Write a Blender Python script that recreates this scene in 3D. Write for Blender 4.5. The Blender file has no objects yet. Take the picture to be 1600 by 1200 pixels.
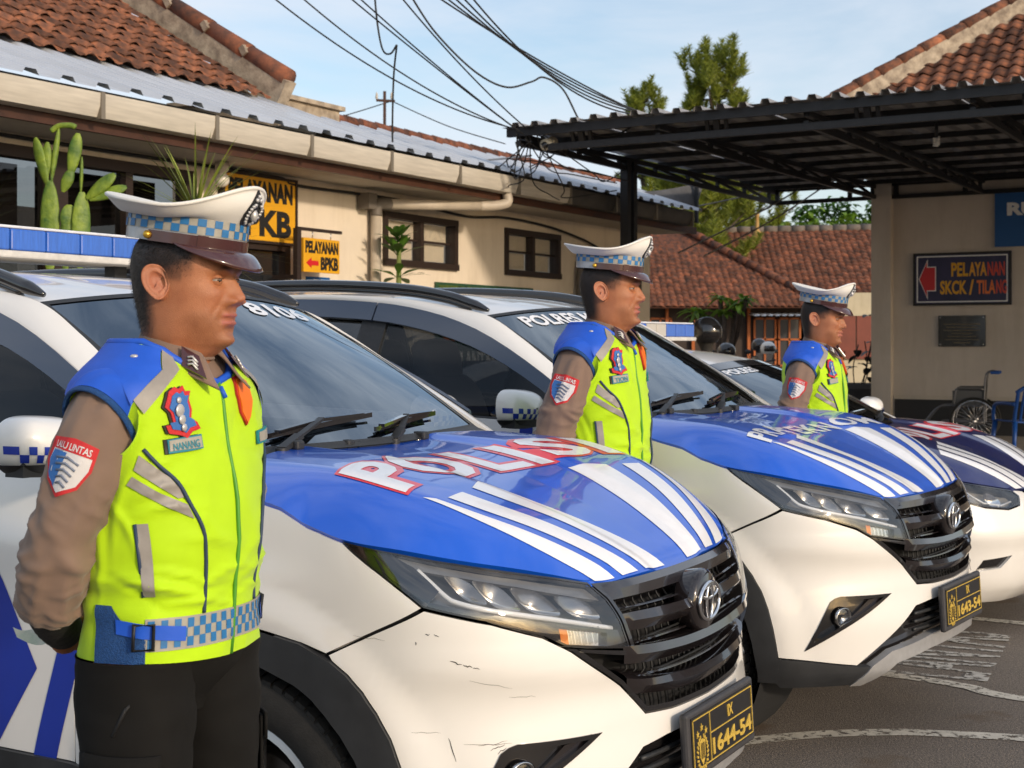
import bpy, bmesh, math, random, bisect
from mathutils import Vector, Matrix, noise
from mathutils.geometry import delaunay_2d_cdt
SC=bpy.context.scene; COL=SC.collection
R=math.radians
# ---------------------------------------------------------------- camera, sky, sun, exposure
cam=bpy.data.cameras.new('camera'); camo=bpy.data.objects.new('camera',cam); COL.objects.link(camo)
cam.sensor_width=36; cam.lens=36*2200/1600; cam.shift_y=-65/1600; cam.clip_end=3000; cam.clip_start=.05
camo.location=(0,0,1.44); camo.rotation_euler=(R(90),0,0); SC.camera=camo
cam.dof.use_dof=True; cam.dof.focus_distance=3.6; cam.dof.aperture_fstop=11
SUN_AZ=Vector((.69,-.724,0)).normalized(); SUN_EL=R(17)
W=bpy.data.worlds.new('World'); SC.world=W; W.use_nodes=True
nt=W.node_tree; nt.nodes.clear()
def N(nt,t,**k):
    n=nt.nodes.new(t)
    for a,b in k.items(): setattr(n,a,b)
    return n
out=N(nt,'ShaderNodeOutputWorld'); bg=N(nt,'ShaderNodeBackground'); sky=N(nt,'ShaderNodeTexSky')
sky.sky_type='NISHITA'; sky.sun_disc=False; sky.sun_elevation=SUN_EL
sky.sun_rotation=math.atan2(SUN_AZ.x,SUN_AZ.y); sky.air_density=1.0; sky.dust_density=1.6; sky.ozone_density=1.2
tc=N(nt,'ShaderNodeTexCoord'); mp=N(nt,'ShaderNodeMapping'); mp.inputs['Scale'].default_value=(1,1,2.6)
n1=N(nt,'ShaderNodeTexNoise'); n1.inputs['Scale'].default_value=3.8; n1.inputs['Detail'].default_value=9; n1.inputs['Roughness'].default_value=.56; n1.inputs['Distortion'].default_value=.35
cr=N(nt,'ShaderNodeValToRGB'); cr.color_ramp.elements[0].position=.38; cr.color_ramp.elements[1].position=.64
cr.color_ramp.elements[0].color=(.16,.16,.16,1); cr.color_ramp.elements[1].color=(.88,.88,.88,1)
mx=N(nt,'ShaderNodeMix',data_type='RGBA'); mx.inputs[7].default_value=(4.2,4.5,5.0,1)
L=nt.links
L.new(tc.outputs['Generated'],mp.inputs['Vector']); L.new(mp.outputs[0],n1.inputs['Vector']); L.new(n1.outputs['Fac'],cr.inputs[0])
L.new(cr.outputs[0],mx.inputs[0]); L.new(sky.outputs[0],mx.inputs[6]); L.new(mx.outputs[2],bg.inputs['Color']); L.new(bg.outputs[0],out.inputs[0])
bg.inputs['Strength'].default_value=.15
sd=bpy.data.lights.new('sun','SUN'); so=bpy.data.objects.new('sun',sd); COL.objects.link(so)
sd.energy=2.0; sd.angle=R(3.5); sd.color=(1.0,.83,.64)
dv=Vector((SUN_AZ.x*math.cos(SUN_EL),SUN_AZ.y*math.cos(SUN_EL),math.sin(SUN_EL)))
so.rotation_euler=dv.to_track_quat('Z','Y').to_euler(); so.location=(20,-8,15)
SC.view_settings.view_transform='Standard'; SC.view_settings.look='None'; SC.view_settings.gamma=1; SC.view_settings.exposure=.37
SC.render.engine='CYCLES'
# ---------------------------------------------------------------- materials
MATS={}
def mat(name,col,rough=.6,metal=0,coat=0,noise_=0,nscale=20,bump=0,bscale=60,spec=.5,col2=None,trans=0,emit=None,alpha=1,detail=4,coatr=.03,stretch=None,island=0,sheen=0):
    if name in MATS: return MATS[name]
    m=bpy.data.materials.new(name); m.use_nodes=True; t=m.node_tree; b=t.nodes['Principled BSDF']
    b.inputs['Base Color'].default_value=(*col,1); b.inputs['Roughness'].default_value=rough; b.inputs['Metallic'].default_value=metal
    b.inputs['Coat Weight'].default_value=coat; b.inputs['Coat Roughness'].default_value=coatr; b.inputs['Specular IOR Level'].default_value=spec
    b.inputs['Transmission Weight'].default_value=trans; b.inputs['Alpha'].default_value=alpha
    if sheen: b.inputs['Sheen Weight'].default_value=sheen
    if emit: b.inputs['Emission Color'].default_value=(*emit[:3],1); b.inputs['Emission Strength'].default_value=emit[3]
    src=None
    if noise_ or bump or col2 or island:
        tc=N(t,'ShaderNodeTexCoord'); v=tc.outputs['Object']
        if stretch:
            mp=N(t,'ShaderNodeMapping'); mp.inputs['Scale'].default_value=stretch; t.links.new(v,mp.inputs['Vector']); v=mp.outputs[0]
    if col2 or noise_:
        nz=N(t,'ShaderNodeTexNoise'); nz.inputs['Scale'].default_value=nscale; nz.inputs['Detail'].default_value=detail; nz.inputs['Roughness'].default_value=.6
        t.links.new(v,nz.inputs['Vector'])
        rp=N(t,'ShaderNodeValToRGB'); rp.color_ramp.elements[0].position=.32; rp.color_ramp.elements[1].position=.68
        c2=col2 if col2 else tuple(c*(1-noise_) for c in col)
        rp.color_ramp.elements[0].color=(*c2,1); rp.color_ramp.elements[1].color=(*col,1)
        t.links.new(nz.outputs['Fac'],rp.inputs[0]); src=rp.outputs[0]
    if island:
        oi=N(t,'ShaderNodeObjectInfo'); ge=N(t,'ShaderNodeNewGeometry'); ad=N(t,'ShaderNodeMath',operation='ADD'); fr=N(t,'ShaderNodeMath',operation='FRACT')
        t.links.new(oi.outputs['Random'],ad.inputs[0]); t.links.new(ge.outputs['Random Per Island'],ad.inputs[1]); t.links.new(ad.outputs[0],fr.inputs[0])
        mr=N(t,'ShaderNodeMapRange'); mr.inputs[3].default_value=1-island; mr.inputs[4].default_value=1+island*.45; t.links.new(fr.outputs[0],mr.inputs[0])
        hs=N(t,'ShaderNodeHueSaturation'); t.links.new(mr.outputs[0],hs.inputs['Value'])
        if src: t.links.new(src,hs.inputs['Color'])
        else: hs.inputs['Color'].default_value=(*col,1)
        src=hs.outputs[0]
    if src: t.links.new(src,b.inputs['Base Color'])
    if bump:
        nb=N(t,'ShaderNodeTexNoise'); nb.inputs['Scale'].default_value=bscale; nb.inputs['Detail'].default_value=5; t.links.new(v,nb.inputs['Vector'])
        bp=N(t,'ShaderNodeBump'); bp.inputs['Strength'].default_value=min(1,bump); bp.inputs['Distance'].default_value=.01 if bump<=1 else .02
        t.links.new(nb.outputs['Fac'],bp.inputs['Height']); t.links.new(bp.outputs[0],b.inputs['Normal'])
    MATS[name]=m; return m
def glass(name,tint,refl,rough=.0,gcol=(1,1,1)):
    """thin pane: tinted see-through plus mirror share (facing refl .. 1 at grazing)"""
    if name in MATS: return MATS[name]
    m=bpy.data.materials.new(name); m.use_nodes=True; t=m.node_tree; t.nodes.clear()
    o=N(t,'ShaderNodeOutputMaterial'); mixs=N(t,'ShaderNodeMixShader'); tr=N(t,'ShaderNodeBsdfTransparent'); gl=N(t,'ShaderNodeBsdfGlossy')
    tr.inputs[0].default_value=(*tint,1); gl.inputs['Roughness'].default_value=rough; gl.inputs['Color'].default_value=(*gcol,1)
    lw=N(t,'ShaderNodeFresnel'); ge=N(t,'ShaderNodeNewGeometry'); io=N(t,'ShaderNodeMapRange'); io.inputs[3].default_value=1.5; io.inputs[4].default_value=1/1.5; t.links.new(ge.outputs['Backfacing'],io.inputs[0]); t.links.new(io.outputs[0],lw.inputs['IOR'])
    mr=N(t,'ShaderNodeMapRange'); mr.inputs[1].default_value=.04; mr.inputs[2].default_value=1; mr.inputs[3].default_value=refl; mr.inputs[4].default_value=1
    t.links.new(lw.outputs[0],mr.inputs[0]); t.links.new(mr.outputs[0],mixs.inputs[0]); t.links.new(tr.outputs[0],mixs.inputs[1]); t.links.new(gl.outputs[0],mixs.inputs[2]); t.links.new(mixs.outputs[0],o.inputs[0])
    MATS[name]=m; return m
# ---------------------------------------------------------------- objects
def thing(name,label,cat,loc=(0,0,0),rotz=0,group=None,rot=None):
    o=bpy.data.objects.new(name,None); COL.objects.link(o); o.location=loc; o.rotation_euler=rot if rot else (0,0,rotz); o.empty_display_size=.1
    return tag(o,label,cat,group)
def tag(o,label=None,cat=None,group=None,kind=None):
    if label: o['label']=label
    if cat: o['category']=cat
    if group: o['group']=group
    if kind: o['kind']=kind
    return o
def link(name,me,parent=None,loc=None,rotz=None,rot=None):
    o=bpy.data.objects.new(name,me); COL.objects.link(o)
    if parent: o.parent=parent
    if loc is not None: o.location=loc
    if rotz is not None: o.rotation_euler=(0,0,rotz)
    if rot is not None: o.rotation_euler=rot
    return o
def copy_tree(o,parent=None):
    c=o.copy(); COL.objects.link(c); c.parent=parent
    for ch in list(o.children): copy_tree(ch,c)
    return c
class MB:
    def __init__(s): s.v=[]; s.f=[]; s.m=[]; s.k=0
    def add(s,vs,fs):
        b=len(s.v); s.v+= [tuple(p) for p in vs]; s.f+=[tuple(i+b for i in f) for f in fs]; s.m+=[s.k]*len(fs); return s
    def box(s,c,d,M=None):
        x,y,z=[q/2 for q in d]; vs=[Vector((sx*x,sy*y,sz*z)) for sz in (-1,1) for sy in (-1,1) for sx in (-1,1)]
        if M is not None: vs=[M@p for p in vs]
        vs=[p+Vector(c) for p in vs]
        return s.add(vs,[(0,2,3,1),(4,5,7,6),(0,1,5,4),(2,6,7,3),(0,4,6,2),(1,3,7,5)])
    def bbox(s,lo,hi): return s.box([(a+b)/2 for a,b in zip(lo,hi)],[abs(b-a) for a,b in zip(lo,hi)])
    def beam(s,a,b,w,h,up=(0,0,1)):
        a=Vector(a);b=Vector(b);d=(b-a); l=d.length
        if l<1e-6: return s
        d/=l; up=Vector(up)
        if abs(d.dot(up))>.99: up=Vector((1,0,0))
        sx=d.cross(up).normalized(); sz=sx.cross(d)
        M=Matrix((sx,d,sz)).transposed()
        return s.box((a+b)/2,(w,l,h),M)
    def tube(s,path,rad,seg=8,cap=True,closed=False):
        pts=[Vector(p) for p in path]; n=len(pts); b=len(s.v)
        rf=rad if callable(rad) else None
        fr=None; rings=[]
        for i,p in enumerate(pts):
            if closed: t=(pts[(i+1)%n]-pts[i-1])
            else: t=pts[min(i+1,n-1)]-pts[max(i-1,0)]
            t=t.normalized() if t.length>1e-9 else Vector((0,0,1))
            if fr is None:
                u=Vector((0,0,1)) if abs(t.z)<.9 else Vector((1,0,0)); fr=(u-t*u.dot(t)).normalized()
            else:
                q=fr-t*fr.dot(t); fr=q.normalized() if q.length>1e-6 else fr
            w=t.cross(fr); r=rad(i/(n-1)) if rf else (rad[i] if isinstance(rad,(list,tuple)) else rad)
            rings.append([p+(fr*math.cos(2*math.pi*k/seg)+w*math.sin(2*math.pi*k/seg))*r for k in range(seg)])
        for r_ in rings: s.v+=[tuple(q) for q in r_]
        m=n if closed else n-1
        for i in range(m):
            for k in range(seg):
                k2=(k+1)%seg; i2=(i+1)%n
                s.f.append((b+i*seg+k,b+i*seg+k2,b+i2*seg+k2,b+i2*seg+k)); s.m.append(s.k)
        if cap and not closed:
            s.f.append(tuple(b+k for k in reversed(range(seg)))); s.m.append(s.k)
            s.f.append(tuple(b+(n-1)*seg+k for k in range(seg))); s.m.append(s.k)
        return s
    def lathe(s,prof,seg=24,axis='z',c=(0,0,0),closed=False):
        b=len(s.v); n=len(prof)
        for r,h in prof:
            for k in range(seg):
                a=2*math.pi*k/seg; x,y=r*math.cos(a),r*math.sin(a)
                p=(x,y,h) if axis=='z' else ((h,x,y) if axis=='x' else (y,h,x))
                s.v.append((p[0]+c[0],p[1]+c[1],p[2]+c[2]))
        for i in range(n if closed else n-1):
            for k in range(seg):
                k2=(k+1)%seg; i2=(i+1)%n
                s.f.append((b+i*seg+k,b+i*seg+k2,b+i2*seg+k2,b+i2*seg+k)); s.m.append(s.k)
        return s
    def grid(s,fn,nu,nv,cu=False):
        b=len(s.v)
        for i in range(nu+(0 if cu else 1)):
            for j in range(nv+1): s.v.append(tuple(fn(i/nu,j/nv)))
        c=nv+1
        for i in range(nu):
            i2=(i+1)%nu if cu else i+1
            for j in range(nv): s.f.append((b+i*c+j,b+i2*c+j,b+i2*c+j+1,b+i*c+j+1)); s.m.append(s.k)
        return s
    def prism(s,poly,z0,z1,fn=None):
        n=len(poly); fn=fn or (lambda x,y,z:(x,y,z))
        vs=[fn(x,y,z0) for x,y in poly]+[fn(x,y,z1) for x,y in poly]
        fs=[tuple(reversed(range(n))),tuple(range(n,2*n))]+[(i,(i+1)%n,n+(i+1)%n,n+i) for i in range(n)]
        return s.add(vs,fs)
    def sphere(s,c,r,seg=16,ring=10,M=None):
        b=len(s.v); rr=r if isinstance(r,(tuple,list)) else (r,r,r)
        def fn(u,v):
            a=u*2*math.pi; e=(v-.5)*math.pi
            p=Vector((rr[0]*math.cos(e)*math.cos(a),rr[1]*math.cos(e)*math.sin(a),rr[2]*math.sin(e)))
            if M is not None: p=M@p
            return p+Vector(c)
        return s.grid(fn,seg,ring,cu=True)
    def mesh(s,name,mats,smooth=True,fixn=True):
        me=bpy.data.meshes.new(name); me.from_pydata(s.v,[],s.f)
        if not isinstance(mats,(list,tuple)): mats=[mats]
        for m in mats: me.materials.append(m)
        if len(mats)>1: me.polygons.foreach_set('material_index',s.m)
        if fixn:
            bm=bmesh.new(); bm.from_mesh(me); bmesh.ops.recalc_face_normals(bm,faces=bm.faces); bm.to_mesh(me); bm.free()
        me.polygons.foreach_set('use_smooth',[bool(smooth)]*len(me.polygons))
        me.update(); return me
    def build(s,name,mats,parent=None,smooth=True,loc=None,rotz=None,rot=None,sharp=None,bevel=0,fixn=True):
        me=s.mesh(name,mats,smooth,fixn); 
        if sharp: me.set_sharp_from_angle(angle=R(sharp))
        o=link(name,me,parent,loc,rotz,rot)
        if bevel:
            b=o.modifiers.new('bevel','BEVEL'); b.width=bevel; b.segments=2; b.limit_method='ANGLE'
        return o
def in_poly(p,poly):
    x,y=p; c=False; n=len(poly); j=n-1
    for i in range(n):
        xi,yi=poly[i]; xj,yj=poly[j]
        if (yi>y)!=(yj>y) and x<(xj-xi)*(y-yi)/(yj-yi)+xi: c=not c
        j=i
    return c
def dense(poly,step,closed=True):
    o=[]; n=len(poly)
    for i in range(n if closed else n-1):
        a=poly[i]; b=poly[(i+1)%n]; k=max(1,int(math.ceil(math.hypot((b[0]-a[0])/step[0],(b[1]-a[1])/step[1]))))
        for q in range(k): o.append((a[0]+(b[0]-a[0])*q/k,a[1]+(b[1]-a[1])*q/k))
    if not closed: o.append(poly[-1])
    return o
def tri2d(outer,holes,step):
    loops=[dense(outer,step)]+[dense(h,step) for h in holes]
    pts=[];edges=[]
    for lp in loops:
        b=len(pts); pts+=lp; edges+=[(b+i,b+(i+1)%len(lp)) for i in range(len(lp))]
    x0=min(p[0] for p in outer);x1=max(p[0] for p in outer);y0=min(p[1] for p in outer);y1=max(p[1] for p in outer)
    nx=int((x1-x0)/step[0]);ny=int((y1-y0)/step[1])
    bset={}
    for p in pts: bset.setdefault((int(math.floor(p[0]/step[0])),int(math.floor(p[1]/step[1]))),[]).append(p)
    for i in range(nx+1):
        for j in range(ny+1):
            p=(x0+(i+.5)*step[0],y0+(j+.5)*step[1])
            if not in_poly(p,outer) or any(in_poly(p,h) for h in holes): continue
            ci,cj=int(math.floor(p[0]/step[0])),int(math.floor(p[1]/step[1])); ok=True
            for a in (-1,0,1):
                for b in (-1,0,1):
                    for q in bset.get((ci+a,cj+b),()):
                        if ((q[0]-p[0])/step[0])**2+((q[1]-p[1])/step[1])**2<.2: ok=False
            if ok: pts.append(p)
    # scale to unit steps so that the triangulation is well shaped
    V=[Vector((p[0]/step[0],p[1]/step[1])) for p in pts]
    r=delaunay_2d_cdt(V,edges,[],0,1e-5)
    vs=[(v.x*step[0],v.y*step[1]) for v in r[0]]; fs=[]
    for f in r[2]:
        c=(sum(vs[i][0] for i in f)/3,sum(vs[i][1] for i in f)/3)
        if in_poly(c,outer) and not any(in_poly(c,h) for h in holes): fs.append(tuple(f))
    return vs,fs
def surf_mesh(name,vs2,fs,fn,off,m,eps=(1e-3,1e-3),thick=0,flip=None,loopn=None):
    """map 2D triangles onto a surface fn(a,b), set true surface normals; flip: point the normals should face away from"""
    P=[];NN=[]
    for a,b in vs2:
        p=Vector(fn(a,b)); u=Vector(fn(a+eps[0],b))-Vector(fn(a-eps[0],b)); v=Vector(fn(a,b+eps[1]))-Vector(fn(a,b-eps[1]))
        n=u.cross(v); n=n.normalized() if n.length>1e-12 else Vector((0,0,1))
        if flip is not None and n.dot(p-Vector(flip))<0: n=-n
        P.append(p+n*off); NN.append(n)
    F=[]
    for f in fs:
        a,b,c=f; n=(P[b]-P[a]).cross(P[c]-P[a])
        F.append(f if n.dot(NN[a])>=0 else (a,c,b))
    me=bpy.data.meshes.new(name)
    if thick:
        nb=len(P); ec={}
        for f in F:
            for i in range(3):
                e=(f[i],f[(i+1)%3]); ec[e]=1
        be=[e for e in ec if (e[1],e[0]) not in ec]
        P2=P+[P[i]-NN[i]*thick for i in range(nb)]
        # rim gets own verts so shading stays crisp
        idx={}
        for a,b in be:
            for q in (a,b):
                if q not in idx: idx[q]=len(P2); P2.append(P[q]); P2.append(P[q]-NN[q]*thick)
        F2=list(F)+[(idx[b],idx[a],idx[a]+1,idx[b]+1) for a,b in be]
        me.from_pydata(P2,[],F2); nn=NN+NN
        ext={}
        for a,b in be:
            rn=((P[b]-P[a]).cross(NN[a]))
            rn=rn.normalized() if rn.length>1e-12 else NN[a]
            for q in (a,b): ext[q]=ext.get(q,Vector((0,0,0)))+rn
        L_=[Vector((0,0,1))]*(len(P2)-2*nb)
        for q,i in idx.items():
            e=ext[q].normalized() if ext[q].length>1e-9 else NN[q]
            L_[i-2*nb]=e; L_[i+1-2*nb]=e
        nn=nn+L_
    else:
        me.from_pydata(P,[],F); nn=NN
    me.materials.append(m); me.polygons.foreach_set('use_smooth',[True]*len(me.polygons))
    me.update(); me.normals_split_custom_set_from_vertices([tuple(n) for n in nn])
    return me
def patch(name,outer,holes,step,fn,off,m,parent,thick=0,flip=None,eps=(1e-3,1e-3)):
    vs,fs=tri2d(outer,holes,step); return link(name,surf_mesh(name,vs,fs,fn,off,m,eps,thick,flip),parent)
def text2d(txt,size=1,bold=.0,spacing=1,sx=1,align='LEFT',ext=0,res=4):
    c=bpy.data.curves.new('t','FONT'); c.body=txt; c.size=size; c.offset=bold; c.space_character=spacing; c.align_x=align; c.resolution_u=res; c.extrude=ext
    o=bpy.data.objects.new('t',c); COL.objects.link(o)
    dg=bpy.context.evaluated_depsgraph_get(); me=bpy.data.meshes.new_from_object(o.evaluated_get(dg))
    bpy.data.objects.remove(o); 
    if sx!=1:
        for v in me.vertices: v.co.x*=sx
    return me
def text_fit(txt,w,h,bold=.02,ext=0,spacing=1,res=3):
    """mesh of a word scaled to exactly w x h, lower left at 0,0 ; in XY"""
    me=text2d(txt,1,bold,spacing,ext=1 if ext else 0,res=res)
    xs=[v.co.x for v in me.vertices]; ys=[v.co.y for v in me.vertices]
    x0,x1,y0,y1=min(xs),max(xs),min(ys),max(ys)
    for v in me.vertices:
        v.co.x=(v.co.x-x0)/(x1-x0)*w; v.co.y=(v.co.y-y0)/(y1-y0)*h; v.co.z*=ext
    return me
def text_on(name,txt,w,h,m,parent,M,bold=.02,ext=.002,spacing=1,res=3):
    """flat raised lettering; M places its lower-left corner and axes"""
    me=text_fit(txt,w,h,bold,ext,spacing,res); me.materials.append(m); me.transform(M); me.update()
    return link(name,me,parent)
def frame(o,x,y):
    x=Vector(x).normalized(); y=Vector(y); y=(y-x*y.dot(x)).normalized(); z=x.cross(y)
    M=Matrix((x,y,z)).transposed().to_4x4(); M.translation=Vector(o); return M
def cut_grid(me,step):
    bm=bmesh.new(); bm.from_mesh(me); bmesh.ops.remove_doubles(bm,verts=bm.verts,dist=1e-5)
    for ax in (0,1):
        lo=min(v.co[ax] for v in bm.verts); hi=max(v.co[ax] for v in bm.verts); k=math.floor(lo/step[ax])+1
        while k*step[ax]<hi:
            no=[0,0,0]; no[ax]=1; co=[0,0,0]; co[ax]=k*step[ax]
            bmesh.ops.bisect_plane(bm,geom=bm.verts[:]+bm.edges[:]+bm.faces[:],plane_co=co,plane_no=no,dist=1e-6); k+=1
    bmesh.ops.triangulate(bm,faces=bm.faces); bm.verts.index_update()
    vs=[(v.co.x,v.co.y) for v in bm.verts]; fs=[tuple(v.index for v in f.verts) for f in bm.faces]; bm.free()
    return vs,fs
def text_surf(name,txt,w,h,m,parent,place,fn,off,step,bold=.02,flip=None,eps=(1e-3,1e-3),spacing=1):
    me=text_fit(txt,w,h,bold,0,spacing); vs,fs=cut_grid(me,step); bpy.data.meshes.remove(me)
    vs=[place(x,y) for x,y in vs]; return link(name,surf_mesh(name,vs,fs,fn,off,m,eps,0,flip),parent)
def cr_path(pts,n):
    """Catmull-Rom through pts"""
    P=[Vector(p) for p in pts]; o=[]
    for i in range(len(P)-1):
        a=P[max(i-1,0)];b=P[i];c=P[i+1];d=P[min(i+2,len(P)-1)]
        for k in range(n):
            t=k/n; o.append(.5*((2*b)+(c-a)*t+(2*a-5*b+4*c-d)*t*t+(3*b-a-3*c+d)*t**3))
    o.append(P[-1]); return o
# building frame: PX runs out of the yard wall towards the cars' noses, RX recedes along the yard
PX=Vector((.864,-.5035,0)).normalized(); RX=Vector((.5035,.864,0)).normalized(); BROT=math.atan2(PX.y,PX.x)
def PR(p,r,z=0): return PX*p+RX*r+Vector((0,0,z))
rnd=random.Random(5)
def off_poly(poly,d):
    """inset a simple polygon by d"""
    A=sum(poly[i][0]*poly[(i+1)%len(poly)][1]-poly[(i+1)%len(poly)][0]*poly[i][1] for i in range(len(poly)))
    s=1 if A>0 else -1; n=len(poly); o=[]
    for i in range(n):
        p=Vector(poly[i]);a=Vector(poly[i-1]);b=Vector(poly[(i+1)%n])
        e1=(p-a).normalized();e2=(b-p).normalized()
        n1=Vector((-e1.y,e1.x))*s;n2=Vector((-e2.y,e2.x))*s; m=n1+n2
        if m.length<1e-6: o.append(tuple(p+n1*d)); continue
        m.normalize(); k=d/max(.35,m.dot(n1)); o.append(tuple(p+m*k))
    return o
CHROME=mat('chrome',(.82,.82,.84),.08,metal=1)

def lerp_tab(tab, t):
    """monotone cubic (Fritsch-Carlson style) interpolation through (t,v) pairs"""
    n=len(tab)
    if t<=tab[0][0]: return tab[0][1]
    if t>=tab[-1][0]: return tab[-1][1]
    i=0
    while tab[i+1][0]<t: i+=1
    def sl(k): return (tab[k+1][1]-tab[k][1])/(tab[k+1][0]-tab[k][0])
    def tan(k):
        if k==0: return sl(0)
        if k==n-1: return sl(n-2)
        a,b=sl(k-1),sl(k)
        if a*b<=0: return 0.0
        return 2*a*b/(a+b)
    t0,v0=tab[i]; t1,v1=tab[i+1]; h=t1-t0; s=(t-t0)/h
    m0,m1=tan(i),tan(i+1)
    return (2*s**3-3*s*s+1)*v0+(s**3-2*s*s+s)*h*m0+(-2*s**3+3*s*s)*v1+(s**3-s*s)*h*m1
def sstep(a,b,t):
    t=min(1.0,max(0.0,(t-a)/(b-a))); return t*t*(3-2*t)
class CarShape:
    def __init__(s, P):
        s.P=P; s.__dict__.update(P)
        # arc table for the front quarter at reference height
        n=2.6; W=.84; Lc=s.Lc; pts=[]; N=400; acc=0; s.tab=[(0.0,0.0)]
        px,py=s.Lc,0.0
        for i in range(1,N+1):
            ph=(i/N)*math.pi/2
            y=W*math.sin(ph)**(2/n); x=Lc*max(0,math.cos(ph))**(2/n)
            acc+=math.hypot(x-px,y-py); px,py=x,y; s.tab.append((acc,ph))
        s.A1=acc; s.keys=[t[0] for t in s.tab]
        s.A2=s.A1+s.xs-s.xr      # end of flat side
        acc=0; s.rtab=[(0.0,0.0)]; n=s.nr; Lc=s.Lr; px,py=0.0,W
        for i in range(1,N+1):
            ph=(i/N)*math.pi/2
            y=W*max(0,math.cos(ph))**(2/n); x=-Lc*math.sin(ph)**(2/n)
            acc+=math.hypot(x-px,y-py); px,py=x,y; s.rtab.append((acc,ph))
        s.A3=s.A2+acc; s.rkeys=[t[0] for t in s.rtab]
    def _ph(s,keys,tab,a):
        i=min(len(tab)-2,max(0,bisect.bisect_right(keys,a)-1))
        a0,p0=tab[i]; a1,p1=tab[i+1]; return p0+(p1-p0)*(a-a0)/(a1-a0)
    def belt(s,a,z,off=0.0):
        sg=-1.0
        if a<0: sg=1.0; a=-a           # negative a mirrors to the left side
        W=lerp_tab(s.W,z); Xf=lerp_tab(s.Xf,z); n=lerp_tab(s.n,z)
        if a<=s.A1:
            ph=s._ph(s.keys,s.tab,a)
            y=W*math.sin(ph)**(2/n); x=s.xs+(Xf-s.xs)*max(0.0,math.cos(ph))**(2/n)
            k=sstep(0,.9,a); ny=k; nx=1-k
        elif a<=s.A2:
            x=s.xs-(a-s.A1); y=W; nx,ny=0,1
        else:
            ph=s._ph(s.rkeys,s.rtab,min(a-s.A2,s.rkeys[-1])); Xr=lerp_tab(s.Xr,z)
            y=W*max(0.0,math.cos(ph))**(2/s.nr); x=s.xr+(Xr-s.xr)*math.sin(ph)**(2/s.nr); nx,ny=-sstep(0,.6,a-s.A2),1-sstep(0,.6,a-s.A2)
        d=0.0
        # wheel flares
        for wx in (0.0,-s.wb):
            r=math.hypot(x-wx,z-s.rw)
            d+=s.flare*(1-sstep(s.rflare,s.rflare+.09,r))
        if s.ridge and a<s.A1+.05:
            zc=lerp_tab(s.ridge,a); w=sstep(.18,.45,a)*(1-sstep(.72,1.08,a))
            t=z-zc
            d+=w*(.020*math.exp(-(t/.10)**2) if t>0 else .020*math.exp(-(t/.055)**2)-.014*(math.exp(-((t+.14)/.10)**2)-.1409)*(1 if t>-.14 else sstep(-.40,-.14,t)))
        if s.sidecrease and s.A1-.1<a<s.A2:
            zc=s.sidecrease[0]+s.sidecrease[1]*(-x); t=z-zc; k=sstep(s.A1-.1,s.A1+.35,a)
            d+=k*s.sidecrease[2]*(math.exp(-(t/.05)**2) if t>0 else math.exp(-(t/.09)**2))
        L=math.hypot(nx,ny) or 1
        x+=nx/L*(d); y+=ny/L*(d)
        if off:
            e=1e-3
            p0=s.belt(a-e if a>e else a,z); p1=s.belt(a+e,z); q0=s.belt(a,z-e); q1=s.belt(a,z+e)
            u=[p1[i]-p0[i] for i in range(3)]; v=[q1[i]-q0[i] for i in range(3)]
            N=[u[1]*v[2]-u[2]*v[1],u[2]*v[0]-u[0]*v[2],u[0]*v[1]-u[1]*v[0]]
            l=math.sqrt(sum(c*c for c in N)) or 1
            # a increases clockwise seen from above on the right side -> outward normal
            N=[-c/l for c in N]
            if N[0]*(x+1.3)*.3+N[1]*(-y)<0: N=[-c for c in N]
            X,Y,Z=x+N[0]*off,-y+N[1]*off,z+N[2]*off
            return (X,Y if sg<0 else -Y,Z)
        return (x,-y if sg<0 else y,z)
    def hood_edge(s,u):
        a=s.hoodA0+(s.hoodA1-s.hoodA0)*u
        return s.belt(a,lerp_tab(s.hoodz,a))
    def hood(s,u,v,off=0.0):
        """u 0 rear..1 front, v -1 right .. 1 left"""
        w=abs(v)
        E=s.hood_edge(u); ye=-E[1]
        xc=s.hx0+(s.hx1-s.hx0)*u
        x=xc+(E[0]-xc)*(w**2.2)
        if u>.8:
            pass
        y=w*ye
        zc=lerp_tab(s.hzc,xc)
        g=0.0 if w<s.hroll else ((w-s.hroll)/(1-s.hroll))**1.8
        bump=lerp_tab(s.hbump,w)*(1-sstep(.75,1,u)*.6)*(1-g)
        z=zc*(1-g)+E[2]*g+bump
        y=-y if v<=0 else y
        if off:
            e=2e-3
            p0=s.hood(u-e,v);p1=s.hood(u+e,v);q0=s.hood(u,v-e);q1=s.hood(u,v+e)
            a=[p1[i]-p0[i] for i in range(3)]; b=[q1[i]-q0[i] for i in range(3)]
            N=[a[1]*b[2]-a[2]*b[1],a[2]*b[0]-a[0]*b[2],a[0]*b[1]-a[1]*b[0]]
            l=math.sqrt(sum(c*c for c in N)) or 1
            if N[2]<0: l=-l
            return (x+N[0]/l*off,y+N[1]/l*off,z+N[2]/l*off)
        return (x,y,z)
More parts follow.
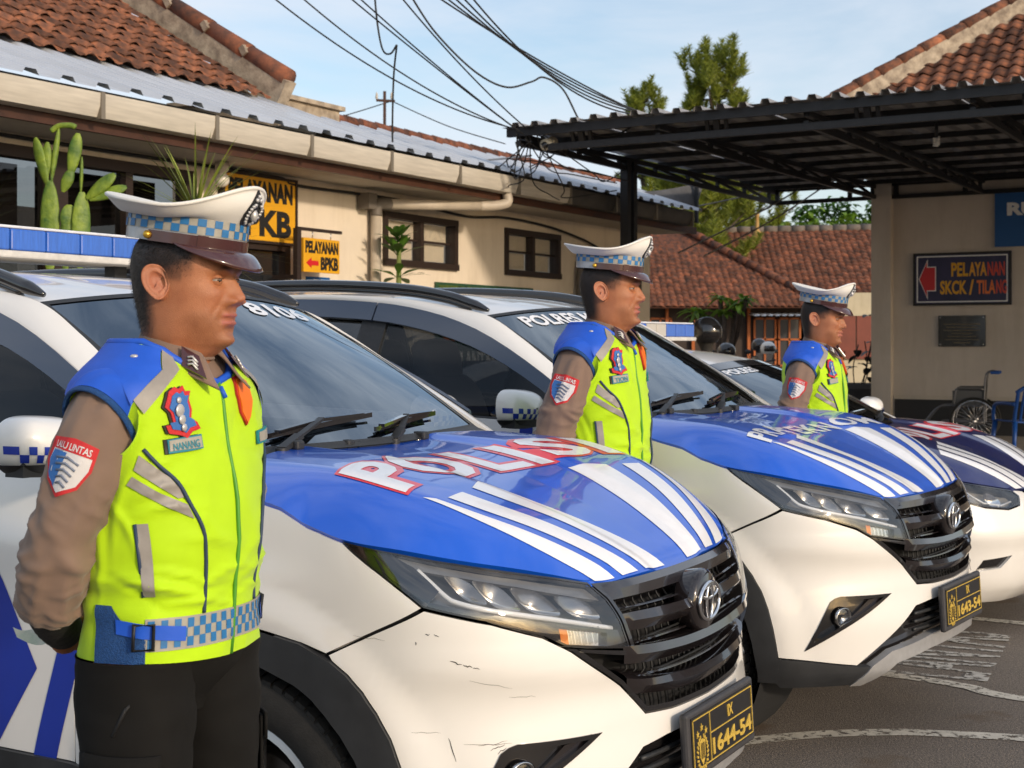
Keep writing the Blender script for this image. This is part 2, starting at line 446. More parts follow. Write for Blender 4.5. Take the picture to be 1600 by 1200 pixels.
SUV=dict(Lc=.6,xs=.2,xr=-3.15,Lr=.42,nr=3.2,wb=2.685,rw=.345,flare=.016,rflare=.47,
 W=[(.15,.76),(.25,.795),(.36,.822),(.5,.83),(.7,.832),(.85,.828),(.95,.822),(1.05,.812),(1.13,.795),(1.25,.77)],
 Xf=[(.15,.64),(.22,.72),(.30,.795),(.36,.80),(.47,.812),(.56,.81),(.66,.79),(.79,.775),(.84,.755),(.875,.728),(.92,.68),(1.0,.55),(1.1,.42)],
 n=[(.2,2.4),(.6,2.4),(.78,2.6),(.9,3.0),(1.1,3.0)],
 Xr=[(.2,-3.45),(.35,-3.56),(.6,-3.575),(.75,-3.54),(1.0,-3.5),(1.2,-3.45)],
 ridge=[(.2,.70),(.55,.715),(.75,.735),(.95,.745),(1.13,.77)],
 sidecrease=(.90,.035,.012),
 hoodA0=1.45,hoodA1=.60,hx0=-.235,hx1=.728,
 hoodz=[(0,.876),(.3,.886),(.60,.915),(.8,.955),(.95,.985),(1.13,1.005),(1.22,1.03),(1.30,1.065),(1.4,1.085),(1.47,1.105)],
 hzc=[(-.235,1.145),(0,1.13),(.25,1.085),(.45,1.02),(.6,.957),(.69,.908),(.728,.876)],
 hroll=.74,hbump=[(0,0),(.30,.004),(.40,.018),(.6,.016),(.74,.010),(1,0)])
# ================================================================ setting
def asphalt():
    m=mat('asphalt',(.185,.160,.138),.88,noise_=.30,nscale=1.1,bump=.9,bscale=170,detail=9); t=m.node_tree; b=t.nodes['Principled BSDF']; src=b.inputs['Base Color'].links[0].from_socket
    tc=N(t,'ShaderNodeTexCoord'); n2=N(t,'ShaderNodeTexNoise'); n2.inputs['Scale'].default_value=95; n2.inputs['Detail'].default_value=3; t.links.new(tc.outputs['Object'],n2.inputs['Vector'])
    rp=N(t,'ShaderNodeValToRGB'); rp.color_ramp.elements[0].position=.40; rp.color_ramp.elements[1].position=.72; rp.color_ramp.elements[0].color=(.72,.72,.72,1); rp.color_ramp.elements[1].color=(1.55,1.45,1.35,1); t.links.new(n2.outputs['Fac'],rp.inputs[0])
    mx=N(t,'ShaderNodeMix',data_type='RGBA',blend_type='MULTIPLY'); mx.inputs[0].default_value=1; t.links.new(src,mx.inputs[6]); t.links.new(rp.outputs[0],mx.inputs[7])
    n3=N(t,'ShaderNodeTexNoise'); n3.inputs['Scale'].default_value=2.7; n3.inputs['Detail'].default_value=5; t.links.new(tc.outputs['Object'],n3.inputs['Vector'])
    r3=N(t,'ShaderNodeValToRGB'); r3.color_ramp.elements[0].position=.60; r3.color_ramp.elements[1].position=.70; t.links.new(n3.outputs['Fac'],r3.inputs[0])
    m2=N(t,'ShaderNodeMix',data_type='RGBA'); m2.inputs[7].default_value=(.12,.085,.055,1); t.links.new(r3.outputs[0],m2.inputs[0]); t.links.new(mx.outputs[2],m2.inputs[6]); t.links.new(m2.outputs[2],b.inputs['Base Color']); return m
m=MB(); m.grid(lambda u,v:(-90+180*u,-60+260*v,0),6,6); tag(m.build('ground',asphalt()),kind='structure')
def worn(name,col):
    """road paint worn through to the asphalt in chips"""
    m=mat(name,col,.75,noise_=.25,nscale=12,detail=6); t=m.node_tree; b=t.nodes['Principled BSDF']; tc=N(t,'ShaderNodeTexCoord'); n=N(t,'ShaderNodeTexNoise'); n.inputs['Scale'].default_value=26; n.inputs['Detail'].default_value=8; n.inputs['Roughness'].default_value=.7
    t.links.new(tc.outputs['Object'],n.inputs['Vector']); r=N(t,'ShaderNodeValToRGB'); lo=.40 if 'faded' not in name else .43
    r.color_ramp.elements[0].position=lo; r.color_ramp.elements[1].position=lo+.09; t.links.new(n.outputs['Fac'],r.inputs[0]); t.links.new(r.outputs[0],b.inputs['Alpha']); return m
LINE=worn('road_line_paint',(.62,.58,.50)); FADE=worn('faded_letter_paint',(.50,.48,.44))
def road_line(pts,w,label):
    p=cr_path([(x,y,0) for x,y in pts],10); m=MB(); L_=[];R_=[]
    for i,q in enumerate(p):
        t=(p[min(i+1,len(p)-1)]-p[max(0,i-1)]).normalized(); n=Vector((-t.y,t.x,0)); k=1+.04*noise.noise(q*30); L_.append(q+n*w*.5*k); R_.append(q-n*w*.5*(2-k))
    n=len(p); m.add([(a.x,a.y,.004) for a in L_+R_],[(i,i+1,n+i+1,n+i) for i in range(n-1)])
    o=m.build('road_line',LINE,None,fixn=False); return tag(o,kind='structure')
road_line([(.5,4.93),(.81,5.06),(1.12,5.16),(1.42,5.19),(1.64,5.16),(1.9,5.10),(2.6,4.88)],.085,'')
road_line([(.2,6.95),(.9,6.5),(1.63,6.09),(1.89,5.89),(2.06,5.68),(2.9,5.15)],.085,'')
road_line([(1.6,7.78),(2.37,7.35),(2.62,7.20),(3.6,6.6)],.085,'')
me=text_fit('LANTAS',1.05,.62,.015); me.materials.append(FADE); me.transform(frame((2.02,5.96,.0045),(.42,.907,0),(-.84,.42,0))); o=link('ground_lettering',me); tag(o,kind='structure')
# ---------------------------------------------------------------- materials of the buildings
def plaster(name,col,dirty=.22):
    m=mat(name,col,.85,noise_=dirty*.6,nscale=1.3,bump=.12,bscale=60,detail=8); t=m.node_tree; b=t.nodes['Principled BSDF']; src=b.inputs['Base Color'].links[0].from_socket
    tc=N(t,'ShaderNodeTexCoord'); mp=N(t,'ShaderNodeMapping'); mp.inputs['Scale'].default_value=(2.4,2.4,.4); n=N(t,'ShaderNodeTexNoise'); n.inputs['Scale'].default_value=1.6; n.inputs['Detail'].default_value=8; n.inputs['Roughness'].default_value=.65
    t.links.new(tc.outputs['Object'],mp.inputs['Vector']); t.links.new(mp.outputs[0],n.inputs['Vector']); r=N(t,'ShaderNodeValToRGB'); r.color_ramp.elements[0].position=.30; r.color_ramp.elements[1].position=.52; r.color_ramp.elements[0].color=(.70,.66,.60,1); r.color_ramp.elements[1].color=(1,1,1,1); t.links.new(n.outputs['Fac'],r.inputs[0])
    x=N(t,'ShaderNodeMix',data_type='RGBA',blend_type='MULTIPLY'); x.inputs[0].default_value=.40; t.links.new(src,x.inputs[6]); t.links.new(r.outputs[0],x.inputs[7]); t.links.new(x.outputs[2],b.inputs['Base Color']); return m
CREAM=plaster('cream_plaster',(.76,.66,.53)); GREYW=plaster('grey_beige_plaster',(.60,.53,.46)); DKWOOD=mat('dark_wood',(.030,.016,.011),.55,noise_=.4,nscale=8,stretch=(2,2,14)); BROWNW=mat('brown_fascia',(.075,.028,.014),.5,noise_=.4,nscale=6)
SOFFIT=plaster('soffit_white',(.56,.50,.42)); GUTT=mat('gutter_cream',(.60,.55,.47),.5,noise_=.22,nscale=4,bump=.08,bscale=50,stretch=(1,.6,8)); ZINC=mat('zinc_sheet',(.60,.63,.68),.38,metal=.25,noise_=.16,nscale=1.2,stretch=(.4,3,1))
TILE=mat('clay_tile',(.36,.125,.055),.85,noise_=.0,nscale=8,col2=(.065,.036,.026),island=.65,bump=.4,bscale=60,detail=7); TILE.node_tree.nodes['Principled BSDF']
TILED=mat('dark_clay_tile',(.26,.085,.040),.88,nscale=6,col2=(.06,.032,.024),island=.5,bump=.4,bscale=50,detail=7)
MORTAR=mat('old_mortar',(.52,.43,.32),.9,nscale=7,col2=(.20,.155,.115),bump=.6,bscale=45,detail=8); BLKST=mat('black_steel',(.018,.018,.020),.45,noise_=.3,nscale=12,metal=.3)
PANE=glass('window_glass',(.93,.93,.92),.03); DPANE=glass('dim_window_glass',(.5,.5,.5),.04); BLIND=mat('cream_blind',(.72,.63,.50),.8,noise_=.12,nscale=5)
def pr_root(name,label,cat,p,r,z=0,group=None,dr=0): return thing(name,label,cat,PR(p,r,z),BROT+dr,group)
def holder(name,parent,loc=(0,0,0)):
    e=bpy.data.objects.new(name,None); COL.objects.link(e); e.parent=parent; e.location=loc; e.empty_display_size=.05; return e
def window(parent,R0,R1,z0,z1,P,cols,blind=True,frame_m=DKWOOD,fw=.07,split=.52,pane=PANE,axis='R'):
    """sash window in a wall; axis R: wall runs along R at P"""
    def B(a0,a1,zz0,zz1,d0,d1,mt,nm,par):
        m=MB(); m.bbox((P+d0,a0,zz0),(P+d1,a1,zz1)) if axis=='R' else m.bbox((a0,P-d1,zz0),(a1,P-d0,zz1)); return m.build(nm,mt,par,smooth=False)
    w=holder('window',parent)
    B(R0,R1,z1-fw,z1,-.10,.035,frame_m,'frame',w);B(R0,R1,z0,z0+fw,-.10,.045,frame_m,'sill',w);B(R0,R0+fw,z0+fw,z1-fw,-.10,.03,frame_m,'frame',w);B(R1-fw,R1,z0+fw,z1-fw,-.10,.03,frame_m,'frame',w)
    cw=(R1-R0-2*fw)/cols
    for k in range(cols):
        a0=R0+fw+cw*k; a1=a0+cw
        if k: B(a0-fw*.45,a0+fw*.45,z0+fw,z1-fw,-.09,.022,frame_m,'mullion',w)
        B(a0+.01,a1-.01,z0+fw,z1-fw,-.041,-.0405,pane,'pane',w)
        zm=z0+(z1-z0)*split; B(a0+.02,a1-.02,zm-.012,zm+.012,-.06,-.02,frame_m,'sash_bar',w)
        if blind:
            d=.0+rnd.uniform(0,.05); B(a0+.03,a1-.03,zm+.012,z1-fw-.005,-.085,-.080,BLIND,'blind',w); B(a0+.03,a1-.03-d,z0+fw+.02,zm-.012,-.088,-.083,BLIND,'blind',w)
        else: B(a0,a1,z0+fw,z1-fw,-.35,-.34,mat('room_dark',(.11,.09,.075),.9,noise_=.5,nscale=3),'room_back',w)
# ---------------------------------------------------------------- roof tiles
def tile_mesh(w,l,m,hump=.035,thick=.014,nu=6):
    vs=[];fs=[]
    def zz(t): return hump*(math.sin(math.pi*min(1,t/.62)) if t<.62 else -.35*math.sin(math.pi*(t-.62)/.38))
    for j in (0,1):
        for i in range(nu+1): vs.append((w*(i/nu-.5),l*(j-.5),zz(i/nu)+(.012 if j==0 else 0)))
    for i in range(nu+1): vs.append((w*(i/nu-.5),-l*.5,zz(i/nu)-thick+.012))
    c=nu+1; fs=[(i,i+1,c+i+1,c+i) for i in range(nu)]+[(2*c+i,2*c+i+1,i+1,i) for i in range(nu)]
    me=bpy.data.meshes.new('tile'); me.from_pydata(vs,[],fs); me.materials.append(m); me.polygons.foreach_set('use_smooth',[True]*len(me.polygons)); me.update(); return me
def px(world):
    y=world.y; return (800+2200*world.x/y,535-2200*(world.z-1.44)/y) if y>.1 else (-9999,0)
def tile_field(part,rootM,o,ex,ey,nrm,ncol,nrow,w,l,m,limit=300,keep=lambda i,j:True,jit=.012,name='tile',seed=1):
    """tiles laid in rows from the eave o; ex along the eave, ey up the slope (part-local vectors)"""
    rg=random.Random(seed); ex=Vector(ex).normalized();ey=Vector(ey).normalized();nz=Vector(nrm).normalized(); me=tile_mesh(w*1.06,l*1.25,m); cand=[]
    for j in range(nrow):
        for i in range(ncol):
            if not keep(i,j): continue
            c=Vector(o)+ex*(w*(i+.5)+rg.uniform(-jit,jit))+ey*(l*(j+.5)+rg.uniform(-jit,jit))+nz*(.012+rg.uniform(0,.010)); rz=rg.uniform(-.06,.06); tl=.07+rg.uniform(-.02,.05)
            a=(ex*math.cos(rz)+ey*math.sin(rz)); b=(ey*math.cos(tl)-nz*math.sin(tl)); b=(b-a*b.dot(a)).normalized(); M=Matrix((a,b,a.cross(b))).transposed().to_4x4(); M.translation=c
            u,v=px(rootM@c); vis=-30<u<1640 and -30<v<1230; d=(rootM@c).y
            cand.append((0 if vis else 1,d,M))
    cand.sort(key=lambda t:(t[0],t[1])); big=MB()
    for k,(nv,d,M) in enumerate(cand):
        if k<limit and not nv:
            o_=link(name,me,part); o_.matrix_local=M
        else: big.add([M@v.co for v in me.vertices],[tuple(p.vertices) for p in me.polygons])
    if big.v: tag(big.build('tile_field',m,part,fixn=False),kind='stuff')
def corrugated(parent,name,P0,z0,P1,z1,R0,R1,pitch,h,mt,sheet,axis='R',lap=.01,sag=0):
    """trapezoidal sheets: ribs run up the slope (P), repeat along R"""
    r=R0; k=0
    while r<R1-1e-3:
        r2=min(R1,r+sheet); pts=[]; n=int(round((r2-r)/pitch))
        m=MB(); sec=[]
        for q in range(max(1,n)):
            b=r+q*pitch; sec+=[(b,0),(b+pitch*.52,0),(b+pitch*.60,h),(b+pitch*.88,h),(b+pitch*.96,0)]
        sec.append((r2,0)); dz=lap*(k%2)+rnd.uniform(-.004,.004)
        if axis=='R': rows=[[(P0,a,z0+b+dz) for a,b in sec],[((P0+P1)/2,a,(z0+z1)/2+b+dz-sag) for a,b in sec],[(P1,a,z1+b+dz) for a,b in sec]]
        else: rows=[[(a,P0,z0+b+dz) for a,b in sec],[(a,(P0+P1)/2,(z0+z1)/2+b+dz) for a,b in sec],[(a,P1,z1+b+dz) for a,b in sec]]
        c=len(sec); m.add(rows[0]+rows[1]+rows[2],[(j*c+i,j*c+i+1,(j+1)*c+i+1,(j+1)*c+i) for j in (0,1) for i in range(c-1)])
        o=m.build(name,mt,parent,smooth=False); r=r2; k+=1
# ---------------------------------------------------------------- yard office (long low building on the left)
off=pr_root('office_building','low cream office with zinc eaves and weathered clay tile roof','building',0,0)
WP=-8.6
holes=[[(12.06,2.25),(13.5,2.25),(13.5,2.82),(12.06,2.82)],[(14.57,2.25),(15.96,2.25),(15.96,2.82),(14.57,2.82)],[(9.62,.02),(10.52,.02),(10.52,2.37),(9.62,2.37)],[(3.2,1.0),(9.20,1.0),(9.20,2.93),(3.2,2.93)]]
patch('wall',[(2.5,0),(18.75,0),(18.75,3.12),(2.5,3.12)],holes,(.6,.5),lambda r,z:(WP,r,z),0,CREAM,off,.16,(-12,10,1.5))
m=MB(); m.bbox((-14,18.6,0),(WP-.16,18.74,3.1)); m.bbox((-14,2.5,0),(-13.8,18.6,3.1)); m.build('wall',CREAM,off,smooth=False)
window(off,12.06,13.5,2.25,2.82,WP,2); window(off,14.57,15.96,2.25,2.82,WP,2)
for a0,a1 in ((3.2,4.7),(4.7,6.2),(6.2,7.7),(7.7,9.2)): window(off,a0,a1,1.0,2.93,WP,2,False,DKWOOD,.09,.62,DPANE)
d=holder('door',off); m=MB(); m.bbox((WP-.12,9.62,2.30),(WP+.03,10.52,2.37)); m.bbox((WP-.12,9.62,0),(WP+.03,9.70,2.30)); m.bbox((WP-.12,10.44,0),(WP+.03,10.52,2.30)); m.build('door_frame',DKWOOD,d,smooth=False)
m=MB(); m.bbox((WP-.09,9.70,.0),(WP-.05,10.44,2.30)); m.build('door_leaf',mat('dark_door_glass',(.015,.017,.02),.1,coat=.6),d,smooth=False)
m=MB(); m.box((WP-.03,10.36,1.05),(.05,.03,.16)); m.build('handle',CHROME,d,smooth=False)
m=MB(); m.bbox((WP,2.5,3.02),(-7.97,18.9,3.035)); m.build('soffit',SOFFIT,off,smooth=False)
m=MB(); m.bbox((-7.97,2.5,3.0),(-7.93,18.9,3.10)); m.build('fascia_board',BROWNW,off,smooth=False)
r_=2.5
while r_<18.3:
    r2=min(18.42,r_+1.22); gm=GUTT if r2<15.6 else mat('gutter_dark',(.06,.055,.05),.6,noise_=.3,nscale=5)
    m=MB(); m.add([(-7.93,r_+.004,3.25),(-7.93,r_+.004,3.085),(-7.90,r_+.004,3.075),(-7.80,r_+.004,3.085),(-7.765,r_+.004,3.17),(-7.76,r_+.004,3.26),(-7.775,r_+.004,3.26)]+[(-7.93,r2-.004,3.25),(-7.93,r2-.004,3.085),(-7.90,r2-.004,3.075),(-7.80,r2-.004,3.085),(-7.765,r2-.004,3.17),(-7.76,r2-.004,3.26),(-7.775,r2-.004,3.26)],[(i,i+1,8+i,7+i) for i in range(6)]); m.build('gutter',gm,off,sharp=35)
    m=MB(); m.bbox((-7.80,r2-.02,3.07),(-7.752,r2+.02,3.268)); m.build('gutter_bracket',mat('bracket_grey',(.22,.19,.15),.5,metal=.4),off,smooth=False); r_=r2
corrugated(off,'roof_sheet',-7.74,3.285,-9.62,3.955,2.5,11.41,.33,.040,ZINC,.99,sag=.008)
corrugated(off,'roof_sheet',-7.74,3.285,-9.05,3.745,11.41,18.67,.33,.040,ZINC,.99,sag=.008)
m=MB(); m.bbox((-7.90,2.5,3.10),(-7.86,18.6,3.298)); m.build('eave_gap_shade',BLKST,off,smooth=False)  # added black board, stands in for the shade in the gap below the sheets
m=MB(); m.bbox((-9.6,11.45,3.2),(-9.0,18.6,3.70)); m.build('ridge_upstand',MORTAR,off,smooth=False)
tr=holder('tile_roof',off); sl=math.atan2(5.16-3.93,11.58-9.5); RM=Matrix.Translation(PR(0,0,0))@Matrix.Rotation(BROT,4,'Z'); RM=Matrix.Translation(Vector((0,0,0)))@Matrix.Rotation(BROT,4,'Z')
eyv=Vector((-math.cos(sl),0,math.sin(sl))); nv=Vector((math.sin(sl),0,math.cos(sl)))
tile_field(tr,RM,(-9.42,3.0,3.93),(0,1,0),eyv,nv,36,17,.228,.235,TILE,300,jit=.014,seed=3)
m=MB(); m.add([(-9.5,2.5,3.90),(-9.5,11.3,3.90),(-13.2,11.3,3.90+3.7*math.tan(sl)),(-13.2,2.5,3.90+3.7*math.tan(sl))],[(0,1,2,3)]); m.build('roof_deck',MORTAR,tr,smooth=False)
# gable parapet with cap tiles
gp=holder('parapet',off); m=MB(); a=Vector((-9.38,11.28,3.88)); b=a+eyv*4.4
m.add([tuple(q) for q in (a,b,b+nv*.30,a+nv*.27)]+[tuple(q+Vector((0,.16,0))) for q in (a,b,b+nv*.30,a+nv*.27)],[(0,1,2,3),(7,6,5,4),(3,2,6,7),(0,3,7,4),(1,5,6,2),(0,4,5,1)]); m.build('parapet_wall',MORTAR,gp,smooth=False)
for k in range(7):
    c0=a+eyv*(.05+.62*k)+nv*.285+Vector((0,.08,0)); mm=MB(); mm.tube([c0,c0+eyv*.60],[.105,.095],12); o=mm.build('cap_tile',TILED,gp); 
    mm=MB(); mm.box(c0+eyv*.615+nv*.02,(.07,.24,.10),Matrix.Rotation(-sl,3,'Y')); mm.build('cap_joint',MORTAR,gp,smooth=False)
m=MB(); m.bbox((-11.5,12.0,3.6),(-9.95,13.1,4.12)); m.bbox((-11.5,11.9,4.12),(-9.90,13.15,4.17)); m.build('roof_box',MORTAR,off,smooth=False)
# downpipe
dp=holder('downpipe',off); PIPEM=mat('pipe_cream',(.58,.50,.40),.5,noise_=.2,nscale=5); FIT=mat('pipe_fitting',(.14,.12,.10),.6)
m=MB(); m.tube(cr_path([(-7.86,13.38,3.08),(-7.86,13.38,2.98),(-7.95,13.25,2.94),(-8.05,13.1,2.93)],5),.055,14); m.build('pipe_bend',PIPEM,dp)
m=MB(); m.tube([(-8.05,13.1,2.93),(-8.42,11.95,2.87)],.055,14); m.build('pipe_run',PIPEM,dp)
m=MB(); m.tube(cr_path([(-8.42,11.98,2.87),(-8.5,11.84,2.86),(-8.51,11.82,2.74)],5),.062,14); m.build('pipe_elbow',FIT,dp)
m=MB(); m.tube([(-8.51,11.82,2.76),(-8.51,11.82,0)],.055,14); m.build('pipe_drop',PIPEM,dp)
m=MB(); m.box((-8.5,11.66,2.88),(.14,.14,.16)); m.build('pipe_clamp',FIT,dp,smooth=False)
# conduit and bulb, service boxes at the far end
def cable(name,pts,r,label,cat='cable',group=None,mt=None,n=10,seg=5):
    m=MB(); m.tube(cr_path(pts,n),r,seg); o=m.build(name,mt or mat('cable_black',(.012,.012,.013),.6)); return tag(o,label,cat,group)
cable('conduit',[PR(WP+.03,6,2.99),PR(WP+.05,8,2.985),PR(WP+.05,10.2,2.99),PR(WP+.05,10.6,2.94),PR(WP+.05,12.2,2.95),PR(WP+.06,13.6,2.88),PR(WP+.06,14.5,2.93),PR(WP+.05,15.6,2.90),PR(WP+.06,16.5,2.80),PR(WP+.06,17.2,2.70),PR(WP+.1,18.2,2.82)],.016,'black conduit sagging along the cream wall below the eaves','cable')
b_=pr_root('wall_lamp','white globe bulb in a holder under the office soffit','lamp',WP+.22,9.35,2.86); m=MB(); m.sphere((0,0,0),.065,18,12); m.build('globe',mat('opal_glass',(.72,.68,.60),.25),b_); m=MB(); m.lathe([(.035,.05),(.06,.09),(.062,.155),(0,.16)],16); m.build('holder',SOFFIT,b_)
ac=pr_root('pipe_cluster','dark pipes and junction box on the end of the cream wall','pipework',WP,17.1,2.3)
m=MB(); m.tube(cr_path([(.08,-.7,-.5),(.08,-.7,.05),(.08,-.55,.22),(.08,.2,.22),(.08,.9,.2)],6),.05,10); m.build('pipe',FIT,ac); m=MB(); m.bbox((.02,-.3,-.15),(.22,.9,.12)); m.build('junction_box',mat('box_brown',(.06,.045,.035),.7),ac,smooth=False)
m=MB(); m.bbox((.2,.1,-.10),(.24,.5,.06)); m.build('box_lid',SOFFIT,ac,smooth=False)
# ---------------------------------------------------------------- signs on and by the office
YEL=mat('sign_yellow',(.72,.36,.012),.45,noise_=.08,nscale=6); SBLK=mat('sign_black',(.012,.011,.010),.5); SRED=mat('sign_red',(.55,.015,.02),.4); SWHITE=mat('sign_white',(.78,.78,.78),.5); SBLUE=mat('sign_blue',(.008,.09,.30),.45); SNAVY=mat('sign_navy',(.012,.014,.055),.4,nscale=3,col2=(.03,.025,.09)); SGREEN=mat('banner_green',(.012,.060,.045),.5,nscale=9,col2=(.035,.09,.03),stretch=(1,3,.6))
sg=pr_root('yellow_sign','large yellow board lettered PELAYANAN BPKB over the dark office door','sign',WP,0)
m=MB(); m.bbox((.02,9.56,2.38),(.06,10.55,2.96)); m.build('board',YEL,sg,smooth=False)
m=MB(); 
for q in (((.015,9.53,2.355),(.07,10.58,2.38)),((.015,9.53,2.96),(.07,10.58,2.985)),((.015,9.53,2.38),(.07,9.56,2.96)),((.015,10.55,2.38),(.07,10.58,2.96))): m=MB(); m.bbox(*q); m.build('board_edge',DKWOOD,sg,smooth=False)
text_on('lettering','PELAYANAN',.90,.19,SBLK,sg,frame((.061,9.61,2.74),(0,1,0),(0,0,1)),.05); text_on('lettering','BPKB',.86,.25,SBLK,sg,frame((.061,9.63,2.42),(0,1,0),(0,0,1)),.045)
s2=pr_root('hanging_sign','small yellow sign with red arrow and PELAYANAN BPKB hanging from a bracket','sign',-8.30,10.63,0)
m=MB(); m.bbox((-.015,-.27,2.10),(.015,.28,2.42)); m.build('board',YEL,s2,smooth=False,bevel=.003); m=MB(); m.beam((0,-.36,2.50),(0,.32,2.50),.03,.03); m.beam((0,-.345,2.50),(0,-.345,1.98),.06,.05); m.build('bracket',DKWOOD,s2,smooth=False)
m=MB(); m.beam((-.02,-.345,2.05),(-.28,-.345,2.05),.04,.04); m.build('bracket_arm',DKWOOD,s2,smooth=False)
for y in (-.12,.16): m=MB(); m.tube([(0,y,2.42),(0,y,2.49)],.005,6); m.build('hook',CHROME,s2)
text_on('lettering','PELAYANAN',.50,.115,SBLK,s2,frame((.016,-.245,2.28),(0,1,0),(0,0,1)),.05); text_on('lettering','BPKB',.27,.125,SBLK,s2,frame((.016,-.015,2.125),(0,1,0),(0,0,1)),.05)
m=MB(); m.prism([(-.235,.0),(-.155,.05),(-.155,.022),(-.05,.022),(-.05,-.022),(-.155,-.022),(-.155,-.05)],.0155,.018,lambda a,b,c:(c,a,2.187+b)); m.build('arrow',SRED,s2,smooth=False)
s3=pr_root('blue_notice','small blue notice with white lines below the hanging sign','notice',WP,0); m=MB(); m.bbox((.005,10.78,1.72),(.02,11.14,2.08)); m.build('board',SBLUE,s3,smooth=False)
for k,(w_,z_) in enumerate(((.16,2.03),(.30,1.965),(.24,1.90),(.28,1.835))): m=MB(); m.bbox((.0205,10.96-w_/2,z_),(.0225,10.96+w_/2,z_+.026)); m.build('printed_line',SWHITE,s3,smooth=False)
s4=pr_root('green_banner','dark green printed banner lettered SATLANTAS on the cream wall','banner',WP,0); m=MB(); m.bbox((.01,13.04,.75),(.03,15.23,2.11)); m.build('board',SGREEN,s4,smooth=False)
m=MB(); m.bbox((.03,13.1,1.98),(.034,15.17,2.08)); m.build('picture_strip',mat('banner_picture',(.10,.14,.02),.5,nscale=16,col2=(.015,.035,.012)),s4,smooth=False)
text_on('lettering','COMMAND',1.1,.26,mat('banner_orange',(.70,.16,.015),.5),s4,frame((.031,13.16,1.45),(0,1,0),(0,0,1)),.05); text_on('lettering','SATLANTAS POLRES',1.9,.22,SWHITE,s4,frame((.031,13.18,1.12),(0,1,0),(0,0,1)),.03)
# ---------------------------------------------------------------- long tiled hall behind the office
hall=pr_root('tiled_hall','long red tiled hall roof rising behind the zinc eaves','building',0,0)
sl2=R(27); ey2=Vector((math.cos(sl2),0,-math.sin(sl2)))
def rough_tiles(name,o,ex,eu,ncol,nrow,w,l,m_,parent,keep=None,seed=0):
    """far tiles as one rippled, stepped sheet (too small to pick apart)"""
    mm=MB(); o=Vector(o);ex=Vector(ex).normalized();eu=Vector(eu).normalized();nz=ex.cross(eu); nz=nz if nz.z>0 else -nz; rg=random.Random(seed)
    for j in range(nrow):
        for i in range(ncol):
            if keep and not keep(i/ncol,j/nrow): continue
            b=o+ex*(w*i+rg.uniform(-.01,.01))+eu*(l*j)+nz*rg.uniform(0,.012); hz=(0,.045,.03,-.006); xs=(0,.3,.6,1.02)
            mm.add([b+ex*(w*x)+nz*(h+.03) for x,h in zip(xs,hz)]+[b+ex*(w*x)+eu*(l*1.12)+nz*h for x,h in zip(xs,hz)]+[b+ex*(w*x)+nz*(h-.0) for x,h in zip(xs,hz)],[(0,1,5,4),(1,2,6,5),(2,3,7,6),(8,9,1,0),(9,10,2,1),(10,11,3,2)])
    return tag(mm.build(name,m_,parent,fixn=False),kind='stuff')
rough_tiles('tile_field',(-16+1.2*math.cos(sl2),19.2,5.5-1.2*math.sin(sl2)),(0,1,0),(-math.cos(sl2),0,math.sin(sl2)),63,5,.22,.24,TILE,hall,seed=4)
for k in range(28):
    mm=MB(); mm.tube([(-16,19.2+.5*k,5.58),(-16,19.2+.5*k+.49,5.58)],[.13,.11],8); mm.build('ridge_tile',TILED,hall)
m=MB(); m.bbox((-16.1,19.2,5.34),(-15.86,33.2,5.5)); m.build('ridge_mortar',MORTAR,hall,smooth=False)
m=MB(); m.bbox((-18.5,19.3,0),(-15.1,32.8,4.9)); m.build('wall',CREAM,hall,smooth=False)
# ---------------------------------------------------------------- service building on the right with its hip roof
sv=pr_root('service_building','grey plastered building with black skirting under a clay tile hip roof','building',0,0)
m=MB(); m.bbox((-5.66,21.0,0),(4.0,21.2,4.7)); m.build('wall',GREYW,sv,smooth=False)
m=MB(); m.bbox((-5.95,20.86,0),(-5.66,21.3,4.7)); m.build('pillar',GREYW,sv,smooth=False)
m=MB(); m.bbox((-5.94,21.3,0),(-5.74,30,4.7)); m.build('wall',GREYW,sv,smooth=False)
m=MB(); m.bbox((-5.63,20.97,.10),(4.0,20.998,.60)); m.build('skirting',mat('skirting_black',(.018,.018,.020),.5),sv,smooth=False)
m=MB(); m.bbox((-5.63,20.975,.60),(4.0,20.998,.66)); m.build('skirting_trim',SOFFIT,sv,smooth=False)
m=MB(); m.bbox((-6.6,17.6,.0),(4.0,20.97,.10)); m.build('terrace_floor',mat('terrace_tile',(.30,.27,.24),.35,noise_=.2,nscale=3),sv,smooth=False)
hr=holder('tile_roof',sv); pit=math.atan(.77); e1=Vector((0,math.cos(pit),math.sin(pit))); n1_=Vector((0,-math.sin(pit),math.cos(pit)))
Lr=.245; Wr=.212
tile_field(hr,RM,(-6.45,19.66,4.55),(1,0,0),e1,n1_,30,18,Wr,Lr,TILE,300,keep=lambda i,j:Wr*(i+.5)>Lr*(j+.5)*math.cos(pit)-.02,jit=.012,seed=8)
m=MB(); k_=4.2; m.add([(-6.40,19.7,4.53),(-.1,19.7,4.53),(-.1,19.7+k_,4.53+.77*k_),(-6.40+k_,19.7+k_,4.53+.77*k_)],[(0,1,2,3)]); m.build('roof_deck',MORTAR,hr,smooth=False)
m=MB(); m.add([(-6.40,19.7,4.53),(-6.40+k_,19.7+k_,4.53+.77*k_),(-6.40+k_,30,4.53+.77*k_),(-6.40,30,4.53)],[(0,1,2,3)]); m.build('roof_deck',TILED,hr,smooth=False)
hd=Vector((1,1,.77)).normalized()
m=MB(); a=Vector((-6.45,19.62,4.60)); m.beam(a,a+hd*7,.22,.24); m.build('hip_mortar',MORTAR,hr,smooth=False)
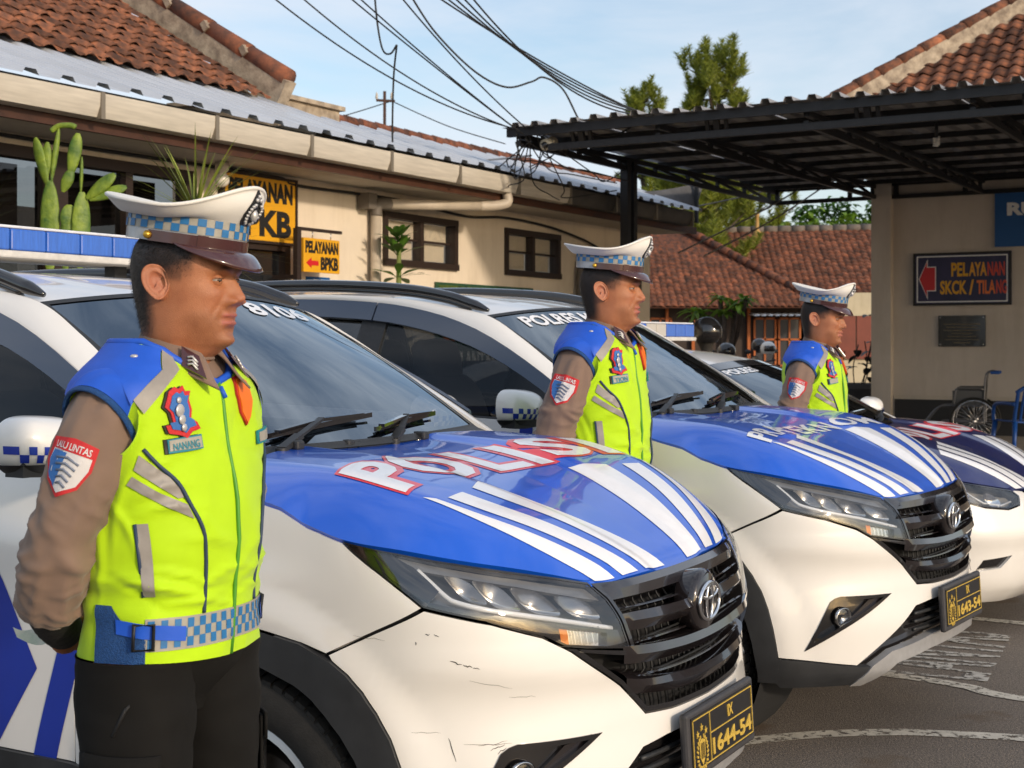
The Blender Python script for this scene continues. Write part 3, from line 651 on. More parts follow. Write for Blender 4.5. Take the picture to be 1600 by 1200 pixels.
for k in range(17):
    c0=a+hd*(.40*k)+Vector((0,0,.15)); mm=MB(); mm.tube([c0,c0+hd*.44],[.118,.098],12); mm.build('hip_tile',TILE,hr)
# signs on its wall
def wall_sign(name,label,cat,P0,P1,z0,z1,board,border=None,d=.03):
    t=pr_root(name,label,cat,0,20.985); m=MB(); m.bbox((P0,-d,z0),(P1,0,z1)); m.build('board',board,t,smooth=False)
    if border:
        for q in (((P0,-d-.012,z0),(P1,-d,z0+.028)),((P0,-d-.012,z1-.028),(P1,-d,z1)),((P0,-d-.012,z0),(P0+.028,-d,z1)),((P1-.028,-d-.012,z0),(P1,-d,z1))): mm=MB(); mm.bbox(*q); mm.build('board_edge',SBLK,t,smooth=False)
        for q in (((P0+.05,-d-.004,z0+.045),(P1-.05,-d-.001,z0+.062)),((P0+.05,-d-.004,z1-.062),(P1-.05,-d-.001,z1-.045)),((P0+.05,-d-.004,z0+.045),(P0+.067,-d-.001,z1-.045)),((P1-.067,-d-.004,z0+.045),(P1-.05,-d-.001,z1-.045))): mm=MB(); mm.bbox(*q); mm.build('white_border',SWHITE,t,smooth=False)
    return t
t=wall_sign('service_sign','navy sign with red arrow lettered PELAYANAN SKCK / TILANG','sign',-5.35,-3.96,1.98,2.75,SNAVY,True)
tx=lambda o,x,w,z,h,mm_,b=.03: text_on('lettering',o,w,h,mm_,t,frame((x,-.032,z),(1,0,0),(0,0,1)),b)
SYO=mat('sign_amber',(.72,.34,.02),.4); SOR=mat('sign_orange',(.72,.17,.03),.4); SRO=mat('sign_scarlet',(.60,.06,.03),.4)
tx('PEL',-4.80,.24,2.40,.20,YEL);tx('AYA',-4.55,.25,2.40,.20,SYO);tx('NAN',-4.29,.24,2.40,.20,SRO)
tx('SKCK',-4.96,.38,2.14,.20,YEL);tx('/',-4.55,.07,2.13,.22,SYO);tx('TILA',-4.44,.26,2.14,.20,SOR);tx('NG',-4.17,.15,2.14,.20,SRO)
m=MB(); ar=[(-5.27,2.37),(-5.14,2.66),(-5.14,2.55),(-5.02,2.55),(-5.02,2.19),(-5.14,2.19),(-5.14,2.07)]; m.prism(ar,-.034,-.031,lambda a,b,c:(a,c,b)); m.build('arrow_edge',SWHITE,t,smooth=False)
m=MB(); m.prism(off_poly(ar,.012),-.037,-.0345,lambda a,b,c:(a,c,b)); m.build('arrow',SRED,t,smooth=False)
t2=wall_sign('room_sign','blue board with white letters RU high on the grey wall','sign',-4.19,-2.2,2.81,3.58,SBLUE); text_on('lettering','RUANG',1.15,.19,SWHITE,t2,frame((-4.02,-.032,3.25),(1,0,0),(0,0,1)),.05)
t3=wall_sign('wall_plaque','small dark engraved plaque below the navy arrow sign','plaque',-4.99,-4.32,1.38,1.83,mat('plaque_dark',(.018,.018,.017),.25,coat=.4),None,.02)
for k in range(7): mm=MB(); z=1.70-.045*k; w_=(.26,.22,.26,.15,.20,.24,.12)[k]; mm.bbox((-4.655-w_,-.0215,z),(-4.655+w_,-.0205,z+.012)); mm.build('engraved_line',mat('engraving',(.16,.13,.08),.5),t3,smooth=False)
for a_ in (-4.96,-4.35):
    for z in (1.41,1.80): mm=MB(); mm.sphere((a_,-.021,z),.012,8,6); mm.build('plaque_screw',CHROME,t3)
# ================================================================ cars
SUV['hoodA1']=.40
SUV['hoodz']=[(0,.876),(.3,.884),(.40,.893),(.5,.915),(.6,.936),(.712,.955),(.9,.985),(1.093,1.003),(1.22,1.03),(1.30,1.065),(1.4,1.085),(1.47,1.105)]
def scratchy_white(name,col):
    """white enamel with a thin film of road dust and a few scuffs"""
    m=mat(name,col,.32,coat=.9,coatr=.05,noise_=.05,nscale=3.5,detail=6)
    return m
PAINTW=scratchy_white('white_enamel',(.80,.775,.74))
BLUE=mat('blue_vinyl',(.006,.10,.64),.30,coat=.85,coatr=.03,noise_=.10,nscale=4)
NAVY=mat('navy_vinyl',(.012,.016,.11),.28,coat=.85,coatr=.03,noise_=.15,nscale=4)
DECALW=mat('white_vinyl',(.82,.82,.84),.30,coat=.5,noise_=.06,nscale=30)
DECALR=mat('red_vinyl',(.72,.02,.03),.30,coat=.5)
DKBLUE=mat('deep_blue_vinyl',(.008,.035,.36),.3,coat=.5,noise_=.1,nscale=8)
GLOSSK=mat('gloss_black',(.012,.011,.012),.12,coat=1,coatr=.02)
BROWNK=mat('smoked_chrome',(.020,.016,.017),.14,metal=.2,coat=1)
PLASTK=mat('black_plastic',(.022,.023,.025),.52,noise_=.3,nscale=60,bump=.06,bscale=500)
CLADK=mat('cladding',(.03,.032,.036),.48,noise_=.35,nscale=10,bump=.05,bscale=600)
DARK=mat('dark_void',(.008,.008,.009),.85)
CHROME=mat('chrome',(.82,.82,.84),.08,metal=1)
SILVER=mat('silver_paint',(.55,.55,.56),.34,metal=.5,coat=.5,noise_=.15,nscale=25)
RUBBER=mat('tyre_rubber',(.02,.019,.018),.78,noise_=.35,nscale=30,bump=.15,bscale=200)
ALLOY=mat('alloy',(.42,.42,.43),.3,metal=.85)
SEAT=mat('seat_fabric',(.014,.014,.016),.85,bump=.2,bscale=300)
VISOR=mat('smoked_acrylic',(.035,.05,.085),.10,coat=.6,spec=.6)
WSGLASS=glass('windscreen_glass',(.14,.15,.17),.30,.004,(.84,.93,1))
SDGLASS=glass('door_glass',(.86,.88,.88),.03,.0)
REARGL=glass('dark_tinted_glass',(.05,.055,.06),.10,.0)
LENS=glass('lamp_cover',(.86,.86,.86),.09,.015)
AMBER=mat('amber_lens',(.75,.20,.02),.15,coat=1)
LAMPGREY=mat('lamp_housing',(.24,.235,.23),.28,metal=.5,coat=.4)
LEDW=mat('led_guide',(.75,.77,.8),.15,coat=1)
BEACONB=mat('blue_beacon_lens',(.02,.12,.55),.16,coat=1,noise_=.25,nscale=14,stretch=(1,9,1))
PLATEK=mat('plate_black',(.018,.017,.018),.38,noise_=.3,nscale=40)
PLATEF=mat('plate_frame',(.05,.048,.052),.5,noise_=.3,nscale=30)
PLATEY=mat('plate_yellow',(.62,.42,.07),.42,noise_=.3,nscale=90)
def mirr(poly): return [(-a,z) for a,z in reversed(poly)]
def sym(half):
    """polygon given as right half running from the centre line (a=0) bottom to top -> full"""
    return half+[(-a,z) for a,z in reversed(half) if a>1e-6]
MIDP=(-1.3,0,.8)
def make_wheel(parent,x,y,r,steer=0,side=-1,wdt=.215,rimr=.226):
    e=bpy.data.objects.new('wheel',None); COL.objects.link(e); e.parent=parent; e.location=(x,y,r); e.empty_display_size=.1
    e.rotation_euler=(0,0,steer+(0 if side<0 else math.pi))
    m=MB(); hw=wdt/2
    prof=[(rimr,-hw*.82),(rimr+.03,-hw*.98),(r-.05,-hw*1.02),(r-.018,-hw*.93),(r-.006,-hw*.78),(r-.004,hw*.78),(r-.018,hw*.93),(r-.05,hw*1.02),(rimr+.03,hw*.98),(rimr,hw*.82)]
    m.lathe(prof,72,axis='y')
    nb=60                                     # tread blocks, four rows
    for row,(y0,y1,ph) in enumerate(((-.92,-.50,0),(-.42,-.04,.5),(.04,.42,0),(.50,.92,.5))):
        for k in range(nb):
            a=2*math.pi*(k+ph)/nb; w=2*math.pi/nb*.40; sk=.35*w*(1 if row%2 else -1)
            vs=[]
            for rr,sh in ((r-.012,1.0),(r+.003,.92)):
                for yy,q in ((y0,-1),(y1,1)):
                    for t in (-1,1):
                        aa=a+t*w*sh+sk*q; r2=rr-(.010 if abs(yy)>.9 else 0)
                        vs.append((r2*math.sin(aa),yy*hw,r2*math.cos(aa)))
            m.add(vs,[(0,1,3,2),(4,6,7,5),(0,4,5,1),(2,3,7,6),(0,2,6,4),(1,5,7,3)])
    m.build('tyre',RUBBER,e,sharp=35)
    m=MB(); m.lathe([(rimr+.006,hw*.84),(rimr+.004,-hw*.86),(rimr-.012,-hw*.90),(rimr-.02,-hw*.7),(rimr-.024,hw*.7)],48,axis='y')
    for k in range(5):
        for dd in (-.13,.13):
            a=2*math.pi*k/5+dd; c,s_=math.sin(a),math.cos(a); a2=2*math.pi*k/5+dd*.55
            m.beam((.035*math.sin(a2),-hw*.42,.035*math.cos(a2)),((rimr-.012)*c,-hw*.66,(rimr-.012)*s_),.034,.022,up=(0,1,0))
    m.lathe([(0,-hw*.60),(.035,-hw*.58),(.06,-hw*.45),(.062,0)],24,axis='y')
    m.build('rim',ALLOY,e,sharp=40)
    m=MB(); m.lathe([(0,-.02),(.14,-.02),(.145,-.005),(.145,.02),(0,.02)],32,axis='y'); m.build('brake_disc',mat('cast_iron',(.10,.09,.085),.5,metal=.7),e,sharp=40)
    return e
def strip_surface(name,inner,outer,m,parent,n=10,bulge=.008,both=True,thick=.012):
    I=cr_path(inner,n);O=cr_path(outer,n); k=len(I)
    for sg in ((1,-1) if both else (1,)):
        def fn(u,v):
            i=min(k-1,max(0,u*(k-1))); j=int(min(k-2,i)); t=i-j
            a=I[j].lerp(I[j+1],t);b=O[j].lerp(O[j+1],t); p=a.lerp(b,v); q=math.sin(math.pi*v)*bulge
            p=p+Vector((0,-q*.75,q*.66)); return (p.x,p.y*sg,p.z)
        patch(name,[(0,0),(1,0),(1,1),(0,1)],[],(1/(k-1),.125),fn,0,m,parent,thick,flip=(-1.6,0,.9))
def add_wiper(parent,a,b,c,lift=.012):
    """arm from pivot a via elbow, blade from b to c lying on the glass"""
    e=bpy.data.objects.new('wiper',None); COL.objects.link(e); e.parent=parent; e.empty_display_size=.05
    a,b,c=Vector(a),Vector(b),Vector(c); mid=b.lerp(c,.5)
    m=MB(); m.tube([a+Vector((0,0,-.02)),a+Vector((0,0,.018))],.017,12); m.beam(a+Vector((0,0,.014)),a.lerp(mid,.35)+Vector((.01,0,.022)),.026,.014); m.beam(a.lerp(mid,.33)+Vector((.01,0,.022)),mid+Vector((0,0,.018)),.018,.008)
    m.build('arm',PLASTK,e,sharp=40)
    m=MB(); m.beam(b,c,.008,.014); m.beam(b.lerp(c,.10)+Vector((0,0,.006)),b.lerp(c,.5)+Vector((0,0,.015)),.020,.009); m.beam(b.lerp(c,.5)+Vector((0,0,.015)),b.lerp(c,.90)+Vector((0,0,.006)),.020,.009)
    m.build('blade',GLOSSK,e,sharp=40)
def add_mirror(parent,side,checker=DKBLUE,c=(-.50,-.955,1.195)):
    e=bpy.data.objects.new('wing_mirror',None); COL.objects.link(e); e.parent=parent; e.empty_display_size=.05
    cx,cy,cz=c; cy*=side
    def shell(a,b,off=0):      # a angle round the x axis (looking from ahead), b 0 rear .. 1 nose
        r=(1-b**2.6)**.5 if b<1 else 0
        ca,sa=math.cos(a),math.sin(a)
        yy=.118*r*abs(ca)**(2/3.2)*(1 if ca>0 else -1); zz=.070*r*abs(sa)**(2/2.8)*(1 if sa>0 else -1)
        return (cx+b*.105-.035,cy+yy*side,cz+zz+.006*(yy/.1)*(-1))
    m=MB(); m.grid(lambda u,v:shell(u*2*math.pi,v*.999),48,16,cu=True); m.build('mirror_shell',PAINTW,e)
    m=MB(); m.grid(lambda u,v:(lambda p:(p[0]-.0006,cy+(p[1]-cy)*(.97),cz+(p[2]-cz)*.97))(shell(u*2*math.pi,0)) if v>.5 else (cx-.04,cy,cz),36,2,cu=True); m.build('mirror_glass',CHROME,e)
    # black lower third and foot
    m=MB()
    def low(u,v):
        a=math.pi+u*math.pi; p=shell(a,v*.98); q=(p[0]-cx,p[1]-cy,p[2]-cz); return (cx+q[0]*1.03,cy+q[1]*1.02,cz+min(q[2],-.036)*1.12)
    m.grid(low,28,12); m.beam((cx-.0,cy-.06*side*(-1) if side<0 else cy-.06,cz-.055),(cx+.02,-.78*(-side) if side<0 else .78*side*1,cz-.075),.05,.035) if False else None
    m.beam((cx,cy+(.09 if side<0 else -.09),cz-.05),(cx+.02,(-.775 if side<0 else .775),cz-.065),.06,.04)
    m.build('mirror_foot',PLASTK,e,sharp=50)
    # checker band: two rows
    for row in range(2):
        for k in range(15):
            if (k+row)%2: continue
            def band(u,v,row=row,k=k):
                # walk round the nose from the outer end to the inner end at constant height
                t=((k+u)/15-.5)*2; z=-.002-.019*row-.019*v
                lim=(1-abs(z/.070)**2.8)**(1/3.2); y=.118*lim*t*.985
                rr=((abs(y)/.118)**3.2+abs(z/.070)**2.8)
                # find b with (1-b^2.6)^.5 = max(rr,..)^(~1/3)
                r=min(1,max(abs(y)/.118,rr**(1/3.0))); b=(1-r*r)**(1/2.6)
                return (cx+b*.105-.035+.0015,cy-y*side*-1*1.008,cz+z*1.01-.006*(y/.1)*1)
            mm=MB(); mm.grid(band,3,2); mm.build('checker_square',checker,e)
def number_plate(parent,x,z,no,tilt=0,w=.455,h=.165):
    e=bpy.data.objects.new('number_plate',None); COL.objects.link(e); e.parent=parent; e.location=(x,0,z); e.rotation_euler=(0,tilt,0); e.empty_display_size=.05
    m=MB(); m.box((0,0,0),(.022,w,h)); m.build('plate_frame',PLATEF,e,smooth=False,bevel=.008)
    m=MB(); m.box((.0115,0,.003),(.004,w-.04,h-.034)); m.build('plate_board',PLATEK,e,smooth=False)
    W2,H2=w-.05,h-.044; y0=-W2/2
    def bar(ya,yb,za,zb): m.bbox((.0135,ya,za+.003),(.0155,yb,zb+.003))
    m=MB(); t=.0028; H=H2/2
    bar(-W2/2,W2/2,H-t,H);bar(-W2/2,W2/2,-H,-H+t);bar(-W2/2,-W2/2+t,-H,H);bar(W2/2-t,W2/2,-H,H)
    ys=-W2/2+W2*.27; zs=-H+H2*.56
    bar(ys-t/2,ys+t/2,-H,H); bar(ys,W2/2,zs-t/2,zs+t/2)
    m.build('plate_border',PLATEY,e,smooth=False)
    M=frame((.0135,ys+W2*.30,zs+.012+.003),(0,1,0),(0,0,1)); text_on('plate_text','IX',.036,H2*.44-.024,PLATEY,e,M,.03)
    M=frame((.0135,ys+.012,-H+.014),(0,1,0),(0,0,1)); text_on('plate_text',no,W2*.73-.024,H2*.56-.026,PLATEY,e,M,.03)
    # crest: three stars over a wreathed shield
    m=MB(); yc=-W2/2+W2*.135; zc=-.012
    def star(y,z,r):
        pts=[(y+(r if k%2==0 else r*.42)*math.sin(math.pi*k/5),z+(r if k%2==0 else r*.42)*math.cos(math.pi*k/5)) for k in range(10)]
        m.prism(pts,.0135,.0155,lambda a,b,c:(c,a,b))
    for dy,dz in ((-.026,.036),(0,.048),(.026,.036)): star(yc+dy,zc+dz,.010)
    for s_ in (-1,1):
        for k in range(11):
            a=R(-80+k*15); cy=yc+s_*.032*math.cos(a); cz=zc-.012+.040*math.sin(a)
            m.box((.0145,cy,cz),(.002,.010,.0055),Matrix.Rotation(s_*(a)+.5*s_,3,'X'))
    m.prism([(yc-.017,zc+.016),(yc,zc+.022),(yc+.017,zc+.016),(yc+.016,zc-.022),(yc,zc-.042),(yc-.016,zc-.022)],.0135,.0150,lambda a,b,c:(c,a,b))
    m.k=1
    for k in range(4): m.bbox((.015,yc-.011+k*.0065,zc-.026),(.0158,yc-.0085+k*.0065,zc+.012))
    m.build('plate_crest',[PLATEY,PLATEK],e,smooth=False)
    return e
def make_emblem(parent,x,z):
    e=bpy.data.objects.new('emblem',None); COL.objects.link(e); e.parent=parent; e.location=(x,0,z); e.empty_display_size=.05
    m=MB(); m.lathe([(0,.012),(.068,.010),(.078,.002),(.080,-.012),(.074,-.05)],40,axis='x'); m.build('emblem_housing',BROWNK,e,sharp=50)
    m=MB()
    def ell(a,b,yc,zc,r): m.tube([(.016,yc+a*math.cos(t*2*math.pi/40),zc+b*math.sin(t*2*math.pi/40)) for t in range(40)],r,8,closed=True)
    ell(.066,.046,0,0,.0055); ell(.052,.0165,0,.024,.0045); ell(.020,.043,0,-.001,.0045); m.build('emblem_badge',CHROME,e)
    return e
def light_bar(parent,x,z,w,h=.085,d=.24,top=.02):
    e=bpy.data.objects.new('light_bar',None); COL.objects.link(e); e.parent=parent; e.location=(x,0,z); e.empty_display_size=.05
    m=MB(); m.box((0,0,.012),(d+.02,w+.02,.024)); m.build('bar_base',mat('bar_base_white',(.62,.60,.57),.5,noise_=.3,nscale=15),e,smooth=False,bevel=.006)
    n=8
    for k in range(n):
        y0=-w/2+w*k/n+.002; y1=-w/2+w*(k+1)/n-.002
        m=MB(); m.bbox((-d/2,y0,.025),(d/2,y1,.024+h-.02)); clear=(k in (3,4))
        m.build('beacon_lens',mat('clear_beacon',(.45,.42,.38),.2,coat=1) if clear and n>6 and w<1.05 else BEACONB,e,smooth=False,bevel=.006)
    m=MB(); m.box((0,0,.024+h-.014),(d-.01,w-.005,.010)); m.build('bar_lid',mat('bar_lid',(.72,.73,.76),.35,noise_=.2,nscale=20),e,smooth=False,bevel=.006)
    for s_ in (-1,1):
        m=MB(); m.box((0,s_*w*.36,-.03),(.05,.06,.07)); m.build('bar_foot',PLASTK,e,smooth=False)
# ---------------------------------------------------------------- sport utility
S=CarShape(SUV)
def ax(x): return S.A1+S.xs-x
HLPOLY=[(1.1,1.004),(.911,.982),(.758,.958),(.632,.936),(.5,.912),(.407,.892),(.388,.852),(.386,.78),(.378,.733),(.571,.766),(.629,.797),(.747,.834),(.911,.867),(1.006,.94)]
GRHALF=[(0,.562),(.234,.568),(.345,.576),(.423,.655),(.556,.755),(.571,.764),(.376,.731),(.384,.78),(.386,.852),(.403,.887),(.3,.881),(0,.873)]
ARCH=[(1.40,.796),(1.325,.792),(1.208,.774),(1.12,.742),(1.075,.716),(1.035,.682),(1.0,.638),(.972,.585),(.950,.522),(.934,.455),(.922,.395),(.915,.355)]
def make_suv(root):
    fn=lambda a,z:S.belt(a,z); st=(.022,.018)
    G=.0022
    # rear arch / front arch rear half in x,z around the wheel
    def arch_rear(): return [(ax(-.455*math.sin(R(t))),.345+.452*math.cos(R(t))) for t in (12,28,44,60,74,86)]+[(ax(-.45),.30)]
    AR=arch_rear()
    def arch_r2(rr):     # rear wheel opening, front to back
        return [(ax(-S.wb+rr*math.cos(R(t))),.345+rr*math.sin(R(t))*.99) for t in (-2,12,26,40,54,68,82,98,112,126,140,154,168,182)]
    belt_z=lambda x:1.135+.026*(-x-.45)
    # ------- front bumper
    bump=[(0,.512),(.261,.507),(.362,.498),(.648,.318),(.869,.351),(.915,.355)]+[p for p in reversed(ARCH[3:-1])]+[(1.133,.756),(1.024,.811),(.911,.864),(.747,.831),(.629,.794),(.571,.763),(.556,.754),(.423,.653),(.345,.574),(.234,.566),(0,.560)]
    fog=[(.834,.379),(.754,.547),(.738,.558),(.719,.564),(.502,.559),(.712,.449)]
    patch('front_bumper',off_poly(sym(bump),G),[fog,mirr(fog)],st,fn,0,PAINTW,root,.02,MIDP)
    for sg in (1,-1):
        f=fog if sg>0 else mirr(fog); e=bpy.data.objects.new('fog_lamp',None); COL.objects.link(e); e.parent=root; e.empty_display_size=.05
        patch('fog_bezel',f,[off_poly(f,.014)],(.012,.012),fn,.004,GLOSSK,e,.03,MIDP)
        patch('fog_recess',f,[],(.02,.02),fn,-.022,GLOSSK,e,0,MIDP)
        p=Vector(S.belt(.705*sg,.490)); q=Vector(S.belt(.705*sg,.490,-.02)); n=(p-q).normalized()
        M=Matrix.Translation(q)@Vector((.9,-.42*sg,0)).to_track_quat('Z','Y').to_matrix().to_4x4()
        m=MB(); m.lathe([(.037,.0),(.036,.016),(.031,.017),(.027,.006),(0,.001)],28); me=m.mesh('fog_reflector',mat('lamp_bowl',(.5,.5,.5),.15,metal=1)); me.transform(M); link('fog_reflector',me,e)
        m=MB(); m.lathe([(0,.015),(.017,.014),(.030,.011)],24); me=m.mesh('fog_glass',LENS); me.transform(M); link('fog_glass',me,e)
        pl=[(.60,.545),(.545,.548),(.69,.462),(.70,.47)] if sg>0 else mirr([(.60,.545),(.545,.548),(.69,.462),(.70,.47)])
        patch('fog_blade',pl,[],(.02,.02),fn,-.010,BROWNK,e,.01,MIDP)
    # ------- lower intake, skid plate, lip
    patch('lower_intake',sym([(0,.385),(.228,.383),(.501,.353),(.59,.312),(.646,.318),(.362,.496),(.261,.505),(0,.510)]),[],(.03,.03),fn,-.03,GLOSSK,root,0,MIDP)
    for zz in (.41,.44,.47):
        m=MB(); m.tube([S.belt(a*.01,zz,-.012) for a in range(-36,37,2)],.007,6); m.build('intake_bar',PLASTK,root)
    patch('skid_plate',sym([(0,.335),(.25,.333),(.469,.312),(.60,.244),(.653,.248),(.59,.315),(.501,.357),(.228,.387),(0,.389)]),[],(.03,.012),fn,.010,SILVER,root,.03,MIDP)
    for sg in (1,-1):
        l=[(.915,.353),(.869,.349),(.648,.316),(.592,.311),(.653,.25),(.9,.25),(.925,.27)]
        patch('bumper_lip',l if sg>0 else mirr(l),[],(.03,.02),fn,.006,CLADK,root,.03,MIDP)
    # ------- fenders, doors, quarters, sill, arches
    for sg in (1,-1):
        T=(lambda p:p) if sg>0 else mirr
        xf=-.53
        hz=[(a,lerp_tab(S.hoodz,a)-.004) for a in (1.12,1.17,1.22,1.26,1.30,1.36,1.42,1.47)]
        fen=[(.914,.868),(1.006,.938),(1.097,1.0)]+hz+[(1.56,1.118),(1.66,1.135),(ax(xf),belt_z(-.45)),(ax(xf),.40)]+[p for p in reversed(AR[:-1]) if p[0]<ax(xf)-.01]+ARCH[0:3]+[(1.138,.757),(1.024,.815)]
        patch('front_fender',T(off_poly(fen,G)),[],st,fn,0,PAINTW,root,.02,MIDP)
        d1=[(ax(xf),.40),(ax(xf),belt_z(xf)),(ax(-1.0),belt_z(-1.0)),(ax(-1.47),belt_z(-1.47)),(ax(-1.47),.40)]
        d=patch('front_door',T(off_poly(d1,G)),[],st,fn,0,PAINTW,root,.02,MIDP)
        rr=[p for p in arch_r2(.47) if p[0]<ax(-2.42) ]
        d2=[(ax(-1.47),.40),(ax(-1.47),belt_z(-1.47)),(ax(-2.0),belt_z(-2)),(ax(-2.40),belt_z(-2.4)),(ax(-2.42),.735)]+[(ax(-S.wb+.47*math.cos(R(t))),.345+.47*math.sin(R(t))) for t in (50,36,22,8)]+[(ax(-2.20),.40)]
        d_=patch('rear_door',T(off_poly(d2,G)),[],st,fn,0,PAINTW,root,.02,MIDP)
        for dd,xh in ((d,-1.33),(d_,-2.22)):
            m=MB(); y=lambda xx:S.belt(ax(xx)*sg,1.03,.030)
            m.tube([S.belt(ax(xh-.1)*sg,1.03,.004),y(xh-.08),y(xh),y(xh+.08),S.belt(ax(xh+.1)*sg,1.03,.004)],.013,8); m.build('handle',PAINTW,dd)
        q=[(ax(-2.42),.74),(ax(-2.40),belt_z(-2.4)),(ax(-3.0),belt_z(-3)),(S.A3,1.20),(S.A3,.78),(ax(-3.2),.66)]+[(ax(-S.wb+.47*math.cos(R(t))),.345+.47*math.sin(R(t))) for t in (150,135,120,105,90,75,62)]
        patch('rear_quarter',T(off_poly(q,G)),[],(.05,.05),fn,0,PAINTW,root,.02,MIDP)
        rb=[(ax(-3.2),.655),(S.A3,.775),(S.A3,.30),(ax(-3.19),.32)]
        patch('rear_bumper',T(off_poly(rb,G)),[],(.05,.05),fn,.004,PAINTW,root,.02,MIDP)
        sill=[(ax(-.46),.40),(ax(-.46),.24),(ax(-2.22),.24),(ax(-2.22),.40)]
        patch('sill_cladding',T(sill),[],(.08,.03),fn,.012,CLADK,root,.03,MIDP)
        fl=ARCH[::-1]+AR; inn=[(ax(.392*math.cos(R(t))),.345+.375*math.sin(R(t))) for t in (176,160,144,128,112,96,80,64)]
        # front part of the inner edge follows the curved corner: use traced stations
        inn+=[(1.165,.655),(1.125,.625),(1.085,.585),(1.050,.535),(1.022,.475),(1.002,.405),(.990,.34),(.986,.30)]
        ring=[(.918,.27)]+fl[:-1]+[(ax(-.455),.26)]+[(ax(-.395),.26)]+inn[1:]+[(.985,.27)]
        patch('arch_trim',T(ring),[],(.03,.02),fn,.012,CLADK,root,.035,MIDP)
        o2=arch_r2(.47); i2=arch_r2(.395)
        patch('arch_trim',T(o2+i2[::-1]),[],(.04,.03),fn,.012,CLADK,root,.035,MIDP)
        # dark inner skin closes every gap
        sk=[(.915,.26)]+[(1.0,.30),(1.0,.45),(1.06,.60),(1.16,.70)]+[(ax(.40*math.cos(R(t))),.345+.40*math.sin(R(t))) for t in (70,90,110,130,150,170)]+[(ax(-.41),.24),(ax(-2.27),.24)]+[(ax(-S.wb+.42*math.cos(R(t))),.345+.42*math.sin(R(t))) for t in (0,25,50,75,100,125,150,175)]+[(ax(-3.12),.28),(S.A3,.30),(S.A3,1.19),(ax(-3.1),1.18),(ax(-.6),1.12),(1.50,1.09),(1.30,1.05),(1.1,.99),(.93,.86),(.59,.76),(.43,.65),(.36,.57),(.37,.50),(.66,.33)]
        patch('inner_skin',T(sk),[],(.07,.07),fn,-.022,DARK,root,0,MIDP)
        # wheel housings
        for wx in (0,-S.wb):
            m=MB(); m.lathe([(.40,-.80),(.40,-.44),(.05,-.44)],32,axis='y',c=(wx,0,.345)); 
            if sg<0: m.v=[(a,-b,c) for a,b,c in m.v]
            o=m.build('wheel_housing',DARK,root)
    # ------- grille
    e=bpy.data.objects.new('grille',None); COL.objects.link(e); e.parent=root; e.empty_display_size=.05
    gp=sym(GRHALF)
    patch('grille_surround',off_poly(gp,.001),[off_poly(gp,.013)],(.03,.012),fn,.002,GLOSSK,e,.06,MIDP)
    patch('grille_back',gp,[],(.03,.03),fn,-.065,DARK,e,0,MIDP)
    def gbar(z0,z1,amax,prot,name,drop=0.0):
        """blade across the opening with a sloping lower face"""
        m=MB(); n=44; rows=[]
        for i in range(n+1):
            a=-amax+2*amax*i/n; k=1-(abs(a)/amax)**6; dz=drop*(a/amax)**2
            rows.append([S.belt(a,z0+dz,-.05),S.belt(a,z0+.006+dz,prot*.35*k-.004),S.belt(a,(z0*.45+z1*.55)+dz,prot*k),S.belt(a,z1-.004+dz,prot*.8*k),S.belt(a,z1+dz,-.01),S.belt(a,z1+dz,-.05)])
        c=6; vs=[p for r_ in rows for p in r_]
        fs=[(i*c+j,(i+1)*c+j,(i+1)*c+j+1,i*c+j+1) for i in range(n) for j in range(c-1)]
        m.add(vs,fs); return m.build(name,BROWNK,e,sharp=28)
    gbar(.836,.878,.388,.010,'grille_slat',.006)
    gbar(.756,.806,.375,.026,'grille_slat',.012)
    gbar(.672,.724,.405,.028,'grille_slat',.024)
    gbar(.592,.640,.40,.024,'grille_slat',.030)
    for z0,z1,am in ((.812,.834,.372),(.728,.750,.36),(.646,.668,.36)):      # thin glossy lips between the blades
        gbar(z0,z0+.007,am,-.012,'grille_slat',.012)
    # recessed cross bars and fins
    for zz in (.822,.740,.657):
        m=MB(); m.tube([S.belt(a*.02,zz,-.03) for a in range(-17,18)],.003,5); m.build('grille_mesh_bar',PLASTK,e)
    for k in range(-8,9):
        m=MB(); m.tube([S.belt(k*.042,z,-.048) for z in (.58,.66,.74,.80,.862)],.003,5); m.build('grille_fin',PLASTK,e)
    make_emblem(e,S.belt(0,.79)[0]+.022,.79)
    # ------- headlights
    for sg in (1,-1):
        T=(lambda p:p) if sg>0 else mirr
        h=bpy.data.objects.new('headlight',None); COL.objects.link(h); h.parent=root; h.empty_display_size=.05
        P0=HLPOLY; I0=off_poly(P0,.007)
        patch('lamp_frame',T(off_poly(P0,.0025)),[T(I0)],(.02,.01),fn,.001,GLOSSK,h,.05,MIDP)
        patch('lamp_housing',T(P0),[],(.02,.02),fn,-.05,LAMPGREY,h,0,MIDP)
        low=[(.905,.871),(.894,.881),(.743,.853),(.576,.817),(.392,.780),(.384,.740),(.565,.770),(.625,.801),(.745,.838)]
        sig=[(.578,.808),(.44,.781),(.449,.752),(.578,.772)]
        patch('lamp_bezel',T(low),[T(sig)],(.02,.01),fn,-.006,GLOSSK,h,.02,MIDP)
        tail=[(1.085,.998),(.93,.978),(.885,.955),(.855,.905),(.90,.878),(1.0,.945)]
        patch('lamp_bezel',T(tail),[],(.02,.02),fn,-.010,GLOSSK,h,.02,MIDP)
        brow=[(.92,.976),(.758,.950),(.632,.928),(.415,.884),(.398,.855),(.62,.908),(.76,.934),(.88,.950)]
        patch('lamp_brow',T(brow),[],(.02,.02),fn,-.014,LAMPGREY,h,.01,MIDP)
        patch('turn_signal',T(sig),[],(.015,.012),fn,-.02,CHROME,h,0,MIDP)
        patch('turn_signal',T([(.578,.808),(.552,.803),(.553,.768),(.578,.772)]),[],(.015,.012),fn,-.012,AMBER,h,0,MIDP)
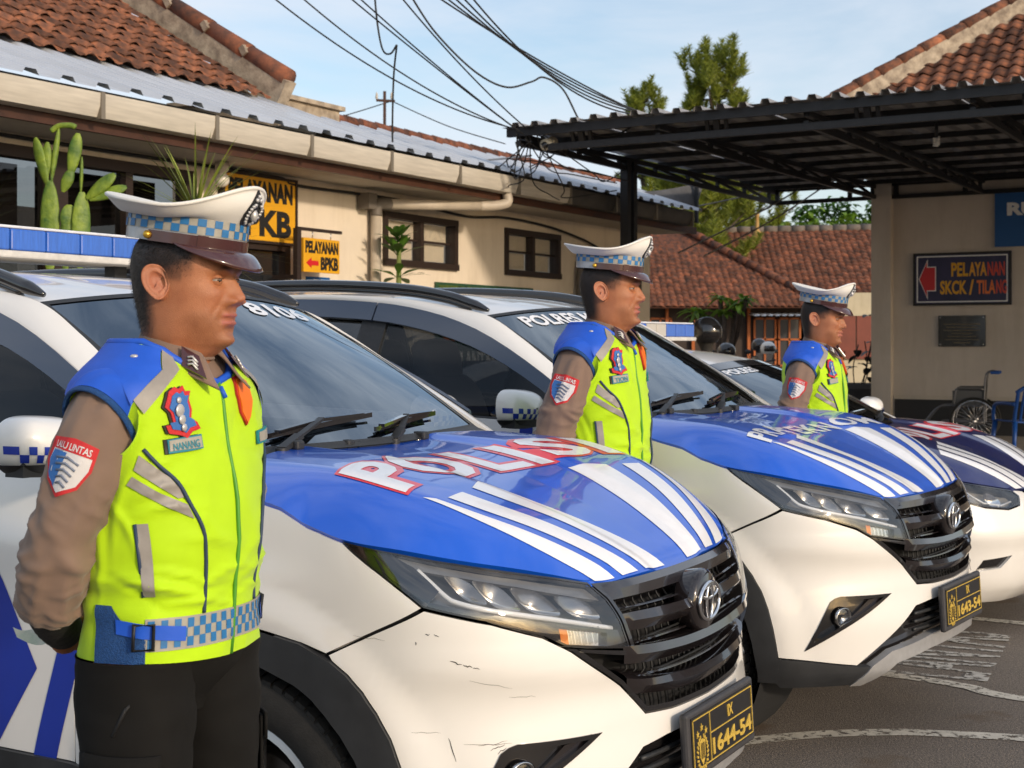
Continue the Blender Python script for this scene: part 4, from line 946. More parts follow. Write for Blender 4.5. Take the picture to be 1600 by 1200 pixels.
        for k in range(6):
            a=.545-.018*k; m=MB(); m.tube([S.belt(a*sg,z,-.014) for z in (.762+.0*k,.785,.800)],.003,5); m.build('signal_rib',LENS,h)
        m=MB(); m.tube(cr_path([S.belt(a*sg,z,-.016) for a,z in ((.878,.951),(.862,.922),(.842,.895),(.819,.882),(.738,.863),(.57,.828),(.41,.788))],6),.006,8); m.build('light_guide',LEDW,h)
        for a,z,rw,rh in ((.775,.908,.034,.030),(.700,.892,.040,.033),(.600,.872,.048,.032),(.485,.848,.050,.028)):
            m=MB(); c=(.006,.0)
            def cup(u,v,a=a,z=z,rw=rw,rh=rh):
                t=u*2*math.pi; ca,sa=math.cos(t),math.sin(t)
                x_=rw*v*abs(ca)**.6*(1 if ca>0 else -1); z_=rh*v*abs(sa)**.6*(1 if sa>0 else -1)
                return S.belt((a+x_+z_*.35)*sg,z+z_-x_*-.22,-.046+.032*v*v)
            m.grid(cup,28,6,cu=True); m.build('reflector',mat('satin_reflector',(.62,.61,.60),.22,metal=1),h)
        patch('lamp_lens',T(I0),[],(.025,.02),fn,0,LENS,h,0,MIDP)
    # ------- hood
    hf=lambda u,v:S.hood(u,v); UP=(-.2,0,-3)
    patch('hood',[(0,-.997),(.5,-.997),(1,-.997),(1,.997),(.5,.997),(0,.997)],[],(.03,.028),hf,0,BLUE,root,.018,UP,eps=(2e-3,2e-3))
    strips=[((.535,-.31,1,-.17),(.575,-.50,1,-.41)),((.58,-.60,1,-.50),(.577,-.715,1,-.665)),((.56,-.765,1,-.745),(.53,-.785,1,-.93))]
    for sg in (1,-1):
        for (u0,v0,u1,v1),(u2,v2,u3,v3) in strips:
            n=10; A=[(u0+(u1-u0)*i/n,sg*(v0+(v1-v0)*(i/n)**1.6)) for i in range(n+1)]; B=[(u2+(u3-u2)*i/n,sg*(v2+(v3-v2)*(i/n)**1.6)) for i in range(n+1)]
            poly=A+B[::-1]; poly=[(min(.994,u),v) for u,v in poly]
            patch('hood_stripe',poly,[],(.03,.02),hf,.0016,DECALW,root,0,UP,eps=(2e-3,2e-3))
    # ------- cowl, windscreen, roof, pillars
    def ws(v,t):
        xb=-.19-.07*v*v; xt=-.845-.075*v*v; y=(.665+(.587-.665)*t)*v; zb=1.147+.006*v*v; zt=1.590-.042*v*v
        b=math.sin(math.pi*t)*.016
        return (xb+(xt-xb)*t+b*.55,y,zb+(zt-zb)*t+b*.83)
    patch('windscreen',[(-1,.02),(1,.02),(1,1),(-1,1)],[],(.1,.06),ws,0,WSGLASS,root,0,UP)
    for pl in ([(-1,0),(1,0),(1,.035),(-1,.035)],[(-1,.978),(1,.978),(1,1.004),(-1,1.004)],[(-1.004,0),(-.975,0),(-.975,1),(-1.004,1)],[(1.004,0),(.975,0),(.975,1),(1.004,1)]):
        patch('windscreen_seal',pl,[],(.1,.05),ws,.003,PLASTK,root,0,UP)
    def cowl(v,t):
        a=Vector(S.hood(0,v))+Vector((.03,0,-.022)); b=Vector(ws(v,.02))+Vector((0,0,.004)); p=a.lerp(b,t); p.z+=-.010*math.sin(math.pi*t); return p
    patch('cowl_panel',[(-.985,0),(.985,0),(.985,1),(-.985,1)],[],(.05,.2),cowl,0,PLASTK,root,0,UP)
    for sg in (1,-1):
        for k in range(6):
            m=MB(); m.tube([tuple(Vector(cowl(sg*v,.12+.11*k))+Vector((0,0,.004))) for v in (.28,.4,.5,.6,.70)],.005,6); m.build('cowl_louvre',GLOSSK,root)
        for v in (.16,.50) if sg<0 else (.30,):
            p=Vector(S.hood(.02,sg*v)); m=MB(); m.box((p.x-.01,p.y,p.z+.010),(.05,.034,.026)); m.build('washer_nozzle',PLASTK,root,smooth=False,bevel=.007)
    add_wiper(root,tuple(Vector(cowl(-.62,.45))+Vector((0,0,.01))),tuple(Vector(ws(-.66,.06))+Vector((.006,0,.016))),tuple(Vector(ws(.10,.135))+Vector((.006,0,.016))))
    add_wiper(root,tuple(Vector(cowl(.12,.45))+Vector((0,0,.01))),tuple(Vector(ws(.02,.055))+Vector((.006,0,.016))),tuple(Vector(ws(.66,.11))+Vector((.006,0,.016))))
    for sg in (1,-1):
        m=MB(); m.grid(lambda u,v:(lambda a,b:a.lerp(b,v))(Vector(S.hood(.0,-.995*sg))*(1-u)+Vector((-.62,-.80*sg,1.128))*u+Vector((.02*(1-u),.004*sg,0)),Vector((-.20-.12*u,-(.675+.095*u)*sg,1.128+.012*u))),10,4); m.build('pillar_foot',PAINTW,root)
    rz=[(-.845,1.590,-.92,1.548),(-1.1,1.632,-1.14,1.594),(-1.4,1.662,-1.42,1.632),(-1.9,1.685,-1.9,1.655),(-2.5,1.680,-2.5,1.650),(-3.1,1.630,-3.1,1.598),(-3.36,1.585,-3.33,1.555)]
    RC=cr_path([(a,b,0) for a,b,c,d in rz],12); RE=cr_path([(c,d,0) for a,b,c,d in rz],12)
    def roof(s_,v):
        i=max(0,min(len(RC)-1.001,s_*(len(RC)-1))); j=int(i); t=i-j
        c=RC[j].lerp(RC[j+1],t); e_=RE[j].lerp(RE[j+1],t); w=v*v
        rib=.006*(math.exp(-((abs(v)-.5)/.06)**2)) *sstep(.08,.2,s_)
        return (c.x+(e_.x-c.x)*w,.585*v*(1-.02*s_),c.y+(e_.y-c.y)*w+rib)
    patch('roof',[(0,-1),(1,-1),(1,1),(0,1)],[],(.03,.06),roof,0,PAINTW,root,0,(-1.7,0,0),eps=(2e-3,2e-3))
    def Gs(x,z): t=z-1.13; return (x,-(.787-.30*t-.25*t*t),z)
    inner=[(-.205,-.685,1.135),(-.38,-.660,1.240),(-.56,-.638,1.352),(-.74,-.612,1.462),(-.915,-.590,1.549),(-1.14,-.586,1.594),(-1.42,-.585,1.632),(-1.9,-.583,1.655),(-2.5,-.58,1.650),(-3.1,-.577,1.598),(-3.33,-.575,1.555)]
    ox=[(-.26,1.128),(-.42,1.235),(-.60,1.336),(-.80,1.432),(-.98,1.500),(-1.2,1.556),(-1.5,1.598),(-2.0,1.620),(-2.6,1.604),(-3.1,1.54),(-3.3,1.49)]
    strip_surface('roof_rail_panel',inner,[Gs(*p) for p in ox],PAINTW,root,10)
    TOP=[(p.x,p.z) for p in cr_path([Gs(*p) for p in ox],6)]
    def topz(x):
        for (x0,z0),(x1,z1) in zip(TOP,TOP[1:]):
            if x1<=x<=x0: return z0+(z1-z0)*(x-x0)/(x1-x0)
        return TOP[-1][1]
    for sg in (1,-1):
        gs=(lambda x,z:Gs(x,z)) if sg>0 else (lambda x,z:(lambda p:(p[0],-p[1],p[2]))(Gs(x,z)))
        FL=(-1.7,0,1.2); bz=lambda x:belt_z(x)-.01
        tp=lambda xa,xb,n=10:[(xa+(xb-xa)*i/n,topz(xa+(xb-xa)*i/n)) for i in range(n+1)]
        patch('front_window',[(-.31,bz(-.31))]+tp(-.31,-1.43)+[(-1.43,bz(-1.43))],[],(.06,.06),gs,-.006,SDGLASS,root,0,FL)
        patch('pillar_cover',tp(-1.42,-1.56,3)+[(-1.56,bz(-1.5)),(-1.42,bz(-1.5))],[],(.05,.05),gs,.001,PLASTK,root,.02,FL)
        patch('rear_window',tp(-1.55,-2.36,6)+[(-2.36,bz(-2.36)),(-1.55,bz(-1.55))],[],(.06,.06),gs,-.006,REARGL,root,0,FL)
        patch('pillar_cover',tp(-2.35,-2.46,3)+[(-2.46,bz(-2.4)),(-2.35,bz(-2.4))],[],(.05,.05),gs,.001,PLASTK,root,.02,FL)
        patch('quarter_window',tp(-2.45,-3.05,5)+[(-3.05,bz(-3.0)),(-2.45,bz(-2.45))],[],(.06,.06),gs,-.006,REARGL,root,0,FL)
        patch('rear_pillar',tp(-3.05,-3.3,4)+[(-3.42,bz(-3.3)),(-3.05,bz(-3.05))],[],(.05,.05),gs,.001,PAINTW,root,.02,FL)
        # rain visors: dark acrylic strips standing off the glass
        vis=[(-1.00,.10),(-1.5,.075)]
        def vbot(x): return topz(x)-(.052+.018*sstep(-.5,-1.2,x))
        for xa,xb in ((-.36,-1.485),(-1.495,-2.40)):
            n=12; top=[(xa+(xb-xa)*i/n,topz(xa+(xb-xa)*i/n)+.006) for i in range(n+1)]; bot=[(x,vbot(x)) for x,_ in top]
            patch('rain_visor',top+bot[::-1],[],(.05,.02),gs,.020,VISOR,root,.016,FL)
        m=MB(); m.tube([gs(x,belt_z(x)-.004) for x in (-.30,-.7,-1.1,-1.5,-2.0,-2.5,-3.05)],.010,6); m.build('window_seal',PLASTK,root)
        # roof rail
        pts=[(-.93,1.572),(-1.02,1.602),(-1.16,1.640),(-1.42,1.676),(-1.9,1.702),(-2.4,1.700),(-2.85,1.668),(-3.05,1.612)]
        m=MB(); m.tube(cr_path([(x,-.565*sg,z) for x,z in pts],8),lambda t:.021*min(1,.35+6*min(t,1-t)),10)
        m.tube(cr_path([(x,-.565*sg,z-.022) for x,z in pts[1:-1]],6),.012,8); m.build('roof_rail',GLOSSK,root)
        add_mirror(root,1 if sg<0 else -1) if False else None
    add_mirror(root,1,c=(-.50,-.955,1.195)); add_mirror(root,-1,c=(-.60,-.94,1.185))
    # ------- rear end
    m=MB(); m.grid(lambda u,v:(-3.34-.13*v,(-1+2*u)*(.575+.15*v),1.56-.42*v),10,4); m.build('tailgate_window',REARGL,root)
    for sg in (1,-1):
        m=MB(); m.box((-3.46,sg*.64,.98),(.10,.16,.26)); m.build('tail_light',mat('tail_lens',(.35,.01,.01),.15,coat=1),root,smooth=False,bevel=.02)
    # ------- cabin
    m=MB(); m.box((-1.6,0,.42),(2.9,1.36,.06)); m.box((-.45,0,.78),(.06,1.3,.7)); m.build('floor_pan',DARK,root,smooth=False)
    m=MB()
    def dash(u,v):
        y=(-1+2*u)*.66; return (-.30-.34*v,y,1.10+.02*math.sin(math.pi*v)-.18*max(0,v-.7)/.3)
    m.grid(dash,12,10); m.build('dashboard',SEAT,root)
    m=MB(); m.tube([(-.86+.06*math.sin(t*math.pi/16)*.5,.36*-1+.185*math.cos(t*math.pi/16),1.02+.17*math.sin(t*math.pi/16)) for t in range(32)],.014,8,closed=True); m.beam((-.60,-.36,.93),(-.86,-.36,1.02),.05,.05); m.build('steering_wheel',PLASTK,root)
    def seat(x,y,w,h):
        e=bpy.data.objects.new('seat',None); COL.objects.link(e); e.parent=root; e.location=(x,y,0); e.empty_display_size=.05
        def cush(u,v,cx,cz,hx,hy,hz,tilt):
            t=u*2*math.pi; q=(v-.5)*math.pi; c=lambda a:abs(math.cos(a))**.55*(1 if math.cos(a)>0 else -1); s_=lambda a:abs(math.sin(a))**.55*(1 if math.sin(a)>0 else -1)
            X=hx*c(q)*c(t);Y=hy*c(q)*s_(t);Z=hz*s_(q); return (cx+X-Z*tilt,Y,cz+Z)
        m=MB(); m.grid(lambda u,v:cush(u,v,.15,.62,.27,w,.09,0),28,14,cu=True); m.build('seat_cushion',SEAT,e)
        m=MB(); m.grid(lambda u,v:cush(u,v,-.13,.98,.075,w,h,.26),28,14,cu=True); m.build('backrest',SEAT,e)
        m=MB(); m.grid(lambda u,v:cush(u,v,-.235,1.355,.06,w*.55,.10,.2),24,12,cu=True); m.build('headrest',SEAT,e)
        m=MB(); 
        for s_ in (-1,1): m.tube([(-.20,s_*.055,1.20),(-.225,s_*.055,1.30)],.006,6)
        m.build('headrest_post',CHROME,e)
    for y in (-.36,.36): seat(-1.12,y,.245,.33)
    for y in (-.36,.36): seat(-2.02,y,.30,.32)
    for (x,y,st_) in ((0,-.735,0),(0,.735,0),(-S.wb,-.735,0),(-S.wb,.735,0)): make_wheel(root,x,y,S.rw,st_,-1 if y<0 else 1)
    m=MB(); m.bbox((-3.2,-.6,.24),(.30,.6,.30)); m.build('underbody',DARK,root,smooth=False)
    return ws,roof
CARP=[(-.211,3.944,.513),(.990,5.746,.604)]
suv=thing('police_car','white police SUV with POLISI on its blue hood, plate 1644-54','car',(CARP[0][0],CARP[0][1],0),-CARP[0][2],'police cars parked in a row')
WSF,ROOFF=make_suv(suv)
suv2=copy_tree(suv); suv2.location=(CARP[1][0],CARP[1][1],0); suv2.rotation_euler=(0,0,-CARP[1][2])
suv2['label']='white police SUV with roof rails and plain white word on its blue hood, plate 1643-54'
def hood_text(root,S_,txt,v0,v1,u0,u1,outline,dz=0.0,bold=.04,hs=None):
    """lettering that reads from in front of the car: its feet towards the nose"""
    hf=lambda u,v:S_.hood(u,v); w=v1-v0; h=u1-u0
    pl=lambda x,y:(u1-y,v0+x)
    if outline: text_surf('hood_letters_outline',txt,w+.02,h+.022,outline,root,lambda x,y:(u1+.011-y,v0-.01+x),hf,.0014,(.03,.03),bold+.055,(-.2,0,-3),eps=(2e-3,2e-3),spacing=1.12)
    text_surf('hood_letters',txt,w,h,DECALW,root,pl,hf,.0026,(.03,.03),bold,(-.2,0,-3),eps=(2e-3,2e-3),spacing=1.12)
def glass_text(root,ws,txt,v0,v1,t0,t1,name='windscreen_letters'):
    text_surf(name,txt,v1-v0,t1-t0,DECALW,root,lambda x,y:(v0+x,t0+y),ws,.003,(.06,.06),.03,(-.2,0,-3))
hood_text(suv,S,'POLISI',-.79,.74,.26,.485,DECALR,bold=.035)
hood_text(suv2,S,'PRATEKNOM',-.80,.72,.42,.53,None,bold=.03)
glass_text(suv,WSF,'8106',.18,.74,.84,.945); glass_text(suv2,WSF,'POLRES MAGELANG',-.80,.80,.835,.945)
number_plate(suv,.838,.474,'1644-54',-.06); number_plate(suv2,.838,.474,'1643-54',-.06)
light_bar(suv,-1.66,1.715,1.20,.092)
# blue chevrons and bars on the doors of both
def side_blue(root):
    fn=lambda a,z:S.belt(a,z)
    for sg in (1,-1):
        T=(lambda p:p) if sg>0 else mirr
        for pl in ([(-.66,1.13),(-.575,1.13),(-.60,.99),(-.565,.99)] and [(-.615,1.12),(-.555,1.12),(-.54,.96),(-.60,.96)],
                   [(-.545,.80),(-.465,.80),(-.60,.395),(-.68,.395)],[(-.80,.86),(-.66,.62),(-.80,.42),(-.93,.42),(-.80,.62),(-.94,.86)],
                   [(-1.10,.86),(-.96,.62),(-1.10,.42),(-1.36,.42),(-1.22,.62),(-1.36,.86)]):
            patch('door_stripe',T([(ax(x),z) for x,z in pl]),[],(.04,.04),fn,.0016,DKBLUE,root,0,MIDP)
side_blue(suv); side_blue(suv2)
SCR=mat('scratch_black',(.03,.028,.025),.8); rs=random.Random(4)
for a0,z0,a1,z1,r_ in ((.905,.815,.895,.812,.0016),(.885,.812,.872,.810,.0014),(.925,.795,.923,.790,.0018),(.842,.756,.815,.748,.0020),(.812,.748,.792,.742,.0022),(.79,.740,.775,.738,.0014),(.80,.712,.71,.690,.0007),(.72,.668,.66,.664,.0008),(.93,.60,.875,.597,.0008),(.86,.585,.845,.535,.0022),(.83,.572,.73,.566,.0010),(.80,.565,.74,.572,.0010),(.775,.555,.745,.566,.0016),(.76,.548,.742,.560,.0016),(1.08,.80,1.0,.796,.0006)):
    m=MB(); m.tube([S.belt(a0+(a1-a0)*k/6,z0+(z1-z0)*k/6+rs.uniform(-.002,.002),.0004) for k in range(7)],lambda t:r_*.55*(.35+.65*math.sin(math.pi*min(.98,t+.01))),5); m.build('paint_scratch',SCR,suv)
# ---------------------------------------------------------------- sedan
SEDAN=dict(Lc=.62,xs=.2,xr=-3.0,Lr=.5,nr=3.0,wb=2.6,rw=.315,flare=.014,rflare=.41,
 W=[(.12,.72),(.2,.77),(.3,.82),(.5,.845),(.7,.84),(.8,.83),(.88,.81),(.96,.78)],
 Xf=[(.12,.66),(.18,.74),(.25,.80),(.4,.84),(.52,.84),(.60,.825),(.66,.79),(.70,.75),(.76,.66),(.85,.5),(.95,.4)],
 n=[(.2,2.4),(.6,2.4),(.72,2.5),(1.0,2.6)],Xr=[(.2,-3.4),(.35,-3.52),(.6,-3.52),(.75,-3.5),(1.0,-3.42)],
 ridge=[(.2,.50),(.6,.50),(1.13,.52)],sidecrease=(.72,.03,.010),
 hoodA0=1.46,hoodA1=.40,hx0=-.20,hx1=.752,
 hoodz=[(0,.700),(.3,.705),(.40,.712),(.55,.735),(.7,.762),(.9,.800),(1.1,.838),(1.25,.868),(1.36,.895),(1.47,.925)],
 hzc=[(-.20,.985),(0,.968),(.25,.920),(.45,.858),(.6,.795),(.70,.738),(.752,.700)],
 hroll=.70,hbump=[(0,0),(.30,.006),(.42,.020),(.6,.016),(.74,.008),(1,0)])
S3=CarShape(SEDAN)
def make_sedan(root):
    fn=lambda a,z:S3.belt(a,z); hf=lambda u,v:S3.hood(u,v); UP=(-.2,0,-3); MP=(-1.3,0,.6); G=.0022; st=(.03,.026)
    ax=lambda x:S3.A1+S3.xs-x
    HL=[(1.08,.832),(.9,.797),(.7,.758),(.55,.731),(.42,.708),(.40,.68),(.45,.640),(.55,.625),(.68,.640),(.82,.680),(.96,.745)]
    gr=[(0,.60),(.20,.605),(.27,.64),(.33,.695),(.2,.700),(0,.697)]; lowg=[(0,.24),(.30,.26),(.40,.33),(.30,.42),(0,.44)]
    arch=lambda r,wx,ts:[(ax(wx+r*math.cos(R(t))),.315+r*math.sin(R(t))) for t in ts]
    FA=[(.955,.22),(.965,.38),(1.0,.50),(1.06,.60),(1.13,.655)]
    bump=[(0,.16),(.5,.15),(.85,.17)]+FA[:-1]+[(1.10,.63),(.97,.742),(.82,.677),(.68,.637),(.55,.622),(.45,.637),(.398,.68),(.41,.706),(.33,.697),(.27,.638),(.20,.603),(0,.598)]
    slot=[(.55,.40),(.72,.385),(.76,.33),(.62,.34)]
    patch('front_bumper',off_poly(sym(bump),G),[sym(lowg)] if False else [slot,mirr(slot)],st,fn,0,PAINTW,root,.02,MP)
    patch('lower_intake',sym(lowg),[],(.03,.03),fn,.003,GLOSSK,root,0,MP)
    g=bpy.data.objects.new('grille',None); COL.objects.link(g); g.parent=root
    patch('grille_back',sym(gr),[],(.03,.03),fn,-.02,DARK,g,0,MP)
    for zz in (.622,.645,.668,.688):
        m=MB(); m.tube([S3.belt(a*.02,zz,.002) for a in range(-14,15)],.006,6); m.build('grille_slat',CHROME if zz>.68 else GLOSSK,g)
    for sg in (1,-1):
        T=(lambda p:p) if sg>0 else mirr
        patch('fog_recess',T(slot),[],(.03,.02),fn,-.015,GLOSSK,root,0,MP)
        h=bpy.data.objects.new('headlight',None); COL.objects.link(h); h.parent=root
        patch('lamp_housing',T(HL),[],(.03,.02),fn,-.05,mat('lamp_pearl',(.42,.40,.36),.25,metal=.5),h,0,MP)
        patch('lamp_frame',T(off_poly(HL,.002)),[T(off_poly(HL,.008))],(.03,.01),fn,.001,GLOSSK,h,.05,MP)
        for a,z,r_ in ((.60,.675,.045),(.76,.715,.045)):
            m=MB(); m.grid(lambda u,v:S3.belt((a+r_*v*math.cos(u*2*math.pi))*sg,z+r_*.8*v*math.sin(u*2*math.pi)+.0,-.045+.03*v*v),24,5,cu=True); m.build('reflector',CHROME,h)
        m=MB(); m.tube([S3.belt(a*sg,z,-.02) for a,z in ((.47,.665),(.56,.65),(.66,.665),(.70,.70),(.72,.74))],.005,6); m.build('light_guide',LEDW,h)
        patch('lamp_lens',T(off_poly(HL,.005)),[],(.03,.02),fn,.0,LENS,h,0,MP)
        hz=[(a,lerp_tab(S3.hoodz,a)-.004) for a in (1.1,1.18,1.25,1.30,1.36,1.42,1.47)]
        fen=[(.974,.744),(1.08,.829)]+hz+[(1.6,.945),(ax(-.6),.955),(ax(-.6),.25)]+arch(.37,0,(176,160,144,128,112,96))+[(1.26,.685),(1.20,.672),(1.13,.657),(1.105,.632)]
        patch('front_fender',T(off_poly(fen,G)),[],st,fn,0,PAINTW,root,.02,MP)
        for nm,x0,x1 in (('front_door',-.6,-1.6),('rear_door',-1.6,-2.3)):
            dd=patch(nm,T(off_poly([(ax(x0),.25),(ax(x0),.955),(ax(x1),.975),(ax(x1),.25)],G)),[],(.05,.04),fn,0,PAINTW,root,.02,MP)
            m=MB(); m.tube([S3.belt(ax(x1+.28)*sg,.86,.003),S3.belt(ax(x1+.2)*sg,.86,.03),S3.belt(ax(x1+.12)*sg,.86,.03),S3.belt(ax(x1+.06)*sg,.86,.003)],.012,8); m.build('handle',PAINTW,dd)
        patch('rear_quarter',T([(ax(-2.305),.5),(ax(-2.305),.975),(S3.A3,.99),(S3.A3,.25),(ax(-2.99),.25)]+arch(.37,-S3.wb,(10,30,50,70,90,110,130,150))[::-1]),[],(.06,.05),fn,0,PAINTW,root,.02,MP)
        patch('inner_skin',T([(1.0,.22),(1.02,.45),(1.14,.63)]+arch(.36,0,(80,100,120,140,160,176))+[(ax(-.4),.2),(ax(-2.2),.2)]+arch(.36,-S3.wb,(2,30,60,90,120,150,178))+[(S3.A3,.25),(S3.A3,.97),(ax(-.6),.94),(1.48,.90),(1.2,.84),(1.0,.74),(.6,.60),(.3,.58),(.4,.44),(.5,.25)]),[],(.07,.06),fn,-.022,DARK,root,0,MP)
        m=MB(); m.lathe([(.36,-.80*sg),(.36,-.44*sg),(.05,-.44*sg)],28,axis='y',c=(0,0,.315)); m.build('wheel_housing',DARK,root)
        m=MB(); m.lathe([(.36,-.80*sg),(.36,-.44*sg),(.05,-.44*sg)],28,axis='y',c=(-S3.wb,0,.315)); m.build('wheel_housing',DARK,root)
    patch('hood',[(0,-.997),(.5,-.997),(1,-.997),(1,.997),(.5,.997),(0,.997)],[],(.035,.03),hf,0,NAVY,root,.018,UP,eps=(2e-3,2e-3))
    for sg in (1,-1):
        for (u0,v0,u1,v1),(u2,v2,u3,v3) in [((.52,-.40,1,-.20),(.55,-.52,1,-.42)),((.55,-.56,1,-.46),(.57,-.66,1,-.66)),((.58,-.70,1,-.70),(.60,-.78,1,-.88))]:
            n=8; A=[(u0+(u1-u0)*i/n,sg*(v0+(v1-v0)*(i/n)**1.5)) for i in range(n+1)]; B=[(u2+(u3-u2)*i/n,sg*(v2+(v3-v2)*(i/n)**1.5)) for i in range(n+1)]
            patch('hood_stripe',[(min(.994,u),v) for u,v in A+B[::-1]],[],(.04,.03),hf,.0016,DECALW,root,0,UP,eps=(2e-3,2e-3))
    def ws(v,t):
        xb=-.10-.12*v*v; xt=-.90-.09*v*v; y=(.69+(.555-.69)*t)*v; zb=.985-.02*v*v; zt=1.335-.045*v*v; b=math.sin(math.pi*t)*.025
        return (xb+(xt-xb)*t+b*.4,y,zb+(zt-zb)*t+b*.9)
    patch('windscreen',[(-1,.02),(1,.02),(1,1),(-1,1)],[],(.1,.08),ws,0,WSGLASS,root,0,UP)
    for pl in ([(-1,0),(1,0),(1,.04),(-1,.04)],[(-1,.90),(1,.90),(1,1.004),(-1,1.004)],[(-1.004,0),(-.965,0),(-.965,1),(-1.004,1)],[(1.004,0),(.965,0),(.965,1),(1.004,1)]):
        patch('windscreen_seal',pl,[],(.1,.05),ws,.003,GLOSSK,root,0,UP)
    def cowl(v,t):
        a=Vector(S3.hood(0,v))+Vector((.03,0,-.02)); b=Vector(ws(v,.02))+Vector((0,0,.004)); return a.lerp(b,t)
    patch('cowl_panel',[(-.985,0),(.985,0),(.985,1),(-.985,1)],[],(.06,.25),cowl,0,PLASTK,root,0,UP)
    add_wiper(root,tuple(Vector(cowl(-.55,.5))),tuple(Vector(ws(-.6,.07))+Vector((.006,0,.014))),tuple(Vector(ws(.10,.15))+Vector((.006,0,.014))))
    add_wiper(root,tuple(Vector(cowl(.15,.5))),tuple(Vector(ws(.05,.06))+Vector((.006,0,.014))),tuple(Vector(ws(.66,.13))+Vector((.006,0,.014))))
    rz=[(-.90,1.335,-.99,1.290),(-1.2,1.385,-1.25,1.335),(-1.7,1.415,-1.7,1.365),(-2.2,1.395,-2.2,1.340),(-2.6,1.33,-2.55,1.28)]
    RC=cr_path([(a,b,0) for a,b,c,d in rz],10); RE=cr_path([(c,d,0) for a,b,c,d in rz],10)
    def roof(s_,v):
        i=max(0,min(len(RC)-1.001,s_*(len(RC)-1))); j=int(i); t=i-j; c=RC[j].lerp(RC[j+1],t); e_=RE[j].lerp(RE[j+1],t); w=v*v
        return (c.x+(e_.x-c.x)*w,.558*v,c.y+(e_.y-c.y)*w)
    patch('roof',[(0,-1),(1,-1),(1,1),(0,1)],[],(.05,.08),roof,0,PAINTW,root,0,(-1.7,0,0),eps=(2e-3,2e-3))
    def Gs(x,z): t=z-.95; return (x,-(.775-.42*t-.30*t*t),z)
    inner=[(-.20,-.70,.965),(-.42,-.665,1.065),(-.68,-.62,1.175),(-.99,-.56,1.291),(-1.25,-.56,1.335),(-1.7,-.56,1.365),(-2.2,-.56,1.34),(-2.55,-.56,1.28),(-2.95,-.60,1.05)]
    ox=[(-.30,.955),(-.52,1.05),(-.78,1.15),(-1.08,1.245),(-1.32,1.285),(-1.7,1.31),(-2.1,1.285),(-2.4,1.20),(-2.65,1.0)]
    strip_surface('roof_rail_panel',inner,[Gs(*p) for p in ox],PAINTW,root,8)
    TOP=[(p.x,p.z) for p in cr_path([Gs(*p) for p in ox],6)]
    for sg in (1,-1):
        gs=(lambda x,z:Gs(x,z)) if sg>0 else (lambda x,z:(lambda p:(p[0],-p[1],p[2]))(Gs(x,z)))
        patch('side_window',TOP+[(-2.6,.96),(-.35,.95)],[[(-1.55,.98),(-1.63,.98),(-1.63,1.28),(-1.55,1.28)]],(.08,.06),gs,-.004,REARGL,root,0,(-1.6,0,1))
        patch('pillar_cover',[(-1.55,.96),(-1.63,.96),(-1.63,1.30),(-1.55,1.30)],[],(.06,.06),gs,.0,PLASTK,root,0,(-1.6,0,1))
        m=MB(); m.grid(lambda u,v:(lambda a,b:a.lerp(b,v))(Vector(S3.hood(.0,-.995*sg))*(1-u)+Vector((-.7,-.785*sg,.95))*u,Vector((-.19-.25*u,-(.70+.06*u)*sg,.955))),8,3); m.build('pillar_foot',PAINTW,root)
        m=MB(); m.tube([gs(x,.955) for x in (-.35,-1,-1.6,-2.2,-2.62)],.012,6); m.build('window_seal',PLASTK,root)
    m=MB(); m.grid(lambda u,v:(-2.6-.42*v,(-1+2*u)*(.55+.06*v),1.325-.30*v),8,4); m.build('rear_window',REARGL,root)
    m=MB(); m.grid(lambda u,v:(-3.0-.42*v,(-1+2*u)*(.74-.12*v*v),1.0-.03*v),10,5); m.build('boot_lid',PAINTW,root)
    add_mirror(root,1,c=(-.50,-.94,1.03)); add_mirror(root,-1,c=(-.50,-.94,1.03))
    m=MB(); m.box((-1.5,0,.32),(2.6,1.3,.06)); m.build('floor_pan',DARK,root,smooth=False)
    m=MB(); m.grid(lambda u,v:(-.25-.4*v,(-1+2*u)*.66,.955+.01*math.sin(math.pi*v)),8,6); m.build('dashboard',SEAT,root)
    for y in (-.36,.36):
        m=MB(); m.sphere((-1.25,y,.82),(.10,.24,.34),20,12); m.build('seat_back',SEAT,root)
        m=MB(); m.sphere((-1.32,y,1.18),(.06,.13,.09),16,10); m.build('headrest',SEAT,root)
    for (x,y) in ((0,-.73),(0,.73),(-S3.wb,-.73),(-S3.wb,.73)): make_wheel(root,x,y,S3.rw,0,-1 if y<0 else 1,.195,.20)
    m=MB(); m.bbox((-3.2,-.7,.17),(.5,.7,.24)); m.build('underbody',DARK,root,smooth=False)
    return ws
sedan=thing('police_sedan','white police sedan with POLISI lettered on its dark navy hood','car',(2.12,7.72,0),-.60,'police cars parked in a row')
WS3=make_sedan(sedan)
hood_text(sedan,S3,'POLISI',-.80,.78,.20,.46,DECALR,bold=.035)
glass_text(sedan,WS3,'POLRES',-.78,-.30,.80,.885)
light_bar(sedan,-1.62,1.45,1.0,.10)
